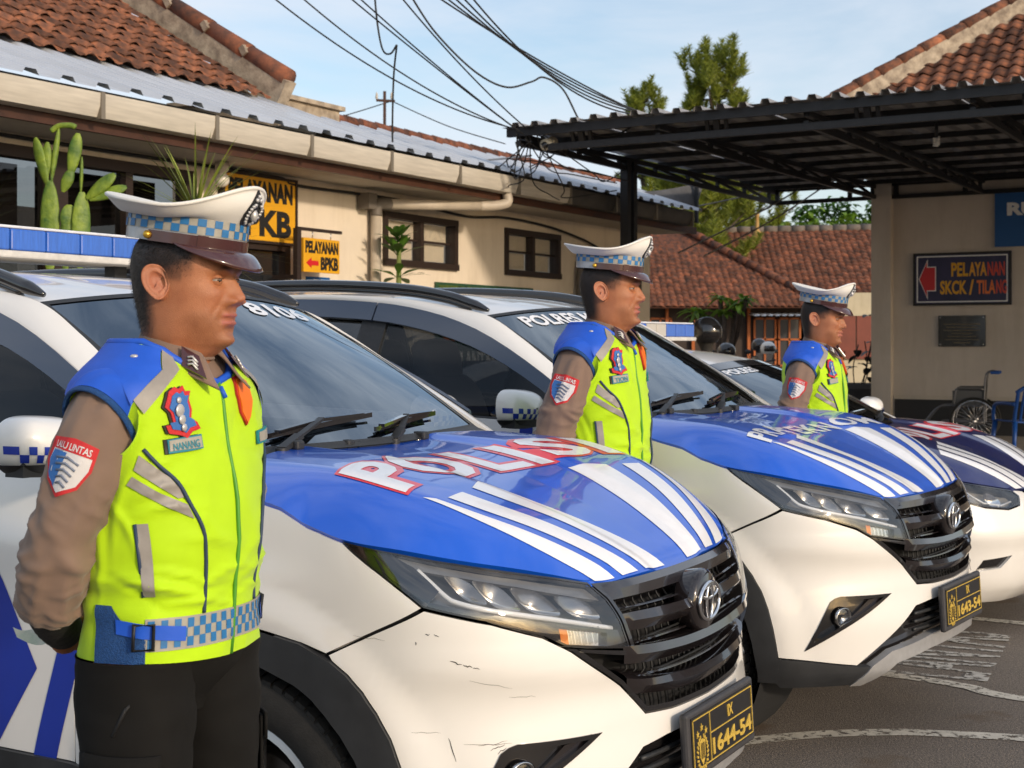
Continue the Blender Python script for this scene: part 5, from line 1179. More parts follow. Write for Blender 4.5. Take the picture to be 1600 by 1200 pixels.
# ================================================================ officers
TORSO=[(.86,.168,.124,.116),(.93,.167,.127,.112),(1.0,.166,.131,.108),(1.08,.166,.133,.106),(1.18,.173,.129,.110),(1.27,.184,.120,.117),(1.34,.193,.110,.121),(1.385,.184,.097,.116),(1.415,.156,.081,.106),(1.44,.122,.065,.094),(1.465,.094,.054,.084),(1.49,.074,.048,.073)]
_TW=[(z,a) for z,a,b,c in TORSO]; _TF=[(z,b) for z,a,b,c in TORSO]; _TB=[(z,c) for z,a,b,c in TORSO]
def torso(th,z,off=0.0):
    w=lerp_tab(_TW,z)+off; f=lerp_tab(_TF,z)+off; b=lerp_tab(_TB,z)+off
    c,s=math.cos(th),math.sin(th); n=2.35
    k=(abs(c)**n+abs(s)**n)**(-1/n)
    return (k*c*(f if c>0 else b),k*s*w,z)
def skin_mat():
    m=mat('skin',(.455,.185,.085),.45,nscale=18,col2=(.345,.125,.055),bump=.22,bscale=520,spec=.45,detail=9)
    n2=N(m.node_tree,'ShaderNodeTexNoise'); n2.inputs['Scale'].default_value=60; n2.inputs['Detail'].default_value=6; mr2=N(m.node_tree,'ShaderNodeMapRange'); mr2.inputs[3].default_value=.32; mr2.inputs[4].default_value=.60; m.node_tree.links.new(n2.outputs['Fac'],mr2.inputs[0]); m.node_tree.links.new(mr2.outputs[0],m.node_tree.nodes['Principled BSDF'].inputs['Roughness'])
    b=m.node_tree.nodes['Principled BSDF']; b.inputs['Subsurface Weight'].default_value=.12; b.inputs['Subsurface Radius'].default_value=(.012,.004,.002); b.inputs['Subsurface Scale'].default_value=.6
    t=m.node_tree; src=b.inputs['Base Color'].links[0].from_socket
    at=N(t,'ShaderNodeAttribute',attribute_name='hair'); nz=N(t,'ShaderNodeTexNoise'); nz.inputs['Scale'].default_value=900; nz.inputs['Detail'].default_value=2
    tc=N(t,'ShaderNodeTexCoord'); t.links.new(tc.outputs['Object'],nz.inputs['Vector'])
    ad=N(t,'ShaderNodeMath',operation='MULTIPLY_ADD'); ad.inputs[1].default_value=.55; t.links.new(nz.outputs['Fac'],ad.inputs[0])
    sb=N(t,'ShaderNodeMath',operation='SUBTRACT'); sb.inputs[1].default_value=.28; t.links.new(at.outputs['Fac'],sb.inputs[0]); t.links.new(sb.outputs[0],ad.inputs[2]); ad.use_clamp=True
    mx=N(t,'ShaderNodeMix',data_type='RGBA'); mx.inputs[7].default_value=(.012,.009,.008,1); t.links.new(ad.outputs[0],mx.inputs[0]); t.links.new(src,mx.inputs[6])
    ar=N(t,'ShaderNodeAttribute',attribute_name='flush'); mr=N(t,'ShaderNodeMix',data_type='RGBA'); mr.inputs[7].default_value=(.36,.10,.085,1); t.links.new(ar.outputs['Fac'],mr.inputs[0]); t.links.new(mx.outputs[2],mr.inputs[6]); t.links.new(mr.outputs[2],b.inputs['Base Color'])
    return m
SKIN=skin_mat()
EYEW=mat('eye_white',(.36,.31,.27),.3,coat=.6); IRIS=mat('iris',(.02,.01,.006),.1,coat=1); BROW=mat('brow_hair',(.012,.009,.008),.8)
def cloth_bump(m,s1,d1,s2,d2,st=(1,1,1)):
    """creases (large, ridged) over weave (fine)"""
    t=m.node_tree; b=t.nodes['Principled BSDF']; b.inputs['Specular IOR Level'].default_value=.25; tc=N(t,'ShaderNodeTexCoord'); mp=N(t,'ShaderNodeMapping'); mp.inputs['Scale'].default_value=st; t.links.new(tc.outputs['Object'],mp.inputs['Vector'])
    n1=N(t,'ShaderNodeTexNoise'); n1.noise_type='RIDGED_MULTIFRACTAL'; n1.inputs['Scale'].default_value=s1; n1.inputs['Detail'].default_value=3; n1.inputs['Distortion'].default_value=.6; t.links.new(mp.outputs[0],n1.inputs['Vector'])
    b1=N(t,'ShaderNodeBump'); b1.inputs['Strength'].default_value=.8; b1.inputs['Distance'].default_value=d1; t.links.new(n1.outputs['Fac'],b1.inputs['Height'])
    w=N(t,'ShaderNodeTexNoise'); w.inputs['Scale'].default_value=s2; w.inputs['Detail'].default_value=2; t.links.new(tc.outputs['Object'],w.inputs['Vector']); b2=N(t,'ShaderNodeBump'); b2.inputs['Strength'].default_value=.35; b2.inputs['Distance'].default_value=d2; t.links.new(w.outputs['Fac'],b2.inputs['Height']); t.links.new(b1.outputs[0],b2.inputs['Normal']); t.links.new(b2.outputs[0],b.inputs['Normal']); return m
NEON=cloth_bump(mat('neon_fabric',(.47,.74,.004),.62,noise_=.10,nscale=6,sheen=.2),5,.010,900,.0015,(1,1,.8))
VBLUE=mat('vest_blue_fabric',(.012,.10,.62),.55,noise_=.12,nscale=20,bump=.12,bscale=600)
VTEAL=mat('blue_knit_edging',(.010,.075,.26),.7,noise_=.35,nscale=220,bump=.6,bscale=420)
GREYT=mat('reflective_tape',(.30,.275,.25),.5,noise_=.15,nscale=40)
SHIRT=cloth_bump(mat('brown_shirt',(.225,.150,.112),.78,noise_=.14,nscale=9,sheen=.2),7,.008,1100,.0012,(1,1,.5))
TROU=cloth_bump(mat('black_trousers',(.006,.0055,.005),.85,noise_=.3,nscale=9),6,.012,900,.0015,(1,1,.6))
CAPW=mat('white_cap_cloth',(.78,.755,.70),.5,noise_=.06,nscale=12,bump=.08,bscale=500)
MAROON=mat('maroon_patent',(.060,.020,.020),.16,coat=.8)
CHKB=mat('check_blue',(.02,.17,.42),.5,noise_=.2,nscale=60); CHKG=mat('check_grey',(.36,.34,.29),.45,noise_=.15,nscale=60)
GOLD=mat('gold_button',(.65,.40,.05),.28,metal=.7); SILV=mat('silver_thread',(.55,.54,.53),.35,metal=.4)
REDP=mat('patch_red',(.55,.02,.025),.65,bump=.3,bscale=700); BLUP=mat('patch_blue',(.03,.14,.42),.6,bump=.3,bscale=700); WHTP=mat('patch_white',(.66,.64,.64),.6,bump=.3,bscale=700)
ORAN=mat('orange_badge',(.80,.16,.01),.4,noise_=.1,nscale=60); TEAL=mat('teal_thread',(.01,.20,.27),.6); BLKP=mat('patch_black',(.012,.012,.012),.6); GLOVE=mat('black_glove',(.014,.014,.015),.6,bump=.4,bscale=350)
ZIPG=mat('zip_green',(.07,.28,.02),.5); PIPE=mat('navy_piping',(.018,.04,.09),.6)
HF=[(-.13,.050),(-.06,.040),(-.022,.042),(-.008,.060),(0,.070),(.008,.079),(.03,.0835),(.06,.0855),(.09,.088),(.12,.0895),(.15,.092),(.175,.085),(.2,.066),(.22,.040),(.235,.002)]
HB=[(-.13,.088),(-.06,.078),(-.02,.076),(.02,.078),(.06,.086),(.10,.096),(.14,.101),(.17,.096),(.2,.078),(.22,.048),(.235,.002)]
HW=[(-.13,.074),(-.06,.060),(-.02,.057),(0,.058),(.02,.0635),(.05,.0690),(.08,.0725),(.12,.0765),(.15,.0785),(.175,.075),(.2,.060),(.22,.036),(.235,.002)]
def g1(t,s): return math.exp(-(t/s)**2)
FACE=[1,1,1]
def head(th,h):
    f=lerp_tab(HF,h); b=lerp_tab(HB,h); w=lerp_tab(HW,h)*FACE[0]; c,s=math.cos(th),math.sin(th); n=2.25
    # jaw narrows towards the chin in front, so the lower face is a wedge
    k=(abs(c)**n+abs(s)**n)**(-1/n); x=k*c*(f if c>0 else b); y=k*s*w
    if c>0 and h<.06:
        nar=.30*sstep(.06,-.005,h)*sstep(0,.8,c); y*=1-nar*(1 if h>-.02 else sstep(-.09,-.02,h))
    x-= .016*sstep(-.01,-.12,h)*1.0
    if c>-.1:
        ay=abs(y); d=0
        # nose
        if .070<h<.135:
            pr=lerp_tab([(.070,0),(.0745,.004),(.079,.016),(.085,.0245),(.090,.0250),(.098,.0195),(.108,.0135),(.117,.0075),(.126,.003),(.135,0)],h); sg=lerp_tab([(.074,.018),(.084,.0150),(.092,.0132),(.105,.0112),(.12,.0110)],h)
            d+=pr*g1(y,sg)*FACE[1]
        d+=.0145*g1(ay-.0180,.0070)*g1(h-.0820,.0080)
        # lips, chin, philtrum
        lipw=sstep(.029,.012,ay)
        d+=.0066*g1(h-.0585,.0052)*lipw+.0076*g1(h-.0445,.0056)*sstep(.026,.008,ay)-.0050*g1(h-.0515,.0024)*sstep(.030,.018,ay)
        d+=-.0050*g1(h-.0315,.006)*sstep(.03,.0,ay)+.0115*FACE[2]*g1(h-.013,.011)*g1(y,.020)
        d+=-.0020*g1(ay-.029,.006)*g1(h-.052,.008)
        # eye sockets, brow, cheek
        d+=-.0125*g1(ay-.031,.0165)*g1(h-.1185,.0105)+.0052*g1(ay-.030,.026)*g1(h-.1375,.0075)-.0025*g1(y,.010)*g1(h-.127,.006)
        d+=.0050*g1(ay-.047,.018)*g1(h-.094,.015)-.0022*g1(ay-.033-.35*(.083-h),.0045)*g1(h-.070,.016)
        x+=d*sstep(-.1,.35,c)
    return (x,y,h)
CAPT=R(-7)
def officer(label,loc,phi,sc,hyaw,nametxt,seed,res=1.0,paper=False,htilt=0,face=(1,1,1)):
    FACE[:]=face
    rr=random.Random(seed); so=Vector((seed*7.3,seed*3.1,seed))
    root=bpy.data.objects.new('person',None)
    # ---- head in place (neck root at z 1.40 model, chin at hz)
    HZ=1.455; HX=.040; HS=1.05
    RH=Matrix.Rotation(hyaw,4,'Z')@Matrix.Rotation(htilt,4,'Y')
    def HP(p): q=RH@(Vector((p[0],p[1],p[2]-.05))*HS); return Vector((q.x+HX,q.y,q.z+.05+HZ))
    m=MB(); nth=int(132*res); nh=int(126*res)
    cols=[]; hair=[]; flush=[]
    def thmap(u):
        t=(u*2-1); return math.pi*(t*.42+.58*t**3)        # denser towards the face
    hs=[-.13+.365*(i/nh) for i in range(nh+1)]
    for i in range(nth):
        th=thmap(i/nth)
        for h in hs:
            p=head(th,h); m.v.append(tuple(HP(p)))
            # cropped hair: solid behind and above the ear, fading at the nape and sideburn
            x,y,_=p; k=0
            line=.135+.020*sstep(-.01,.05,x)+.10*sstep(.045,.075,x)
            if x<.062: k=sstep(line-.045,line+.012,h)*(1-sstep(.040,.062,x))
            if x<-.02: k=max(k,sstep(-.01-.02*g1(y,.05),.055,h)*sstep(-.012,-.05,x))
            if .005<x<.032 and h>.105: k=max(k,.65*sstep(.105,.125,h))
            if x>.06: k=max(k,.9*g1(abs(y)-.032,.014)*g1(h-.1365-.003*g1(abs(y)-.034,.01),.0032))
            if x>.02: k=max(k,.26*sstep(.075,.050,h)*sstep(-.012,.006,h)*(1-.8*sstep(.0275,.021,abs(y))*max(g1(h-.0575,.0042),g1(h-.0450,.0046)))*sstep(.02,.05,x),.24*g1(h-.0665,.005)*sstep(.030,.015,abs(y))*sstep(.07,.085,x))      # brows
            hair.append(k)
            fl=0
            if x>.06:
                fl=.85*sstep(.0275,.021,abs(y))*max(g1(h-.0575,.0042),g1(h-.0450,.0046)); fl=max(fl,.22*g1(y,.016)*g1(h-.086,.009)); fl=max(fl,.14*g1(abs(y)-.045,.016)*g1(h-.085,.016))
            flush.append(fl)
    c=nh+1
    for i in range(nth):
        i2=(i+1)%nth
        for j in range(nh): m.f.append((i*c+j,i2*c+j,i2*c+j+1,i*c+j+1)); m.m.append(0)
    # ears
    for sg in (-1,1):
        base=len(m.v); nu,nv=36,13
        for iu in range(nu):
            a=2*math.pi*iu/nu
            for iv in range(nv+1):
                v=iv/nv; rx=.0185+.003*math.sin(a); rz=.031+.0015*math.sin(a)
                if math.sin(a)<0: rx*=1-.30*(-math.sin(a))**2
                vv=min(1,v/.86); ex=rx*vv*math.cos(a); ez=rz*vv*math.sin(a)
                prof=lerp_tab([(0,.004),(.25,.003),(.42,.006),(.55,.0125),(.66,.0115),(.76,.0125),(.86,.0165),(.93,.0125),(1,.0)],v)
                if ex>.006: prof*=.75; 
                if math.sin(a)<-.55: prof=max(prof,.009*(1-v**4))
                # plane tilted out at the back, leaning back a little
                X=-.006+ex-.20*ez*-1*-1; Y=.0725+.012*(-ex/.02)+.006; 
                if v>.93: Y-=.010*(v-.93)/.07
                p=(X-.004,sg*(Y+prof),.111+ez); m.v.append(tuple(HP(p))); hair.append(0); flush.append(.18 if v>.5 else .32)
        c2=nv+1
        for iu in range(nu):
            i2=(iu+1)%nu
            for j in range(nv): m.f.append((base+iu*c2+j,base+i2*c2+j,base+i2*c2+j+1,base+iu*c2+j+1)); m.m.append(0)
    def extra(fnc,k):
        b=len(m.v); m.k=k; fnc(); 
        hair.extend([0]*(len(m.v)-b)); flush.extend([0]*(len(m.v)-b)); m.k=0
    for sg in (-1,1):
        ec=Vector((.0715,sg*.031,.1185))
        extra(lambda:m.sphere(HP(ec),.0118,16,12),1)
        look=Vector((.0110,-.0026,-.0002)); extra(lambda:m.sphere(HP(ec+look*.80),(.0036,.0068,.0068),14,8,RH.to_3x3()),2)
        # lids: shells round the eyeball leaving a narrow slit
        def lid(e0,e1,r0):
            def f(u,v):
                a=(u-.5)*R(172); e=e0+(e1-e0)*v; r=r0
                sl=math.cos(a)                       # slit closes at the corners
                if e0<e1: e=e1-(e1-(e0))*(1-v)
                q=Vector((r*math.cos(e)*math.cos(a),r*math.cos(e)*math.sin(a),r*math.sin(e)))
                return HP(ec+q)
            extra(lambda:m.grid(f,14,6),0)
        lid(R(6),R(85),.0129); lid(R(-80),R(-9),.0128)
        b=len(m.v); m.k=3; m.tube([HP(ec+Vector((.0131*math.cos(R(13))*math.cos(a),.0131*math.cos(R(13))*math.sin(a),.0131*math.sin(R(13))))) for a in [R(-70+10*k) for k in range(15)]],.0007,5); hair.extend([0]*(len(m.v)-b)); flush.extend([0]*(len(m.v)-b)); m.k=0
    # hands behind the back, core limbs inside the clothes
    wr=Vector((-.165,-.06,.945))
    def hand(sgn,pos):
        def go():
            pos_=Vector(pos); m.sphere(pos_,(.020,.042,.034),14,10)
            for k,(dy,ln) in enumerate(((.0,.075),(.0,.082),(.0,.076),(.0,.062))):
                z=pos_.z+.026-.017*k; st=Vector((pos_.x-.004,pos_.y-sgn*.030,z)); ln*=.95
                pts=[st,st+Vector((-.010,-sgn*ln*.42,-.004)),st+Vector((-.020,-sgn*ln*.78,-.010)),st+Vector((-.012,-sgn*ln*1.02,-.016))]
                m.tube(cr_path(pts,4),lambda t:.0092*(1-.25*t),8)
            st=pos_+Vector((-.01,sgn*.012,.028)); m.tube(cr_path([st,st+Vector((-.022,-sgn*.014,.012)),st+Vector((-.034,-sgn*.034,.004)),st+Vector((-.034,-sgn*.05,-.004))],4),lambda t:.0105*(1-.3*t),8)
        extra(go,0)
    hand(-1,(-.208,-.045,.902)); hand(1,(-.225,.045,.925))
    def core():
        m.grid(lambda u,v:torso((u*2-1)*math.pi,.86+.60*v,-.03),24,12,cu=True)
        for s_ in (-1,1): m.tube([(0,s_*.10,.90),(.0,s_*.105,.5),(-.01,s_*.11,.10)],[.075,.055,.04],12)
        for s_ in (-1,1): m.tube([(0,s_*.14,1.34),(-.042,s_*.205,1.18),(-.070,s_*.213,1.095),(-.132,s_*.17,.99),(-.205,s_*.06,.905)],[.03,.03,.03,.026,.022],10)
    extra(core,0)
    me=m.mesh('person',[SKIN,EYEW,IRIS,BROW])
    at=me.attributes.new('hair','FLOAT','POINT'); at.data.foreach_set('value',hair); at=me.attributes.new('flush','FLOAT','POINT'); at.data.foreach_set('value',flush)
    bpy.data.objects.remove(root); root=link('person',me,None,loc,-phi); root.scale=(sc,sc,sc)
    tag(root,label,'person','traffic officers standing at ease')
    if res>.6:          # cropped hair standing off the scalp
        hm=MB(); nb=0; tries=0
        while nb<int(9000*res*res) and tries<60000:
            tries+=1; th=rr.uniform(-math.pi,math.pi); h=rr.uniform(-.01,.19); p=head(th,h); x,y,_=p
            line=.135+.020*sstep(-.01,.05,x)+.10*sstep(.045,.075,x); k=0
            if x<.062: k=sstep(line-.045,line+.012,h)*(1-sstep(.040,.062,x))
            if x<-.02: k=max(k,sstep(-.01-.02*g1(y,.05),.055,h)*sstep(-.012,-.05,x))
            if rr.random()>k*k: continue
            nb+=1; q=Vector((x,y,h)); nrm=Vector((x,y*1.3,(h-.09)*.6)).normalized(); d=(nrm*.55+Vector((-.25,0,-.75))+Vector((rr.uniform(-.3,.3),rr.uniform(-.3,.3),rr.uniform(-.3,.3)))).normalized()*rr.uniform(.003,.007)*(.4+.6*k); s_=d.cross(nrm).normalized()*.00035
            hm.add([HP(q-s_),HP(q+s_),HP(q+d+nrm*.0006)],[(0,1,2)])
        tag(hm.build('hair',BROW,root,smooth=False,fixn=False),kind='stuff')
    # ---- garments follow torso() with soft folds
    FOLDS=[]
    for sgn in (-1,1):
        for cx,cz,ang,ln,wd,hh in ((.125,1.235,-35,.055,.009,.006),(.15,1.205,-25,.05,.008,.005),(.13,1.17,-15,.05,.008,.0045),(.21,1.20,-60,.06,.010,.007),(.10,1.065,8,.055,.008,.006),(.16,1.05,15,.06,.009,.008),(.12,1.03,-4,.05,.007,.006),(.06,1.02,6,.05,.007,.0045),(.20,1.03,25,.05,.009,.008),(.05,1.10,20,.06,.012,.004),(.08,1.15,35,.06,.012,.0035),(.03,1.30,70,.05,.012,.0035),(.24,1.10,80,.08,.012,.007),(.20,1.13,70,.07,.010,.005),(.16,1.30,-50,.04,.008,.005),(.07,1.00,2,.05,.006,.005),(.03,1.055,-12,.045,.008,.004)):
            a_=R((ang+rr.uniform(-10,10))*sgn); FOLDS.append((sgn*(cx+rr.uniform(-.012,.012)),cz+rr.uniform(-.012,.012),math.cos(a_),math.sin(a_),ln*rr.uniform(.8,1.25),wd,hh*rr.uniform(.7,1.2)*rr.choice((1,1,1,-.7))))
    AFOLD=[(rr.uniform(.42,.78),rr.uniform(0,6.28),rr.uniform(-.5,.5),rr.uniform(.025,.045),rr.uniform(.006,.009),rr.uniform(.004,.008)) for _ in range(16)]+[(rr.uniform(.86,.97),rr.uniform(0,6.28),rr.uniform(-.4,.4),rr.uniform(.02,.04),.006,.005) for _ in range(8)]+[(rr.uniform(.12,.42),rr.uniform(0,6.28),rr.uniform(1.0,1.7),rr.uniform(.05,.09),rr.uniform(.007,.010),rr.uniform(.0025,.0045)) for _ in range(8)]
    def fold(th,z):
        v=Vector((th*1.1,z*3.2,0))+so
        f=noise.noise(Vector((v.x*1.2+z*1.5,v.y*2.0,v.z)))*.0085+(.5-abs(noise.noise(Vector((v.x*1.6-z*5.5*(1 if th<0 else -1),v.y*1.7,v.z+4)))))*.0095+noise.noise(Vector((v.x*3,v.y*6,v.z+9)))*.0012
        f+=.004*math.sin(z*95+th*2.4+2*noise.noise(Vector((th*1.3,z*4,so.z))))*g1(z-1.02,.055)*sstep(.2,1.0,abs(th)); 
        X=th*.155
        for cx,cz,ca_,sa_,ln,wd,hh in FOLDS:
            dx=X-cx; dz=z-cz
            if abs(dz)>.16 or abs(dx)>.2: continue
            s1=dx*ca_+dz*sa_; d1=-dx*sa_+dz*ca_+.12*s1*s1/ln
            e=(s1/ln)**2+(d1/wd)**2
            if e<7: f+=hh*math.exp(-e)
        return f*(1-sstep(1.36,1.43,z)*.7)
    FT=(0,0,1.15)
    def V(off): return lambda th,z:torso(th,z,off+fold(th,z))
    vest=bpy.data.objects.new('vest',None); COL.objects.link(vest); vest.parent=root
    st=(.034/res,.010/res)
    def hole(sg): return [(sg*(1.56+.60*math.cos(R(t))*(1 if math.cos(R(t))<0 else 1.0)),1.335+.082*math.sin(R(t))) for t in range(0,360,15)]
    neck=[(math.pi,1.462),(1.2,1.462),(.75,1.447),(.45,1.425),(.22,1.400),(0,1.388),(-.22,1.400),(-.45,1.425),(-.75,1.447),(-1.2,1.462),(-math.pi,1.462)]
    patch('vest_body',[(-math.pi,.893),(-1.2,.902),(0,.892),(1.2,.902),(math.pi,.893)]+neck,[hole(-1),hole(1)],st,V(.014),0,NEON,vest,.012,FT)
    for sg in (-1,1):
        T=lambda pl:[(sg*-a,z) for a,z in pl]      # polygons are written for the wearer's right (negative)
        patch('shoulder_panel',T([(-.80,1.449),(-.72,1.413),(-1.00,1.362),(-1.02,1.352),(-1.136,1.391),(-1.30,1.409),(-1.56,1.4155),(-1.82,1.409),(-1.98,1.393),(-2.12,1.36),(-2.25,1.37),(-2.9,1.40),(-2.9,1.461),(-1.4,1.461),(-.82,1.452)]),[],st,V(.0195),0,VBLUE,vest,0,FT)
        patch('shoulder_tape',T([(-.60,1.436),(-.51,1.414),(-.90,1.338),(-1.00,1.362),(-.71,1.414),(-.78,1.449)]),[],st,V(.0205),0,GREYT,vest,0,FT)
        patch('side_tape',T([(-1.012,1.266),(-.74,1.226),(-.60,1.190),(-.68,1.188),(-1.084,1.240)]),[],(.06,.012),V(.0172),0,GREYT,vest,0,FT)
        patch('side_tape',T([(-1.109,1.229),(-.84,1.198),(-.60,1.177),(-.545,1.151),(-.837,1.178),(-1.178,1.214)]),[],(.06,.012),V(.0172),0,GREYT,vest,0,FT)
        patch('pocket_tape',T([(-1.123,1.145),(-.995,1.146),(-.935,1.017),(-1.06,1.016)]),[],(.05,.02),V(.0172),0,GREYT,vest,0,FT)
        mm=MB(); mm.tube([V(.017)(sg*-a,z) for a,z in ((-1.132,1.145),(-1.10,1.08),(-1.066,1.016))],.0035,6); mm.build('pocket_zip',PIPE,vest)
        seam=[(-.961,1.276),(-.83,1.247),(-.67,1.216),(-.575,1.178),(-.465,1.13),(-.43,1.079),(-.42,1.02),(-.42,.98)]
        mm=MB(); mm.tube(cr_path([V(.016)(sg*-a,z) for a,z in seam],5),.0036,6); mm.build('vest_piping',PIPE,vest)
        # armhole edging lies close round the top of the sleeve; the cap of the vest runs from the body to it
        Cs=Vector((-.012,sg*.174,1.308)); nn=Vector((-.05,sg*.92,-.39)).normalized(); ez=(Vector((0,0,1))-nn*nn.z).normalized(); exv=Vector((-1,0,0)); exv=(exv-nn*exv.dot(nn)-ez*exv.dot(ez)).normalized()
        def loop(t,o=0.0):
            return Cs+exv*((.073+o)*math.cos(t))+ez*((.086+o)*math.sin(t))+nn*(.012*math.sin(t))
        mm=MB(); mm.grid(lambda u,v:(lambda t,k:loop(t,.004*math.sin(k*math.pi))+nn*(.016*(k-.5)))(u*2*math.pi,v),48,5,cu=True); o=mm.build('armhole_edging',VTEAL,vest); q=o.modifiers.new('s','SOLIDIFY'); q.thickness=.005
        def capf(t0,t1):
            def f(u,v):
                t=t0+(t1-t0)*u; th=sg*(1.56+.60*math.cos(t)); a_=Vector(V(.0192)(th,1.335+.082*math.sin(t))); b_=loop(t,.0035)-nn*.004; p=a_.lerp(b_,v); out_=Vector((0,sg*.35,1 if math.sin(t)>0 else -.2)); return p+out_*(.007*math.sin(math.pi*v)*max(0,math.sin(t)))+Vector((0,0,.0018*math.sin(t*9+v*5)*math.sin(math.pi*v)))
            return f
        mm=MB(); mm.grid(capf(R(18),R(162)),30,8); mm.build('shoulder_cap',VBLUE,vest)
        mm=MB(); mm.grid(capf(R(162),R(378)),30,8); mm.build('armhole_panel',NEON,vest)
        # hem panel of blue mesh and strap at each side
        patch('hem_panel',T([(-1.70,.898),(-1.02,.901),(-1.02,.943),(-1.25,.965),(-1.45,1.0),(-1.70,1.0)]),[],st,V(.0165),0,VTEAL,vest,0,FT)
        mm=MB(); mm.grid(lambda u,v:V(.020)(sg*(.62+.75*u),.936+.026*v+.016*u),14,3); mm.build('side_strap',VBLUE,vest)
        mm=MB(); q=[V(.024)(sg*(1.04+.10*a),.948+.022*b) for a,b in ((-1,-1),(1,-1),(1,1),(-1,1))]; mm.tube([q[0],q[1],q[2],q[3]],.004,6,closed=True); mm.build('strap_buckle',PLASTK,vest)
        p=Vector(V(.016)(sg*1.20,1.437)); mm=MB(); mm.sphere(p,(.008,.008,.004),12,6); mm.build('shoulder_stud',SILV,vest)
    mm=MB(); mm.tube([V(.0155)(0,1.388-.495*k/14) for k in range(15)],.0042,6); mm.build('zip',ZIPG,vest)
    mm=MB(); mm.tube([V(.017)(0,1.380),V(.021)(0.01,1.36)],.005,8); mm.build('zip_pull',VBLUE,vest)
    mm=MB(); mm.tube([V(.012)(th,z) for th,z in dense(neck,(.25,.05),False)],.0075,8); mm.build('collar_edging',VBLUE,vest)
    # checkered waist band
    mm=MB(); mm.grid(lambda u,v:V(.0165)(-1.03+2.06*u,.921+.058*v),44,6); mm.build('waist_band',CHKG,vest)
    mm=MB(); nc=30
    for r_ in range(3):
        for k in range(nc):
            if (k+r_)%2: continue
            mm.grid(lambda u,v:V(.0176)(-1.0+2.0*(k+u)/nc,.926+.0165*(r_+v)),2,1)
    mm.build('waist_checks',CHKB,vest)
    # badges
    def badge(name,poly,c,mt,off,th,sx=1):
        patch(name,[(c[0]+a*sx,c[1]+b) for a,b in poly],[],(.05,.012),V(.016),off,mt,vest,th,FT)
    flame=[(-.10,.036),(-.04,.044),(.0,.040),(.05,.046),(.07,.036),(.13,.036),(.10,.022),(.12,.004),(.10,-.012),(.16,-.018),(.19,-.030),(.10,-.034),(.04,-.046),(-.02,-.040),(-.14,-.036),(-.16,-.022),(-.08,-.020),(-.10,.0),(-.15,.010),(-.12,.024)]
    bc=(-.56,1.338)
    badge('chest_badge_backing',flame,(bc[0]-.02,bc[1]),BLKP,.004,.006,1.0); badge('chest_badge_edge',flame,bc,REDP,.007,.004); badge('chest_badge',off_poly([(a,b*3) for a,b in flame],.022) and [(a*.74,b*.78) for a,b in flame],bc,BLUP,.009,.002)
    mm=MB()
    for k,(dx,dz,r_) in enumerate(((0,.004,.012),(0,.022,.006),(.01,-.012,.009),(.02,-.026,.007))): mm.sphere(Vector(V(.0265)(bc[0]+dx,bc[1]+dz)),(.003,r_,r_),12,8)
    mm.build('badge_crest',SILV,vest)
    tape=[(-.18,-.013),(.18,-.006),(.18,.020),(-.18,.013)]
    nc_=(-.545,1.278); badge('name_tape_backing',tape,(nc_[0]-.03,nc_[1]),BLKP,.003,.005); badge('name_tape_edge',tape,nc_,TEAL,.006,.004); badge('name_tape',[(a*.93,b*.8+.001) for a,b in tape],nc_,CHKG,.0075,.001)
    if nametxt: text_surf('name_letters',nametxt,.27,.0145,TEAL,vest,lambda x,y:(nc_[0]-.135+x,nc_[1]-.006+y+(x/.27-.5)*.0055),V(.0165),.0088,(.05,.02),.015,FT)
    orn=[(-.06,.040),(.0,.043),(.07,.034),(.09,.0),(.06,-.030),(.02,-.042),(-.04,-.02),(-.08,.012)]
    badge('orange_badge_edge',[(a*1.15,b*1.1) for a,b in orn],(.30,1.352),REDP,.004,.005); badge('orange_badge',orn,(.30,1.352),ORAN,.007,.003)
    badge('unit_tape',[(-.14,.009),(.14,.016),(.14,-.012),(-.14,-.016)],(.62,1.285),TEAL,.005,.004); badge('unit_tape',[(-.12,.006),(.12,.012),(.12,-.008),(-.12,-.012)],(.62,1.285),CHKG,.0065,.001)
    # ---- shirt: torso part visible at neck and arms
    shirt=bpy.data.objects.new('shirt',None); COL.objects.link(shirt); shirt.parent=root
    mm=MB(); mm.grid(lambda u,v:torso((u*2-1)*math.pi,1.0+.448*v,.004),40,26,cu=True); mm.build('shirt_body',SHIRT,shirt)
    for sg in (-1,1):
        pth=cr_path([(.0,sg*.105,1.352),(-.006,sg*.155,1.332),(-.018,sg*.186,1.265),(-.042,sg*.205,1.18),(-.070,sg*.213,1.095),(-.100,sg*.200,1.03),(-.132,sg*.170,.990)],10)
        n=len(pth)-1
        rad=lambda t:lerp_tab([(0,.050),(.14,.065),(.36,.063),(.58,.058),(.72,.058),(.86,.055),(.95,.053),(1,.048)],t)
        fr=[]; f0=None
        for i,p in enumerate(pth):
            t=(pth[min(i+1,n)]-pth[max(i-1,0)]).normalized()
            if f0 is None: f0=(Vector((0,sg*.6,.8))-t*t.dot(Vector((0,sg*.6,.8)))).normalized()
            else: f0=(f0-t*f0.dot(t)).normalized()
            fr.append((f0.copy(),t.cross(f0)))
        def arm(t,a,pth=pth,fr=fr,n=n,sg=sg):
            i=min(n-1e-6,max(0,t*n)); j=int(i); k=i-j; p=pth[j].lerp(pth[j+1],k); u=fr[j][0].lerp(fr[j+1][0],k).normalized(); w=fr[j][1].lerp(fr[j+1][1],k).normalized()
            r=rad(t)
            q=Vector((math.cos(a)*1.2,math.sin(a)*1.2,t*6))+so
            el=g1(t-.60,.17)+.8*g1(t-.92,.12)+.5*g1(t-.12,.10)
            rdg=(1-2.2*abs(noise.noise(Vector((q.x*1.5+t*3.0,q.y*1.5-t*2.0,q.z*.55)))))
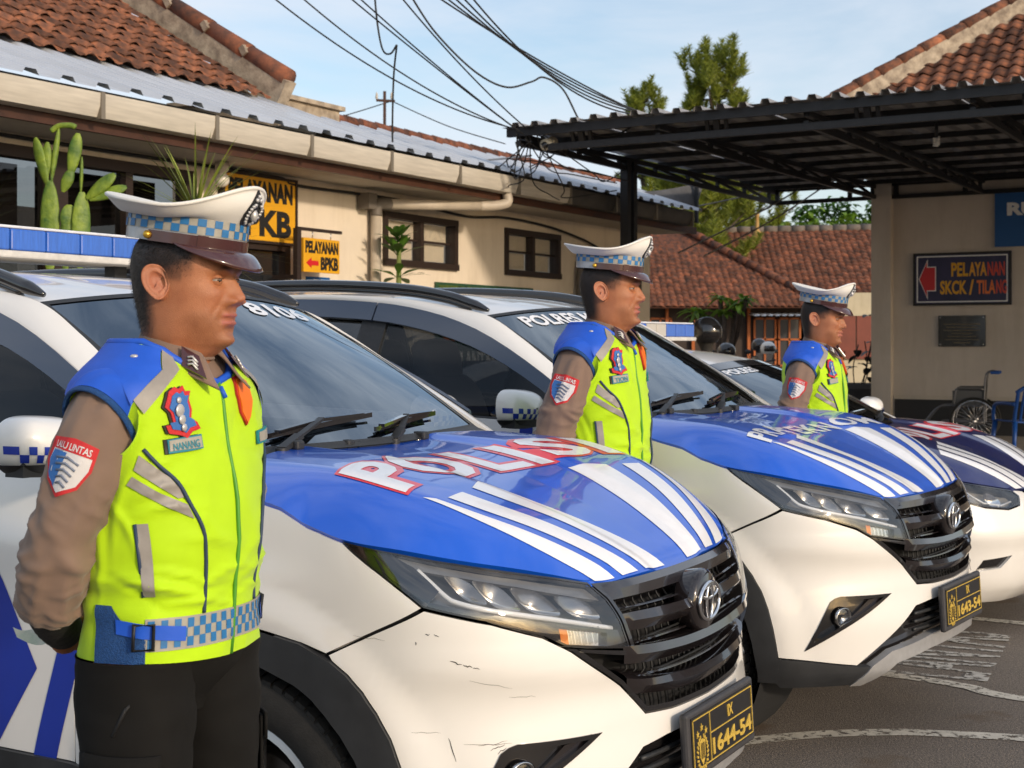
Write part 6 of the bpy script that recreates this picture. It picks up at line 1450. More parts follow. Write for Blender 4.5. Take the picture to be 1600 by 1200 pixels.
            rd2=(1-2.4*abs(noise.noise(Vector((q.x*.8,q.y*.8,q.z*2.6)))))
            wv=.0072*rdg*(1-.5*el)+.0105*rd2*el*(.35+.65*sstep(-.6,.6,math.cos(a-2.6)))
            wv+=.0035*el*math.sin(t*70+2.2*math.cos(a-.8)+4*noise.noise(q*.7))*sstep(-.3,.8,math.cos(a-2.4))
            for t0,a0,an,ln,wd,hh in AFOLD:
                da=math.atan2(math.sin(a-a0),math.cos(a-a0))*.06; dt=(t-t0)*.48
                if abs(dt)>.15: continue
                s1=da*math.cos(an)+dt*math.sin(an); d1=-da*math.sin(an)+dt*math.cos(an)+2.0*s1*s1; e=(s1/ln)**2+(d1/wd)**2
                if e<7: wv+=hh*math.exp(-e)
            wv+=.004*g1(math.atan2(math.sin(a-.35),math.cos(a-.35)),.10)*sstep(.1,.3,t)*sstep(.75,.5,t)     # ironed crease
            return p+(u*math.cos(a)+w*math.sin(a))*(r+wv)
        mm=MB(); nu=int(150*res); na=int(64*res)
        mm.grid(lambda u,v:arm(v,u*2*math.pi),na,nu,cu=True); mm.build('sleeve',SHIRT,shirt)
        gl=cr_path([(-.112,sg*.190,1.015),(-.140,sg*.158,.978),(-.172,sg*.110,.942),(-.196,sg*.065,.915)],8)
        mm=MB(); mm.tube(gl,lambda t:.050-.015*t+.0012*math.sin(t*50),20); mm.build('glove_cuff',GLOVE,shirt)
        if sg<0 or True:
            ca=-.30 if sg<0 else .30; fa=lambda x,y:arm(x,y); 
            sh=[(-.055,.042),(.0,.047),(.055,.042),(.058,.0),(.040,-.035),(0,-.058),(-.040,-.035),(-.058,0)]
            # x round the arm (radians*r), y along the arm
            pl=lambda s_:[(.385-(b*s_)/.52,ca+(a*s_)/.074*(-1 if sg<0 else 1)) for a,b in sh]
            cen=tuple(pth[int(n*.385)])
            def dec(nm,poly,off,mt,th): patch(nm,poly,[],(.012,.10),fa,off,mt,shirt,th,cen,eps=(2e-3,2e-2))
            dec('sleeve_patch_edge',pl(.86),.003,REDP,.004); dec('sleeve_patch',[(x,y) for x,y in pl(.74) if True],.0045,WHTP,.001)
            dec('sleeve_patch',[(.385-(b)/.52,ca+a/.074*(-1 if sg<0 else 1)) for a,b in ((-.040,.016),(-.005,.016),(-.012,-.036),(-.03,-.024),(-.042,0))],.0052,BLUP,0)
            dec('sleeve_patch_band',[(.385-(b)/.52,ca+a/.074*(-1 if sg<0 else 1)) for a,b in ((-.042,.018),(.042,.018),(.042,.034),(0,.039),(-.042,.034))],.0054,REDP,0)
            text_surf('sleeve_letters','LALU LINTAS',.072,.011,WHTP,shirt,lambda x,y:(.385-(.0205+y)/.52,ca+(x-.036)/.074*(-1 if sg<0 else 1)),fa,.0062,(.02,.02),.02,cen,eps=(2e-3,2e-2))
            mm=MB(); 
            for k in range(5):
                mm.tube([tuple(Vector(arm(.385-(b)/.52,ca+a/.074*(-1 if sg<0 else 1)))*1.0+((Vector(arm(.385,ca))-Vector(cen)).normalized()*.006)) for a,b in ((-.024+.004*k,.006-.009*k),(0,.010-.009*k),(.026-.003*k,.004-.009*k))],.0022,5)
            mm.build('sleeve_crest',mat('crest_slate',(.16,.19,.26),.6),shirt)
    # collar
    mm=MB()
    def collar(u,v):
        t=(u*2-1); a=t*R(158); back=(1-abs(t))   # 0 at front tips .. 1 at nape
        a=math.pi-a if False else a
        th=math.pi+a
        up=Vector((-.012+.062*math.cos(th)*1.05,.062*math.sin(th),1.503-.058*abs(t)**1.15))
        flare=.020+.012*abs(t)
        lo=Vector((-.012+(.062+flare)*math.cos(th)*1.08,(.062+flare)*math.sin(th),1.448-.040*(1-math.cos(math.pi*abs(t)))/2))
        if abs(t)>.80: lo=lo+Vector((.030,.012*math.copysign(1,t)*-1,-.030))*((abs(t)-.80)/.20)
        p=up.lerp(lo,v); p.z+=.010*math.sin(math.pi*min(1,v*1.4))*(1-v); return p+Vector((HX*.95,0,0))
    mm.grid(collar,48,8); o=mm.build('collar',SHIRT,shirt); sm=o.modifiers.new('s','SOLIDIFY'); sm.thickness=.004
    mm=MB(); mm.grid(lambda u,v:(lambda th:(HX*.95-.012+.060*math.cos(th)*1.05,.060*math.sin(th),1.43+.045*v))((u*2-1)*math.pi),32,4,cu=True); mm.build('collar_band',SHIRT,shirt)
    for sg in (-1,1):
        qs=[collar(.5+sg*-.5*.80,.30),collar(.5+sg*-.5*.80,.92),collar(.5+sg*-.5*.93,.95),collar(.5+sg*-.5*.93,.38)]
        qs=[q+(Vector((.35,sg*-.0,.0))*0)+Vector((.006,sg*.006,.004)) for q in qs]
        cc=sum(qs,Vector())/4
        mm=MB(); mm.add([tuple(q) for q in qs],[(0,1,2,3)]); o=mm.build('rank_tab',MAROON,shirt,smooth=False); sm=o.modifiers.new('s','SOLIDIFY'); sm.thickness=.003; sm.offset=0
        mm=MB()
        for k in (-1,0,1):
            c0=cc+(qs[1]-qs[0])*(.18*k)+Vector((.004,sg*.004,.003)); e1=(qs[3]-qs[0])*.28; e0=(qs[1]-qs[0])*.16; mm.tube([c0-e1+e0,c0,c0+e1+e0],.0022,5)
        mm.build('rank_chevron',SILV,shirt)
    # ---- trousers
    tro=bpy.data.objects.new('trousers',None); COL.objects.link(tro); tro.parent=root
    mm=MB()
    def hips(u,v):
        th=(u*2-1)*math.pi; z=.98-.20*v; p=torso(th,max(.86,z),-.004+.006*v); x,y=p[0],p[1]
        f=noise.noise(Vector((th*1.5,z*9,so.x)))*.004; return (x*(1-.05*v-.45*sstep(.45,1,v))+f,y*(1-.02*v-.18*sstep(.5,1,v)),z)
    mm.grid(hips,48,10,cu=True)
    for s_ in (-1,1):
        pts=cr_path([(.0,s_*.098,.90),(.004,s_*.100,.80),(.010,s_*.104,.66),(.0,s_*.108,.48),(-.02,s_*.112,.28),(-.02,s_*.115,.11)],8)
        def leg(u,v,pts=pts,s_=s_):
            i=min(len(pts)-1.001,v*(len(pts)-1)); j=int(i); p=pts[j].lerp(pts[j+1],i-j); a=u*2*math.pi; r=lerp_tab([(0,.098),(.2,.096),(.4,.086),(.6,.074),(.8,.068),(1,.062)],v)
            f=noise.noise(Vector((math.cos(a)*1.3,math.sin(a)*1.3,v*9))+so)*.006+noise.noise(Vector((math.cos(a)*2,math.sin(a)*2,v*22))+so)*.003
            return p+Vector((math.cos(a)*(r*1.14+f),math.sin(a)*(r+f),0))
        mm.grid(leg,32,50,cu=True)
    mm.build('trousers_cloth',TROU,tro)
    for s_ in (-1,1):
        mm=MB(); mm.tube([(.085,s_*.150,.875),(.050,s_*.184,.82),(.030,s_*.192,.775)],.0035,6); mm.build('pocket_seam',GLOVE,tro)
        mm=MB(); mm.grid(lambda u,v:(lambda a:(.008+(.112)*math.cos(a),s_*(.104+.096*math.sin(a)),.735-.17*v))(R(35+75*u)),10,6); o=mm.build('cargo_pocket',TROU,tro); q=o.modifiers.new('s','SOLIDIFY'); q.thickness=.006
        mm=MB(); mm.grid(lambda u,v:(lambda a:(.008+(.120)*math.cos(a),s_*(.104+.104*math.sin(a)),.742-.05*v))(R(32+81*u)),10,2); o=mm.build('pocket_flap',TROU,tro); q=o.modifiers.new('s','SOLIDIFY'); q.thickness=.006
        mm=MB(); mm.tube([(-.02,s_*.115,.16),(-.02,s_*.115,.10),(-.005,s_*.115,.05)],[.056,.058,.056],16); mm.sphere((.07,s_*.12,.040),(.13,.05,.042),20,10); mm.box((.055,s_*.12,.010),(.27,.092,.02)); mm.build('boot',GLOSSK,tro)
    # ---- cap
    cap=bpy.data.objects.new('cap',None); COL.objects.link(cap); cap.parent=root
    CM=Matrix.Rotation(-CAPT,4,'Y')
    def CP(p): q=CM@Vector(p); return HP((q.x-.002,q.y,q.z+.184))
    def band(th,z,o=0.0):
        c,s=math.cos(th),math.sin(th); k=(abs(c)**2.2+abs(s)**2.2)**(-1/2.2); return (k*c*((.103 if c>0 else .108)+o),k*s*(.0865+o),z)
    def rim(th):
        c,s=math.cos(th),math.sin(th); x=(.124 if c>0 else .152)*c; y=.132*s*(1-.08*max(0,c)); f=max(0,c)
        return Vector((x,y,.056+.053*f**2.2-.004*math.sin(th)**2*0+.012*max(0,-c)**2))
    def wall(th,t):
        a=Vector(band(th,.046,.002)); b=rim(th); p=a.lerp(b,t); c=math.cos(th)
        out=.010*math.sin(math.pi*t); sag=-.012*math.sin(math.pi*t)*(1-max(0,c)); n=Vector((math.cos(th),math.sin(th),0))
        return p+n*(out*(max(0,c)**2)-.006*math.sin(math.pi*t)*(1-max(0,c)))+Vector((0,0,sag))
    nt_=int(72*res)
    mm=MB()
    def crown(u,v):
        th=u*2*math.pi
        if v<.42: return CP(wall(th,v/.42))
        t=(v-.42)/.58; r0=rim(th)
        e=Vector((0,0,.0045))
        if t<.12:                                # rolled edge
            k=t/.12; return CP(r0+Vector((math.cos(th)*.003*math.sin(math.pi*k),math.sin(th)*.003*math.sin(math.pi*k),.006*k)))
        k=(t-.12)/.88; c=Vector((-.01,0,.050)); p=(r0+Vector((0,0,.006))).lerp(c,k)
        p.z=(r0.z+.006)*(1-sstep(0,1,k))+.050*sstep(0,1,k)-.004*math.sin(math.pi*k); return CP(p)
    mm.grid(crown,nt_,34,cu=True); mm.build('cap_crown',CAPW,cap)
    mm=MB(); mm.tube([CP(rim(2*math.pi*k/64)+Vector((0,0,.003))) for k in range(64)],.0038,8,closed=True); mm.build('cap_rim_piping',CAPW,cap)
    mm=MB(); mm.grid(lambda u,v:CP(band(u*2*math.pi,-.002+.050*v,.001)),nt_,4,cu=True); mm.build('cap_band',mat('silver_braid',(.46,.46,.47),.35,metal=.3,noise_=.2,nscale=60),cap)
    mm=MB(); mm.grid(lambda u,v:CP(band(u*2*math.pi,.018+.028*v,.0022)),nt_,2,cu=True); mm.build('cap_check_band',CHKG,cap)
    mm=MB(); nk=44
    for r_ in range(2):
        for k in range(nk):
            if (k+r_)%2: continue
            mm.grid(lambda u,v:CP(band(2*math.pi*(k+u)/nk,.019+.0132*(r_+v),.0032)),2,1)
    mm.build('cap_checks',CHKB,cap)
    mm=MB(); mm.grid(lambda u,v:CP(band((u*2-1)*R(104),-.003+.019*v,.0042)),36,3); o=mm.build('chin_strap',MAROON,cap)
    for sg in (-1,1):
        mm=MB(); mm.sphere(CP(band(sg*R(104),.007,.006)),.0075,14,10); mm.build('strap_button',GOLD,cap)
        mm=MB(); mm.grid(lambda u,v:CP(band(sg*R(46+10*u),-.004+.021*v,.0062)),4,2); mm.build('strap_slide',MAROON,cap)
    mm=MB()
    def visor(u,v):
        th=(u*2-1)*R(78); a=Vector(band(th,-.002,.004)); ex=.050*math.cos(th*1.15)**.8 if abs(th*1.15)<math.pi/2 else 0
        d=Vector((.72*math.cos(th*.55),.72*math.sin(th*.55),-.62)); return CP(a+d*ex*v+Vector((0,0,.008*math.sin(math.pi*v)*math.cos(th))))
    mm.grid(visor,40,8); o=mm.build('cap_visor',MAROON,cap); q=o.modifiers.new('s','SOLIDIFY'); q.thickness=.003
    # emblem on the front wall of the crown
    dr=[(0,1.02),(-.10,.80),(-.20,.52),(-.245,.30),(-.22,.10),(-.12,-.05),(0,-.10),(.12,-.05),(.22,.10),(.245,.30),(.20,.52),(.10,.80)]
    ew=lambda th,t:CP(wall(th,t))
    cen=CP((0,0,.03))
    patch('cap_emblem',dr,[],(.05,.06),ew,.002,BLKP,cap,.002,cen,eps=(2e-2,2e-2))
    mm=MB()
    for sg in (-1,1):
        for k in range(8):
            a=R(-70+20*k); th=sg*.155*math.cos(a*.9); t=.27+.27*math.sin(a); p=Vector(ew(th,t)); n=(p-cen).normalized(); q=Vector(ew(th+sg*.05,t+.05)); mm.tube([p+n*.004,(p+q)/2+n*.006,q+n*.004],[.0028,.0036,.0012],6)
    p=Vector(ew(0,.28)); n=(p-cen).normalized(); mm.sphere(p+n*.004,(.008,.008,.012),12,8)
    for th,t in ((0,.80),(-.055,.70),(.055,.70)): p=Vector(ew(th,t)); mm.sphere(p+(p-cen).normalized()*.003,.0042,8,6)
    mm.build('emblem_wreath',SILV,cap)
    return root
off1=officer('officer in neon vest and black cargo trousers holding a paper slip behind his back',(-.632,2.60,0),R(25),.985,R(9),'NANANG',1,1.0,htilt=R(1),face=(1.04,1.0,1.0))
pm=mat('paper',(.72,.74,.68),.7,col2=(.45,.58,.50),nscale=40)
m=MB(); m.grid(lambda u,v:(-.225-.075*u+.01*v,-.075+.02*math.sin(u*4),.918+.010*math.sin(u*6+v)-.028*v+.004*u),12,5)
o=m.build('paper_slip',pm,None,loc=off1.location,rotz=-R(25)); o.scale=(.985,)*3; tag(o,'small pale paper slip pinched in a hand behind the back','paper')
off2=officer('tall officer in neon vest standing between the two white SUVs','x' and (.31,4.89,0),R(30),1.028,R(12),'TION',2,.8,htilt=R(-2),face=(.95,.92,1.15))
off3=officer('short officer in neon vest standing beside the navy hooded sedan',(1.42,6.62,0),R(28),.985,R(-2),None,3,.7,htilt=R(3),face=(1.0,.85,.8))
# ================================================================ canopy
cn=pr_root('steel_canopy','black steel truss canopy with ribbed sheet roof on twin posts','canopy',0,0)
def zc(r): return 3.72+.017*(r-13)
SHEET=mat('canopy_sheet',(.36,.36,.375),.5,noise_=.35,nscale=4,metal=.2)
corrugated(cn,'roof_sheet',12.85,zc(12.85),21.05,zc(21.05),-7.62,7.1,.23,.045,SHEET,.92,axis='P')  # sheets extended unseen past the beams to keep sun off the wall
def bar(a,b,w,h,nm,par=None): m=MB(); m.beam(a,b,w,h); return m.build(nm,BLKST,par or cn,smooth=False)
bar((-7.6,12.95,3.67),(2.5,12.95,3.67),.05,.09,'fascia'); bar((-7.15,13.05,3.50),(2.5,13.05,3.50),.06,.07,'front_beam')
for p in (-6.75,-5.25,-3.75,-2.25,-.75,.75):
    for dp in (-.10,.0,.10): bar((p+dp,13.05,3.53),(p+dp,13.0,3.64),.035,.035,'strut') if dp else bar((p,13.05,3.53),(p,13.0,3.64),.06,.05,'strut')
r_=13.9
while r_<21: bar((-7.6,r_,zc(r_)-.035),(2.5,r_,zc(r_)-.035),.05,.06,'purlin'); r_+=.98
for ti,p in enumerate((-7.47,-5.9,-4.35,-2.8,-1.2)):
    t=holder('truss',cn); zt=lambda r:zc(r)-.09; r0=13.05 if p>-7 else 12.95; end=20.95
    zb=lambda r:3.50+.012*(r-13)
    m=MB(); m.beam((p,r0,zt(r0)),(p,end,zt(end)),.05,.06); m.build('top_chord',BLKST,t,smooth=False)
    if ti in (0,2,4) or True:
        lo=(lambda r:3.53+.010*(r-13)) if p>-7 else (lambda r:3.56-.0*(r-13)+(.005*(r-13)))
        m=MB(); m.beam((p,r0,lo(r0)-.0),(p,end,lo(end)),.05,.06); m.build('bottom_chord',BLKST,t,smooth=False)
        r=r0+.35; pr_=None; k=0
        while r<end:
            m=MB(); m.beam((p,r,lo(r)),(p,r,zt(r)),.04,.05); m.build('web_post',BLKST,t,smooth=False)
            if pr_ is not None: m=MB(); m.beam((p,pr_,zt(pr_)-.02),(p,r,lo(r)+.02),.03,.035); m.build('web_diagonal',BLKST,t,smooth=False)
            pr_=r; r+=1.05
bar((-7.47,20.95,3.60),(2.5,20.95,3.62),.06,.06,'back_chord'); bar((-7.47,20.95,3.80),(2.5,20.95,3.80),.06,.06,'back_chord')
for p in (-7.44,-6.3,-5.6,-4.6,-3.6): bar((p,20.95,3.6),(p,20.95,3.82),.06,.06,'web_post')
for dr in (-.09,.09):
    m=MB(); m.bbox((-7.52,15.62+dr,0),(-7.42,15.72+dr,3.66)); m.build('post',BLKST,cn,smooth=False)
b_=pr_root('hanging_bulb','spiral energy saving bulb hanging below the canopy truss','lamp',-3.47,14.5,3.50)
m=MB(); m.tube([(.0,0,.0+.16),(.0,0,.02)],.018,10); m.build('lamp_holder',PLASTK,b_); m=MB(); m.tube([(.026*math.cos(t*.7),.026*math.sin(t*.7),.02-.0026*t) for t in range(36)],.011,8); m.build('bulb_spiral',mat('bulb_white',(.72,.70,.66),.3),b_); m=MB(); m.tube([(0,0,.16),(0,.01,.28)],.006,6); m.build('flex',PLASTK,b_)
cc=pr_root('security_camera','cream security camera bolted under the canopy corner','camera',-7.2,13.15,3.56); m=MB(); m.tube([(0,.08,.02),(.0,-.10,-.03)],.062,18); m.build('housing',mat('camera_cream',(.62,.56,.44),.4),cc); m=MB(); m.tube([(0,-.098,-.03),(0,-.112,-.034)],.036,16); m.build('camera_lens',GLOSSK,cc); m=MB(); m.beam((0,.04,.0),(-.12,.04,.08),.03,.03); m.build('bracket',BLKST,cc,smooth=False)
# tarpaulin behind the posts
tp=pr_root('grey_tarpaulin','grey tarpaulin sheet sagging over the end of the zinc roof','tarpaulin',0,0); m=MB(); m.grid(lambda u,v:(-8.9+.8*u,16.9+2.4*u+.3*v,3.42+.42*v*(.35+.65*u)-.10*math.sin(math.pi*u)*(v)),14,8); m.build('sheet',mat('tarpaulin',(.09,.09,.095),.6,noise_=.4,nscale=4,bump=.4,bscale=12),tp); m=MB(); m.beam((-8.1,19.3,3.2),(-8.1,19.3,3.95),.05,.05); m.build('pole',BLKST,tp,smooth=False)
# ================================================================ overhead cables
def at(u,v,Y): return Vector(((u-800)/2200*Y,Y,1.44+(535-v)/2200*Y))
CG='overhead cables strung to the canopy corner'
def wires(u0,v0,Y0,u1,v1,Y1,sag,label,r=.012,mids=None,n=9):
    a=at(u0,v0,Y0); b=at(u1,v1,Y1); pts=[a.lerp(b,k/n)-Vector((0,0,4*sag*(k/n)*(1-k/n))) for k in range(n+1)]
    return cable('overhead_cable',pts,r,label,'cable',CG,n=3)
for u0,v0,u1,v1,sg_ in ((360,-60,800,200,.35),(420,-50,812,205,.30),(480,-60,815,208,.05),(500,-60,818,210,.08),(590,-50,822,200,.12)): wires(u0,v0,12.5,u1,v1,14.8,sg_*.6,'single overhead cable sloping down to the canopy corner',.008)
bund='thick bundled cable sloping to the canopy roof'
for k in range(5): wires(632+17*k,-40-3*k,12.5,982+9*k,168+3*k,15.4,.06+.07*k,bund,.009)
cable('loose_cable',[at(585,-10,13.5),at(590,40,13.6),at(598,78,13.6),at(610,84,13.6),at(620,70,13.6)],.010,'loose cable end hooked over the overhead lines','cable')
cable('drop_cable',[at(620,70,13.6),at(615,120,13.7),at(613,200,13.8),at(614,245,13.9)],.010,'thin cable dropping to the zinc roof','cable')
cable('looped_cable',[at(640,-10,14),at(680,50,14.2),at(740,110,14.4),at(790,136,14.6),at(830,128,14.8),at(850,121,14.9),at(880,140,15),at(910,195,15),at(940,212,15),at(975,205,15),at(1010,178,15)],.011,'slack cable drooping in a loop beside the bundle','cable')
rg=random.Random(11)
for k in range(16):
    a=at(800+rg.uniform(-5,50),200+rg.uniform(0,30),14.9); b=at(rg.uniform(770,1000),rg.uniform(255,315),16.2+rg.uniform(-.6,.6)); c=a.lerp(b,.5)+Vector((rg.uniform(-.35,.35),rg.uniform(-.2,.2),rg.uniform(-.35,.1)))
    cable('tangled_cable',[a,a.lerp(c,.6)+Vector((rg.uniform(-.15,.15),0,-.1)),c,b],.007,'tangled thin cable hanging at the canopy corner','cable','tangled cables at the canopy corner',n=6)
for k,(u0,v0,u1,v1) in enumerate(((612,158,430,200),(612,158,790,225))): cable('pole_wire',[at(u0,v0,30),at((u0+u1)/2,(v0+v1)/2+6,30),at(u1,v1,30)],.012,('wire from roof pole towards the parapet','wire from roof pole towards the canopy')[k],'wire')
cable('white_cable',[at(690,250,16),at(760,250,16),at(830,243,15.5)],.012,'white cable lying across the tiled ridge','cable',mt=mat('cable_white',(.55,.5,.45),.5))
for k,(a,b) in enumerate((((1100,400,19),(1330,262,22)),((1050,330,22),(1325,255,24)),((1060,395,19),(1345,235,23)),((1330,240,24),(1560,330,26)))): cable('service_wire',[at(*a),at((a[0]+b[0])/2,(a[1]+b[1])/2+8,(a[2]+b[2])/2),at(*b)],.012,('pale service wire rising from the office end','second service wire beside the pine','service wire crossing the far roofs','service wire beyond the canopy edge')[k],'wire',mt=mat('wire_grey',(.14,.13,.12),.6))
pl=thing('aerial_pole','thin brown roof pole with crossbar and insulators','pole',at(601,205,30)); m=MB(); m.beam((0,0,-.8),(0,0,.85),.06,.06); m.build('mast',BROWNW,pl,smooth=False); m=MB(); m.beam((-.18,0,.66),(.22,0,.64),.05,.05); m.build('crossbar',BROWNW,pl,smooth=False)
for x in (-.17,0,.15): m=MB(); m.lathe([(.02,.68),(.03,.72),(.02,.80),(0,.84)],10,c=(x,0,0)); m.build('insulator',SOFFIT,pl)
m=MB(); m.tube([at(248,-30,17),at(248,26,17)],.02,8); o=m.build('antenna_mast',SILVER); tag(o,'thin grey mast standing on the tile ridge','mast')
# ================================================================ plants
def leafmat(name,c1,c2): 
    m=mat(name,c1,.5,nscale=7,col2=c2,island=.45,spec=.35); b=m.node_tree.nodes['Principled BSDF']; 
    t=m.node_tree; o=t.nodes['Material Output']; tr=N(t,'ShaderNodeBsdfTranslucent'); mx=N(t,'ShaderNodeMixShader'); mx.inputs[0].default_value=.38
    t.links.new(b.inputs['Base Color'].links[0].from_socket,tr.inputs[0]); t.links.new(b.outputs[0],mx.inputs[1]); t.links.new(tr.outputs[0],mx.inputs[2]); t.links.new(mx.outputs[0],o.inputs[0]); return m
LEAF=leafmat('leaf_green',(.10,.22,.025),(.035,.10,.012)); LEAFY=leafmat('leaf_lime',(.26,.40,.035),(.09,.19,.018)); PINE=leafmat('pine_needles',(.34,.37,.05),(.13,.18,.022)); PAD=mat('cactus_pad',(.23,.31,.025),.55,nscale=9,col2=(.035,.10,.015),bump=.9,bscale=26,detail=8); BARK=mat('bark',(.10,.07,.05),.9,noise_=.5,nscale=10,bump=.6,bscale=30)
cp=thing('cactus','tall paddle cactus in front of the dark office windows','cactus',tuple(PR(-7.3,6.9,0)))
C0=PR(-7.3,6.9,0); YC=C0.y
def cpx(u,v): q=at(u,v,YC)-C0; return q
m=MB(); m.tube([(0,0,0),(.02,0,.9),(0,0,1.5)],[.07,.06,.05],10); m.build('stem',PAD,cp)
for (u0,v0,u1,v1,w) in ((78,428,78,282,26),(74,290,55,215,17),(72,280,74,222,14),(108,365,108,320,24),(125,420,128,300,25),(102,424,108,322,20),(110,275,122,208,18),(98,300,112,265,16),(135,310,180,272,20),(140,312,198,292,18),(80,285,92,200,8),(126,305,128,245,5)):
    a=cpx(u0,v0);b=cpx(u1,v1); d=(b-a); L_=d.length; w_=w/2200*YC*.62; mm=MB()
    side=d.cross(Vector((0,1,0))).normalized()*-1; dep=d.cross(side).normalized(); rt=rg.uniform(-.5,.5); s2_=side*math.cos(rt)+dep*math.sin(rt); d2_=dep*math.cos(rt)-side*math.sin(rt)
    mm.grid(lambda u,v:(lambda t,ang:a+d*t+(s2_*math.cos(ang)*w_+d2_*math.sin(ang)*.022)*(math.sin(math.pi*min(1,max(0,t*.93+.045)))**.55)*(.75+.35*t))(v,u*2*math.pi),16,10,cu=True); mm.build('cactus_pad',PAD,cp)
pt=cpx(0,420); m=MB(); m.tube(cr_path([C0*0+cpx(80,205),cpx(92,197),cpx(110,196),cpx(118,199)],4),.02,8); m.build('young_pad',PAD,cp)
def strap_leaf(mm,o,d,L_,w,droop,n=5):
    o=Vector(o);d=Vector(d).normalized(); s_=d.cross(Vector((0,0,1))); s_=s_.normalized() if s_.length>1e-3 else Vector((1,0,0)); L2=[];R2=[]
    for k in range(n+1):
        t=k/n; p=o+d*L_*t-Vector((0,0,droop*t*t)); ww=w*(1-t)**.7*(.6+.4*min(1,t*4)); L2.append(p+s_*ww);R2.append(p-s_*ww+Vector((0,0,.0)))
    mm.add(L2+R2,[(k,k+1,n+2+k,n+1+k) for k in range(n)])
Cy=at(306,336,10.6); yu=thing('yucca','spiky yellow green yucca behind the white cap','plant',(Cy.x,Cy.y,0)); m=MB(); m.tube([(0,0,0),(.03,0,1.2),(0,0,Cy.z)],[.07,.06,.05],10); m.build('trunk',BARK,yu)
for hz,nn,el0 in ((0,46,.25),(-.25,34,-.25),(-.5,26,-.5)):
    for k in range(nn):
        a=2*math.pi*k/nn*2.4; e=el0+rg.uniform(-.1,.95); mm=MB(); strap_leaf(mm,(0,0,Cy.z+hz),(math.cos(a)*math.cos(e),math.sin(a)*math.cos(e),math.sin(e)),rg.uniform(.55,.90),.013,.14); mm.build('leaf',mat('yucca_leaf',(.26,.30,.05),.5,nscale=6,col2=(.12,.17,.02),island=.4),yu)
Ca=at(622,455,14.3); ad=thing('adenium','young leafy tree with rosette leaves against the cream wall','plant',(Ca.x,Ca.y,0)); m=MB(); m.tube([(0,0,0),(0,0,1.4),(.01,0,2.45)],[.06,.04,.02],8); m.build('stem',mat('green_stem',(.16,.20,.05),.7),ad)
for hz,ln in ((1.35,.38),(1.6,.40),(1.85,.38),(2.08,.36),(2.3,.34),(2.45,.30)):
    for k in range(9):
        a=2*math.pi*k/9+hz*3; e=rg.uniform(.05,.85)+(.4 if hz>2.2 else 0); d_=Vector((math.cos(a)*math.cos(e),math.sin(a)*math.cos(e),math.sin(e))); mm=MB(); s_=d_.cross(Vector((0,0,1))).normalized(); o_=Vector((0,0,hz)); n=5; L2=[];R2=[]
        for q in range(n+1):
            t=q/n; p=o_+d_*ln*t-Vector((0,0,.10*t*t)); w_=.006+.042*math.sin(math.pi*min(1,max(0,(t-.25)/.8)))*(t>.2); L2.append(p+s_*w_+Vector((0,0,.01)));R2.append(p-s_*w_+Vector((0,0,.01)))
        mm.add(L2+R2,[(q,q+1,n+2+q,n+1+q) for q in range(n)]); mm.build('leaf',LEAF,ad)
def big_leaf(mm,o,d,L_,w,droop=.12):
    o=Vector(o);d=Vector(d).normalized(); s_=d.cross(Vector((0,0,1)));s_=s_.normalized() if s_.length>1e-3 else Vector((1,0,0)); n=4;A=[];B=[];Cc=[]
    for q in range(n+1):
        t=q/n;p=o+d*L_*t-Vector((0,0,droop*L_*t*t*2)); w_=w*math.sin(math.pi*min(1,t*.92+.06))**.8; A.append(p+s_*w_+Vector((0,0,w_*.3)));Cc.append(p);B.append(p-s_*w_+Vector((0,0,w_*.3)))
    mm.add(A+Cc+B,[(q,q+1,n+2+q,n+1+q) for q in range(n)]+[(n+1+q,n+2+q,2*n+3+q,2*n+2+q) for q in range(n)])
YF=26; Cf=at(1125,560,YF); fr_=thing('frangipani','leafy frangipani tree in front of the far tiled house','tree',(Cf.x,Cf.y,0)); m=MB(); m.tube([(0,0,0),(.03,0,.9),(-.05,0,1.3)],[.09,.07,.06],8)
for u,v in ((1095,500),(1150,482),(1130,492),(1080,492),(1162,470),(1128,470)):
    q=at(u,v,YF)-Vector((Cf.x,Cf.y,0)); m.tube(cr_path([(-.03,0,1.1),((q.x)*.6,rg.uniform(-.2,.2),1.35),(q.x,rg.uniform(-.3,.3),q.z)],4),[.045]*9,6)
m.build('trunk',BARK,fr_)
mm=MB()
for u,v,nn in ((1095,492,22),(1150,478,26),(1130,488,16),(1082,488,18),(1160,468,20),(1128,466,18)):
    q=at(u,v,YF)-Vector((Cf.x,Cf.y,0))
    for k in range(nn): a=rg.uniform(0,6.28);e=rg.uniform(-.2,.9); big_leaf(mm,q+Vector((0,rg.uniform(-.2,.2),0)),(math.cos(a)*math.cos(e),math.sin(a)*math.cos(e),math.sin(e)),rg.uniform(.24,.36),.05,.25)
mm.build('crown',LEAFY,fr_,smooth=False)
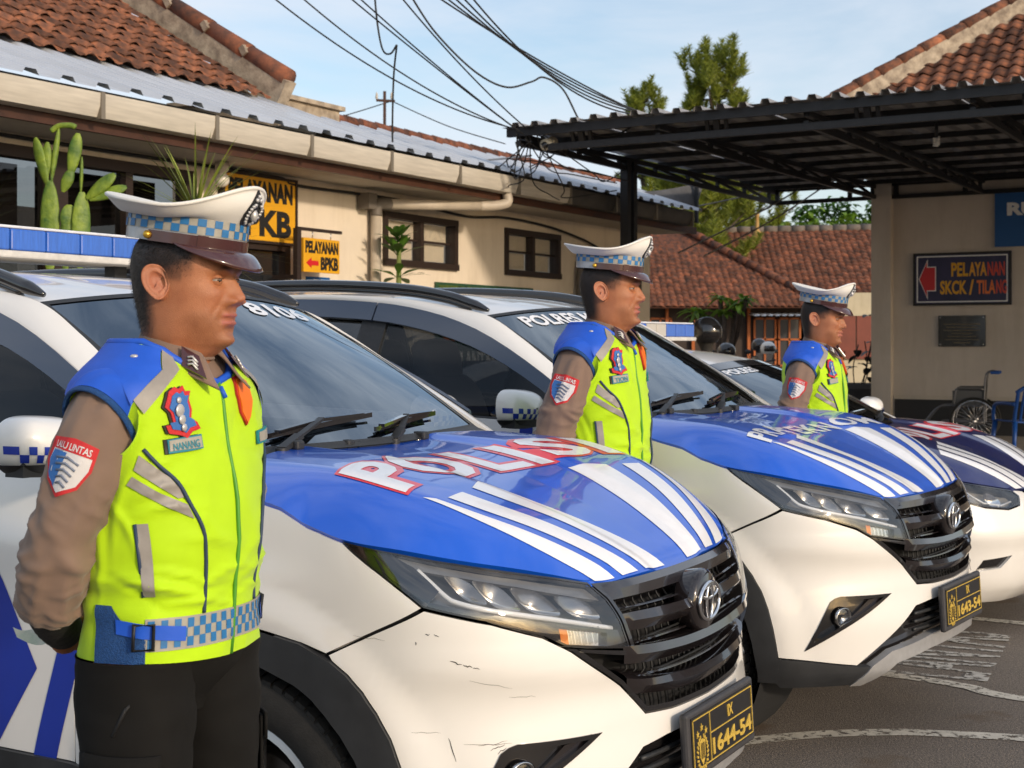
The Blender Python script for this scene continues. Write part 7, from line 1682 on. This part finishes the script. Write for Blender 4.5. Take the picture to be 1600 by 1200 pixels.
def pine(label,base,H_,spread,n,seed,z0=.25):
    rg=random.Random(seed); t=thing('pine_tree',label,'tree',base,0,'pines behind the far roofs'); m=MB(); m.tube([(0,0,0),(.1,.1,H_*.5),(0,0,H_*.97)],[.32,.2,.04],10)
    tips=[]
    for k in range(n):
        h=H_*(z0+(1-z0)*(k/n)); a=k*2.4+rg.uniform(-.4,.4); L_=spread*(1-.62*((k/n)**1.6))*rg.uniform(.6,1.15); up=rg.uniform(.25,.9)
        p0=Vector((0,0,h)); p1=p0+Vector((math.cos(a)*L_*.6,math.sin(a)*L_*.6,L_*.25*up)); p2=p0+Vector((math.cos(a)*L_,math.sin(a)*L_,L_*.75*up)); m.tube([p0,p1,p2],[.06,.04,.015],5)
        for q in range(8): tips.append(p1.lerp(p2,rg.uniform(0,1.1))+Vector((rg.uniform(-.35,.35),rg.uniform(-.35,.35),rg.uniform(-.15,.35))))
    m.build('trunk',BARK,t); mm=MB()
    for p in tips:
        ax_=Vector((rg.uniform(-.5,.5),rg.uniform(-.5,.5),1)).normalized(); L_=rg.uniform(.5,.95)
        for q in range(120):
            s_=rg.random(); c=p+ax_*L_*s_; a=rg.uniform(0,6.28); d=Vector((math.cos(a),math.sin(a),rg.uniform(.3,1.3))).normalized()*rg.uniform(.25,.48)*(1.15-.6*s_); sd=d.cross(Vector((rg.random()-.5,rg.random()-.5,.1))).normalized()*.018; mm.add([c-sd,c+sd,c+d],[(0,1,2)])
    mm.build('crown',PINE,t,smooth=False,fixn=False); return t
b=at(1112,535,56); pine('tall yellow green pine rising above the canopy roof',(b.x,b.y,0),12.6,2.1,46,21,.30)
b=at(1150,535,60); pine('broad pine with dense lower crown behind the far house',(b.x,b.y,0),8.6,3.6,40,22,.32)
b=at(1070,535,50); pine('shorter pine beside the office end',(b.x,b.y,0),7.6,2.4,30,23,.35)
b=at(1005,535,62); pine('slim pine tip showing above the canopy edge',(b.x,b.y,0),12.3,1.1,24,24,.4)
def broad(label,base,H_,rx,rz,nl,seed,mt=LEAF,ls=.34):
    rg=random.Random(seed); t=thing('broadleaf_tree',label,'tree',base,0,'leafy trees beyond the roofs'); m=MB(); m.tube([(0,0,0),(.1,0,H_*.5),(0,.1,H_*.8)],[.25,.18,.1],8); cl=[]
    for k in range(16):
        a=rg.uniform(0,6.28); e=rg.uniform(-.3,1); c=Vector((math.cos(a)*rx*rg.uniform(.3,1),math.sin(a)*rx*rg.uniform(.3,1),H_-rz+rz*e)); m.tube([(0,0,H_*.5),Vector((c.x*.5,c.y*.5,H_*.65)),c],[.1,.06,.02],5); cl.append((c,rg.uniform(.5,1.0)))
    m.build('trunk',BARK,t); mm=MB()
    for k in range(nl):
        c,r_=rg.choice(cl); v=Vector((rg.gauss(0,1),rg.gauss(0,1),rg.gauss(0,.55))); v=v.normalized()*r_*rg.uniform(.6,1.15); big_leaf(mm,c+v,(rg.gauss(0,1),rg.gauss(0,1),rg.uniform(-.4,.4)),ls*rg.uniform(.7,1.2),ls*.26,.2)
    mm.build('crown',mt,t,smooth=False,fixn=False)
b=at(1262,535,66); broad('bright green papaya like tree above the far ridge',(b.x,b.y,0),6.9,2.0,1.0,1500,31,LEAFY,.5)
b=at(1345,535,72); broad('tall dark leafy tree beside the grey pillar',(b.x,b.y,0),9.0,3.2,2.0,2600,32,LEAF,.42)
b=at(1205,535,60); pt_=thing('palm','small fan palm above the far tiled ridge','palm',(b.x,b.y,0)); m=MB(); m.tube([(0,0,0),(0,0,6.0)],[.14,.1],8); m.build('trunk',BARK,pt_); mm=MB()
for k in range(70): a=rg.uniform(0,6.28);e=rg.uniform(-.4,1.2); strap_leaf(mm,(0,0,6.0),(math.cos(a)*math.cos(e),math.sin(a)*math.cos(e),math.sin(e)),rg.uniform(.7,1.1),.05,.3)
mm.build('crown',PINE,pt_,smooth=False,fixn=False)
# ================================================================ far house
hs=thing('tiled_house','far low house with dark tiled hip roofs and orange window frames','house',(0,0,0)); OR=mat('orange_frame',(.42,.11,.02),.5); SHUT=mat('red_shutter',(.20,.045,.025),.6,noise_=.2,nscale=3); HW_=plaster('house_cream',(.55,.48,.34)); DW=mat('house_dark_wall',(.05,.035,.028),.8)
def slope(a,b,c,ncol,nrow,keep,seed,nm='tile_field'):
    a,b,c=Vector(a),Vector(b),Vector(c); ex=b-a; eu=c-a; return rough_tiles(nm,a,ex,eu,ncol,nrow,ex.length/ncol,eu.length/nrow,TILED,hs,keep,seed)
# front block: eave from X0..9.3 at Y 42, ridge 4.4 m back
e0=Vector((1.0,42.6,2.5)); e1_=Vector((9.4,42.0,2.5)); up=Vector((-.1,4.6,2.75))
slope(e0,e1_,e0+up,42,22,lambda s_,t:s_<1-.47*t,41)
m=MB(); m.add([e1_,e1_+Vector((.4,9,0)),e1_+Vector((-3.6,9,2.75)),e1_+Vector((-3.85,4.6,2.75))],[(0,1,2,3)]); m.build('roof_side',TILED,hs,smooth=False)
m=MB(); m.add([e0-Vector((0,0,.03)),e1_-Vector((0,0,.03)),e1_+Vector((-3.9,4.6,2.68)),e0+Vector((-.1,4.6,2.68))],[(0,1,2,3)]); m.build('roof_deck',TILED,hs,smooth=False)
for k in range(16):
    a=e1_.lerp(e1_+Vector((-3.95,4.6,2.8)),k/16); b=e1_.lerp(e1_+Vector((-3.95,4.6,2.8)),(k+1)/16); m=MB(); m.tube([a+Vector((0,0,.06)),b+Vector((0,0,.04))],[.13,.11],8); m.build('hip_tile',TILED,hs)
# rear wing: ridge almost level
f0=Vector((6.0,46.9,3.0)); f1=Vector((15.5,45.0,3.05)); u2=Vector((.3,4.6,2.45)); slope(f0,f1,f0+u2,44,20,None,42)
m=MB(); m.add([f0-Vector((0,0,.03)),f1-Vector((0,0,.03)),f1+u2-Vector((0,0,.05)),f0+u2-Vector((0,0,.05))],[(0,1,2,3)]); m.build('roof_deck',TILED,hs,smooth=False)
for k in range(20):
    a=(f0+u2).lerp(f1+u2,k/20); b=(f0+u2).lerp(f1+u2,(k+1)/20); m=MB(); m.tube([a,b],[.2,.17],8); m.build('ridge_tile',mat('ridge_grey',(.20,.16,.13),.9,noise_=.4,nscale=3),hs)
m=MB(); m.bbox((1.5,43.2,0),(9.0,43.4,2.55)); m.build('wall',DW,hs,smooth=False); m=MB(); m.bbox((9.0,45.6,0),(15.5,45.8,3.05)); m.build('wall',HW_,hs,smooth=False); m=MB(); m.bbox((8.85,43.2,0),(9.05,45.7,2.6)); m.build('wall',HW_,hs,smooth=False)
for x in (4.7,5.5,6.4,7.2): m=MB(); m.bbox((x,43.05,0),(x+.09,43.18,2.5)); m.build('veranda_post',OR,hs,smooth=False)
for x0 in (4.2,7.4,8.15):
    w=holder('window',hs); 
    for q in (((x0,43.1,.7),(x0+.06,43.19,2.2)),((x0+.64,43.1,.7),(x0+.70,43.19,2.2)),((x0+.32,43.1,.7),(x0+.37,43.19,2.2)),((x0,43.1,.7),(x0+.7,43.19,.76)),((x0,43.1,1.5),(x0+.7,43.19,1.56)),((x0,43.1,2.14),(x0+.7,43.19,2.2))): m=MB(); m.bbox(*q); m.build('frame',OR,w,smooth=False)
    m=MB(); m.bbox((x0+.03,43.15,.72),(x0+.67,43.155,2.16)); m.build('pane',mat('house_pane',(.06,.06,.065),.1,coat=.5),w,smooth=False)
for x0 in (9.35,9.95,10.55,11.15): m=MB(); m.bbox((x0,45.52,.9),(x0+.56,45.6,2.3)); m.build('shutter',SHUT,hs,smooth=False)
m=MB(); m.bbox((9.25,45.5,2.3),(11.8,45.6,2.4)); m.build('lintel',HW_,hs,smooth=False)
corrugated(hs,'awning_sheet',44.9,2.42,41.6,2.22,7.2,9.6,.2,.03,mat('awning_white',(.62,.62,.62),.5),2.4,axis='P')
ch=thing('ridge_finial','small yellowish finial post on the far roof ridge','finial',at(1183,372,49)); m=MB(); m.lathe([(.16,0),(.13,.2),(.07,.3),(.06,.75),(.1,.8),(0,.9)],10); m.build('finial',mat('finial_ochre',(.40,.24,.08),.8),ch)
# low wall far right behind everything, closes the yard
m=MB(); m.bbox((-30,60,0),(60,60.3,2.2)); tag(m.build('yard_wall',HW_),'long pale wall closing the far side of the yard','wall')
# ================================================================ wheelchair, chair, bin, planter, motorbikes
FRAMEG=mat('wheelchair_frame',(.16,.16,.17),.35,metal=.7); BLUEP=mat('blue_plastic',(.008,.07,.30),.42); VINYL=mat('grey_vinyl',(.10,.095,.09),.5)
wb_=at(1512,690,18.9); wc=thing('wheelchair','folded arm wheelchair parked against the black skirting','wheelchair',(wb_.x,wb_.y,.10),BROT+math.pi+.15)
def wheel(par,x,y,z,r,tw,sp,nm='wheel'):
    e=holder(nm,par,(x,y,z)); m=MB(); m.tube([(r*math.cos(t*math.pi/20),0,r*math.sin(t*math.pi/20)) for t in range(40)],tw,8,closed=True); m.build('tyre',RUBBER,e); 
    m=MB(); m.tube([((r-.03)*math.cos(t*math.pi/20),-.03,(r-.03)*math.sin(t*math.pi/20)) for t in range(40)],tw*.5,6,closed=True); m.build('push_rim',CHROME,e)
    m=MB()
    m.tube([(0,-.04,0),(0,.04,0)],.03,10)
    for k in range(sp): a=2*math.pi*k/sp; m.tube([(0,0,0),(r*math.cos(a),0,r*math.sin(a))],.0025,4)
    m.build('hub_and_spokes',CHROME,e)
for y in (-.28,.28): wheel(wc,-.10,y,.30,.30,.016,16)
for y in (-.2,.2): wheel(wc,.38,y,.09,.09,.014,5,'castor')
def tb_(pts,r,nm,par,mt=FRAMEG): m=MB(); m.tube(cr_path(pts,5),r,8); m.build(nm,mt,par)
for y in (-.23,.23):
    tb_([(-.22,y,.25),(-.22,y,.50),(-.25,y,.92),(-.38,y,.94)],.013,'back_tube',wc); tb_([(-.22,y,.50),(.22,y,.50),(.40,y,.44),(.62,y,.14)],.013,'side_tube',wc); tb_([(-.22,y,.28),(.30,y,.28),(.38,y,.2)],.013,'lower_tube',wc); tb_([(-.22,y,.72),(.10,y,.72),(.14,y,.68),(.16,y,.5)],.013,'arm_tube',wc)
    m=MB(); m.box((-.04,y,.735),(.32,.05,.03)); m.build('armrest',VINYL,wc,smooth=False,bevel=.008); m=MB(); m.box((-.36,y,.94),(.12,.04,.04)); m.build('push_handle',BLUEP,wc,smooth=False,bevel=.01); m=MB(); m.box((.64,y*.7,.13),(.16,.15,.02),Matrix.Rotation(.35,3,'Y')); m.build('footplate',VINYL,wc,smooth=False)
    m=MB(); m.grid(lambda u,v:(-.20+.38*u,y*.97,.50+.20*v),4,3); m.build('side_panel',VINYL,wc)
tb_([(-.1,-.23,.28),(.05,.23,.49)],.012,'cross_brace',wc); tb_([(-.1,.23,.28),(.05,-.23,.49)],.012,'cross_brace',wc)
m=MB(); m.box((0,0,.505),(.42,.44,.03)); m.build('seat',VINYL,wc,smooth=False,bevel=.01); m=MB(); m.grid(lambda u,v:(-.225-.02*v,-.23+.46*u,.52+.38*v),6,4); o=m.build('backrest',PLASTK,wc)
cb=at(1580,718,17.6); pc=thing('plastic_chair','blue moulded plastic chair standing by the wheelchair','chair',(cb.x+.10,cb.y-.05,.02),BROT+2.3)
for x,y in ((-.2,-.2),(-.2,.2),(.22,-.22),(.22,.22)): m=MB(); m.tube([(x*1.18,y*1.18,0),(x,y,.44)],[.022,.032],8); m.build('leg',BLUEP,pc)
m=MB(); m.grid(lambda u,v:(-.22+.46*u,-.23+.46*v,.44+.02*((v-.5)*2)**2),8,8); o=m.build('seat',BLUEP,pc); q=o.modifiers.new('s','SOLIDIFY'); q.thickness=.02
for y in (-.21,-.13,-.045,.045,.13,.21): m=MB(); m.tube(cr_path([(-.20,y,.44),(-.25,y*1.03,.62),(-.30,y*1.0,.82)],4),.016 if abs(y)<.2 else .024,8); m.build('back_slat',BLUEP,pc)
m=MB(); m.tube(cr_path([(-.28,-.23,.80),(-.31,-.12,.87),(-.315,0,.885),(-.31,.12,.87),(-.28,.23,.80)],5),.026,8); m.build('top_rail',BLUEP,pc)
for y in (-.25,.25): m=MB(); m.tube(cr_path([(-.27,y,.66),(-.05,y*1.08,.67),(.16,y*1.06,.63),(.21,y,.44)],5),.022,8); m.build('armrest',BLUEP,pc)
bb=at(1384,655,22.5); bn=thing('ash_bin','steel cylinder ash bin beside the grey pillar','bin',(bb.x,bb.y,.0)); STEEL=mat('brushed_steel',(.32,.29,.26),.35,metal=.8); m=MB(); m.lathe([(0,0),(.14,.0),(.14,.30),(0,.30)],24); m.build('bin_body',STEEL,bn,sharp=40); m=MB(); m.lathe([(.142,.30),(.142,.42),(0,.42)],24); m.build('bin_mouth',DARK,bn,sharp=40); m=MB(); m.lathe([(.145,.42),(.145,.62),(.12,.64),(0,.62)],24); m.build('bin_top',STEEL,bn,sharp=40)
pb=at(1330,640,24); pn=thing('planter','large grey planter tub with dry twigs and dark leaves','planter',(pb.x,pb.y,0)); m=MB(); m.lathe([(0,0),(.42,0),(.52,.62),(.56,.66),(.56,.74),(.50,.74),(.48,.66),(0,.64)],28); m.build('tub',mat('grey_tub',(.10,.10,.10),.7,noise_=.3,nscale=4),pn,sharp=40)
for k in range(9):
    a=rg.uniform(0,6.28); h=rg.uniform(.6,1.35); m=MB(); m.tube(cr_path([(.2*math.cos(a),.2*math.sin(a),.65),(.3*math.cos(a)+rg.uniform(-.1,.1),.3*math.sin(a),.65+h*.5),(.42*math.cos(a)+rg.uniform(-.15,.15),.4*math.sin(a),.65+h)],4),.010,5); m.build('twig',mat('dry_twig',(.035,.025,.02),.9),pn)
    for q in range(3): mm=MB(); big_leaf(mm,(.35*math.cos(a),.35*math.sin(a),.7+h*rg.uniform(.2,.9)),(rg.gauss(0,1),rg.gauss(0,1),rg.uniform(-.3,.6)),.20,.075,.2); mm.build('leaf',mat('dark_leaf',(.012,.02,.012),.5),pn)
def motorbike(label,u,v,Y,rz,body,helmet=None):
    b=at(u,v,Y); t=thing('motorbike',label,'motorbike',(b.x,b.y,0),rz,'motorbikes parked before the far house')
    for x in (-.62,.62): 
        e=holder('wheel',t,(x,0,.28)); m=MB(); m.tube([(.25*math.cos(k*math.pi/14),0,.25*math.sin(k*math.pi/14)) for k in range(28)],.045,8,closed=True); m.build('tyre',RUBBER,e); m=MB(); 
        for k in range(6): a=k*math.pi/3; m.tube([(0,0,0),(.23*math.cos(a),0,.23*math.sin(a))],.012,5)
        m.build('rim',ALLOY,e)
    m=MB(); m.grid(lambda u_,w_:(-.62+1.05*w_,(.13*math.sin(math.pi*min(1,w_*.9+.1))**.6)*math.cos(u_*2*math.pi),.62+.10*(1-w_)+(.10+.05*math.sin(math.pi*w_))*math.sin(u_*2*math.pi)),14,10,cu=True); m.build('body_shell',body,t)
    m=MB(); m.grid(lambda u_,w_:(.30+.22*w_,.20*(1-.5*w_)*math.cos(u_*2*math.pi),.45+.55*w_+.06*math.sin(u_*2*math.pi)),14,6,cu=True); m.build('leg_shield',body,t)
    m=MB(); m.box((-.28,0,.83),(.72,.24,.09)); m.build('seat',PLASTK,t,smooth=False,bevel=.03); m=MB(); m.tube(cr_path([(.36,-.36,1.06),(.44,-.2,1.03),(.46,0,1.0),(.44,.2,1.03),(.36,.36,1.06)],4),.016,8); m.build('handlebar',PLASTK,t); m=MB(); m.tube([(.46,0,1.0),(.62,0,.28)],.03,8); m.build('fork',CHROME,t); m=MB(); m.sphere((.54,0,.93),(.09,.12,.09),14,8); m.build('headlamp',CHROME,t)
    for s_ in (-1,1): m=MB(); m.tube([(.40,s_*.28,1.05),(.38,s_*.34,1.22)],.007,6); m.sphere((.38,s_*.36,1.25),(.02,.065,.045),12,8); m.build('mirror',PLASTK,t)
    m=MB(); m.tube([(.1,-.1,.3),(-.6,-.16,.38)],.045,10); m.build('exhaust',CHROME,t)
    return t
RED=mat('bike_red',(.45,.012,.015),.3,coat=.8); BLKB=mat('bike_black',(.015,.015,.017),.3,coat=.8); GRB=mat('bike_grey',(.16,.16,.17),.3,coat=.8)
motorbike('red and black motorbike with a white helmet on its mirror',1206,585,30,2.0,RED); motorbike('black motorbike with a dark helmet on its mirror',1168,585,31,1.7,BLKB); motorbike('grey motorbike beside the rider in a dark helmet',1140,588,28,1.4,GRB)
def helmet(label,u,v,Y,r,mt,rz=0):
    b=at(u,v,Y); t=thing('helmet',label,'helmet',b,rz); m=MB(); m.grid(lambda u_,w_:(lambda a,e:(r*math.cos(e)*math.cos(a)*1.1,r*math.cos(e)*math.sin(a),r*math.sin(e)))(u_*2*math.pi,-.75+2.3*w_),20,12,cu=True); m.build('shell',mt,t)
    m=MB(); m.grid(lambda u_,w_:(lambda a,e:(r*1.03*math.cos(e)*math.cos(a)*1.1,r*1.03*math.cos(e)*math.sin(a),r*1.03*math.sin(e)))(-1.1+2.2*u_,-.35+.75*w_),12,6); m.build('face_visor',GLOSSK,t); return t
helmet('white open helmet resting on a parked motorbike',1200,545,29.8,.16,mat('helmet_white',(.74,.72,.68),.3,coat=.6),-1.2); helmet('dark helmet resting on a parked motorbike',1186,540,30.8,.16,BLKB,-1.0); helmet('small dark helmet behind the sedan roof',1135,549,24,.15,BLKB,-1.0)
# rider seen from the chest up beyond the sedan
YR=15.5; rb_=at(1104,535,YR); hz_=at(1107,518,YR).z
m=MB(); body_rings=[(.85,.17,.12),(1.0,.18,.13),(1.15,.20,.13),(1.27,.205,.12),(1.33,.15,.10),(1.37,.07,.07),(1.42,.06,.065),(1.50,.075,.09),(1.58,.078,.10),(1.66,.06,.08),(1.70,.005,.005)]
wt=[(a,b) for a,b,c in body_rings]; dt=[(a,c) for a,b,c in body_rings]
m.grid(lambda u,v:(lambda z,a:(lerp_tab(dt,z)*math.cos(a),lerp_tab(wt,z)*math.sin(a),z-.06))(.85+.85*v,u*2*math.pi),28,40,cu=True)
for s_ in (-1,1): m.tube(cr_path([(0,s_*.16,1.22),(.04,s_*.25,1.0),(.25,s_*.24,.92),(.42,s_*.20,.98)],5),[.055-.0015*k for k in range(16)],10); m.tube(cr_path([(0,s_*.10,.85),(.25,s_*.13,.78),(.32,s_*.14,.45),(.25,s_*.14,.08)],5),[.085-.002*k for k in range(16)],10)
for s_ in (-1,1):
    m.sphere((.45,s_*.19,.985),(.05,.035,.03),10,8)
    for k in range(4): m.tube(cr_path([(.47,s_*.19,1.0-.016*k),(.50,s_*.175,1.0-.016*k),(.50,s_*.16,.985-.016*k)],3),.009,6)
    m.tube(cr_path([(.45,s_*.165,1.0),(.47,s_*.15,.99),(.49,s_*.15,.98)],3),.010,6)
rd=m.build('person',mat('dark_jacket',(.028,.024,.020),.8,noise_=.3,nscale=8,bump=.4,bscale=30)); rd.location=(rb_.x,rb_.y,0); rd.rotation_euler=(0,0,-.9); tag(rd,'rider in dark jacket and black helmet beyond the sedan roof','person')
m=MB(); r=.155; m.grid(lambda u_,w_:(lambda a,e:(r*math.cos(e)*math.cos(a)*1.12,r*math.cos(e)*math.sin(a),hz_+.0+r*1.05*math.sin(e)))(u_*2*math.pi,-.85+2.4*w_),24,14,cu=True); m.build('helmet_shell',BLKB,rd)
m=MB(); m.grid(lambda u_,w_:(lambda a,e:(r*1.03*math.cos(e)*math.cos(a)*1.12,r*1.03*math.cos(e)*math.sin(a),hz_+r*1.08*math.sin(e)))(-1.1+2.2*u_,-.4+.8*w_),12,6); m.build('helmet_visor',GLOSSK,rd)
bx=motorbike('dark motorbike carrying the rider behind the sedan',1104,535,YR,-.9,BLKB); bx.location=(rb_.x,rb_.y,0)
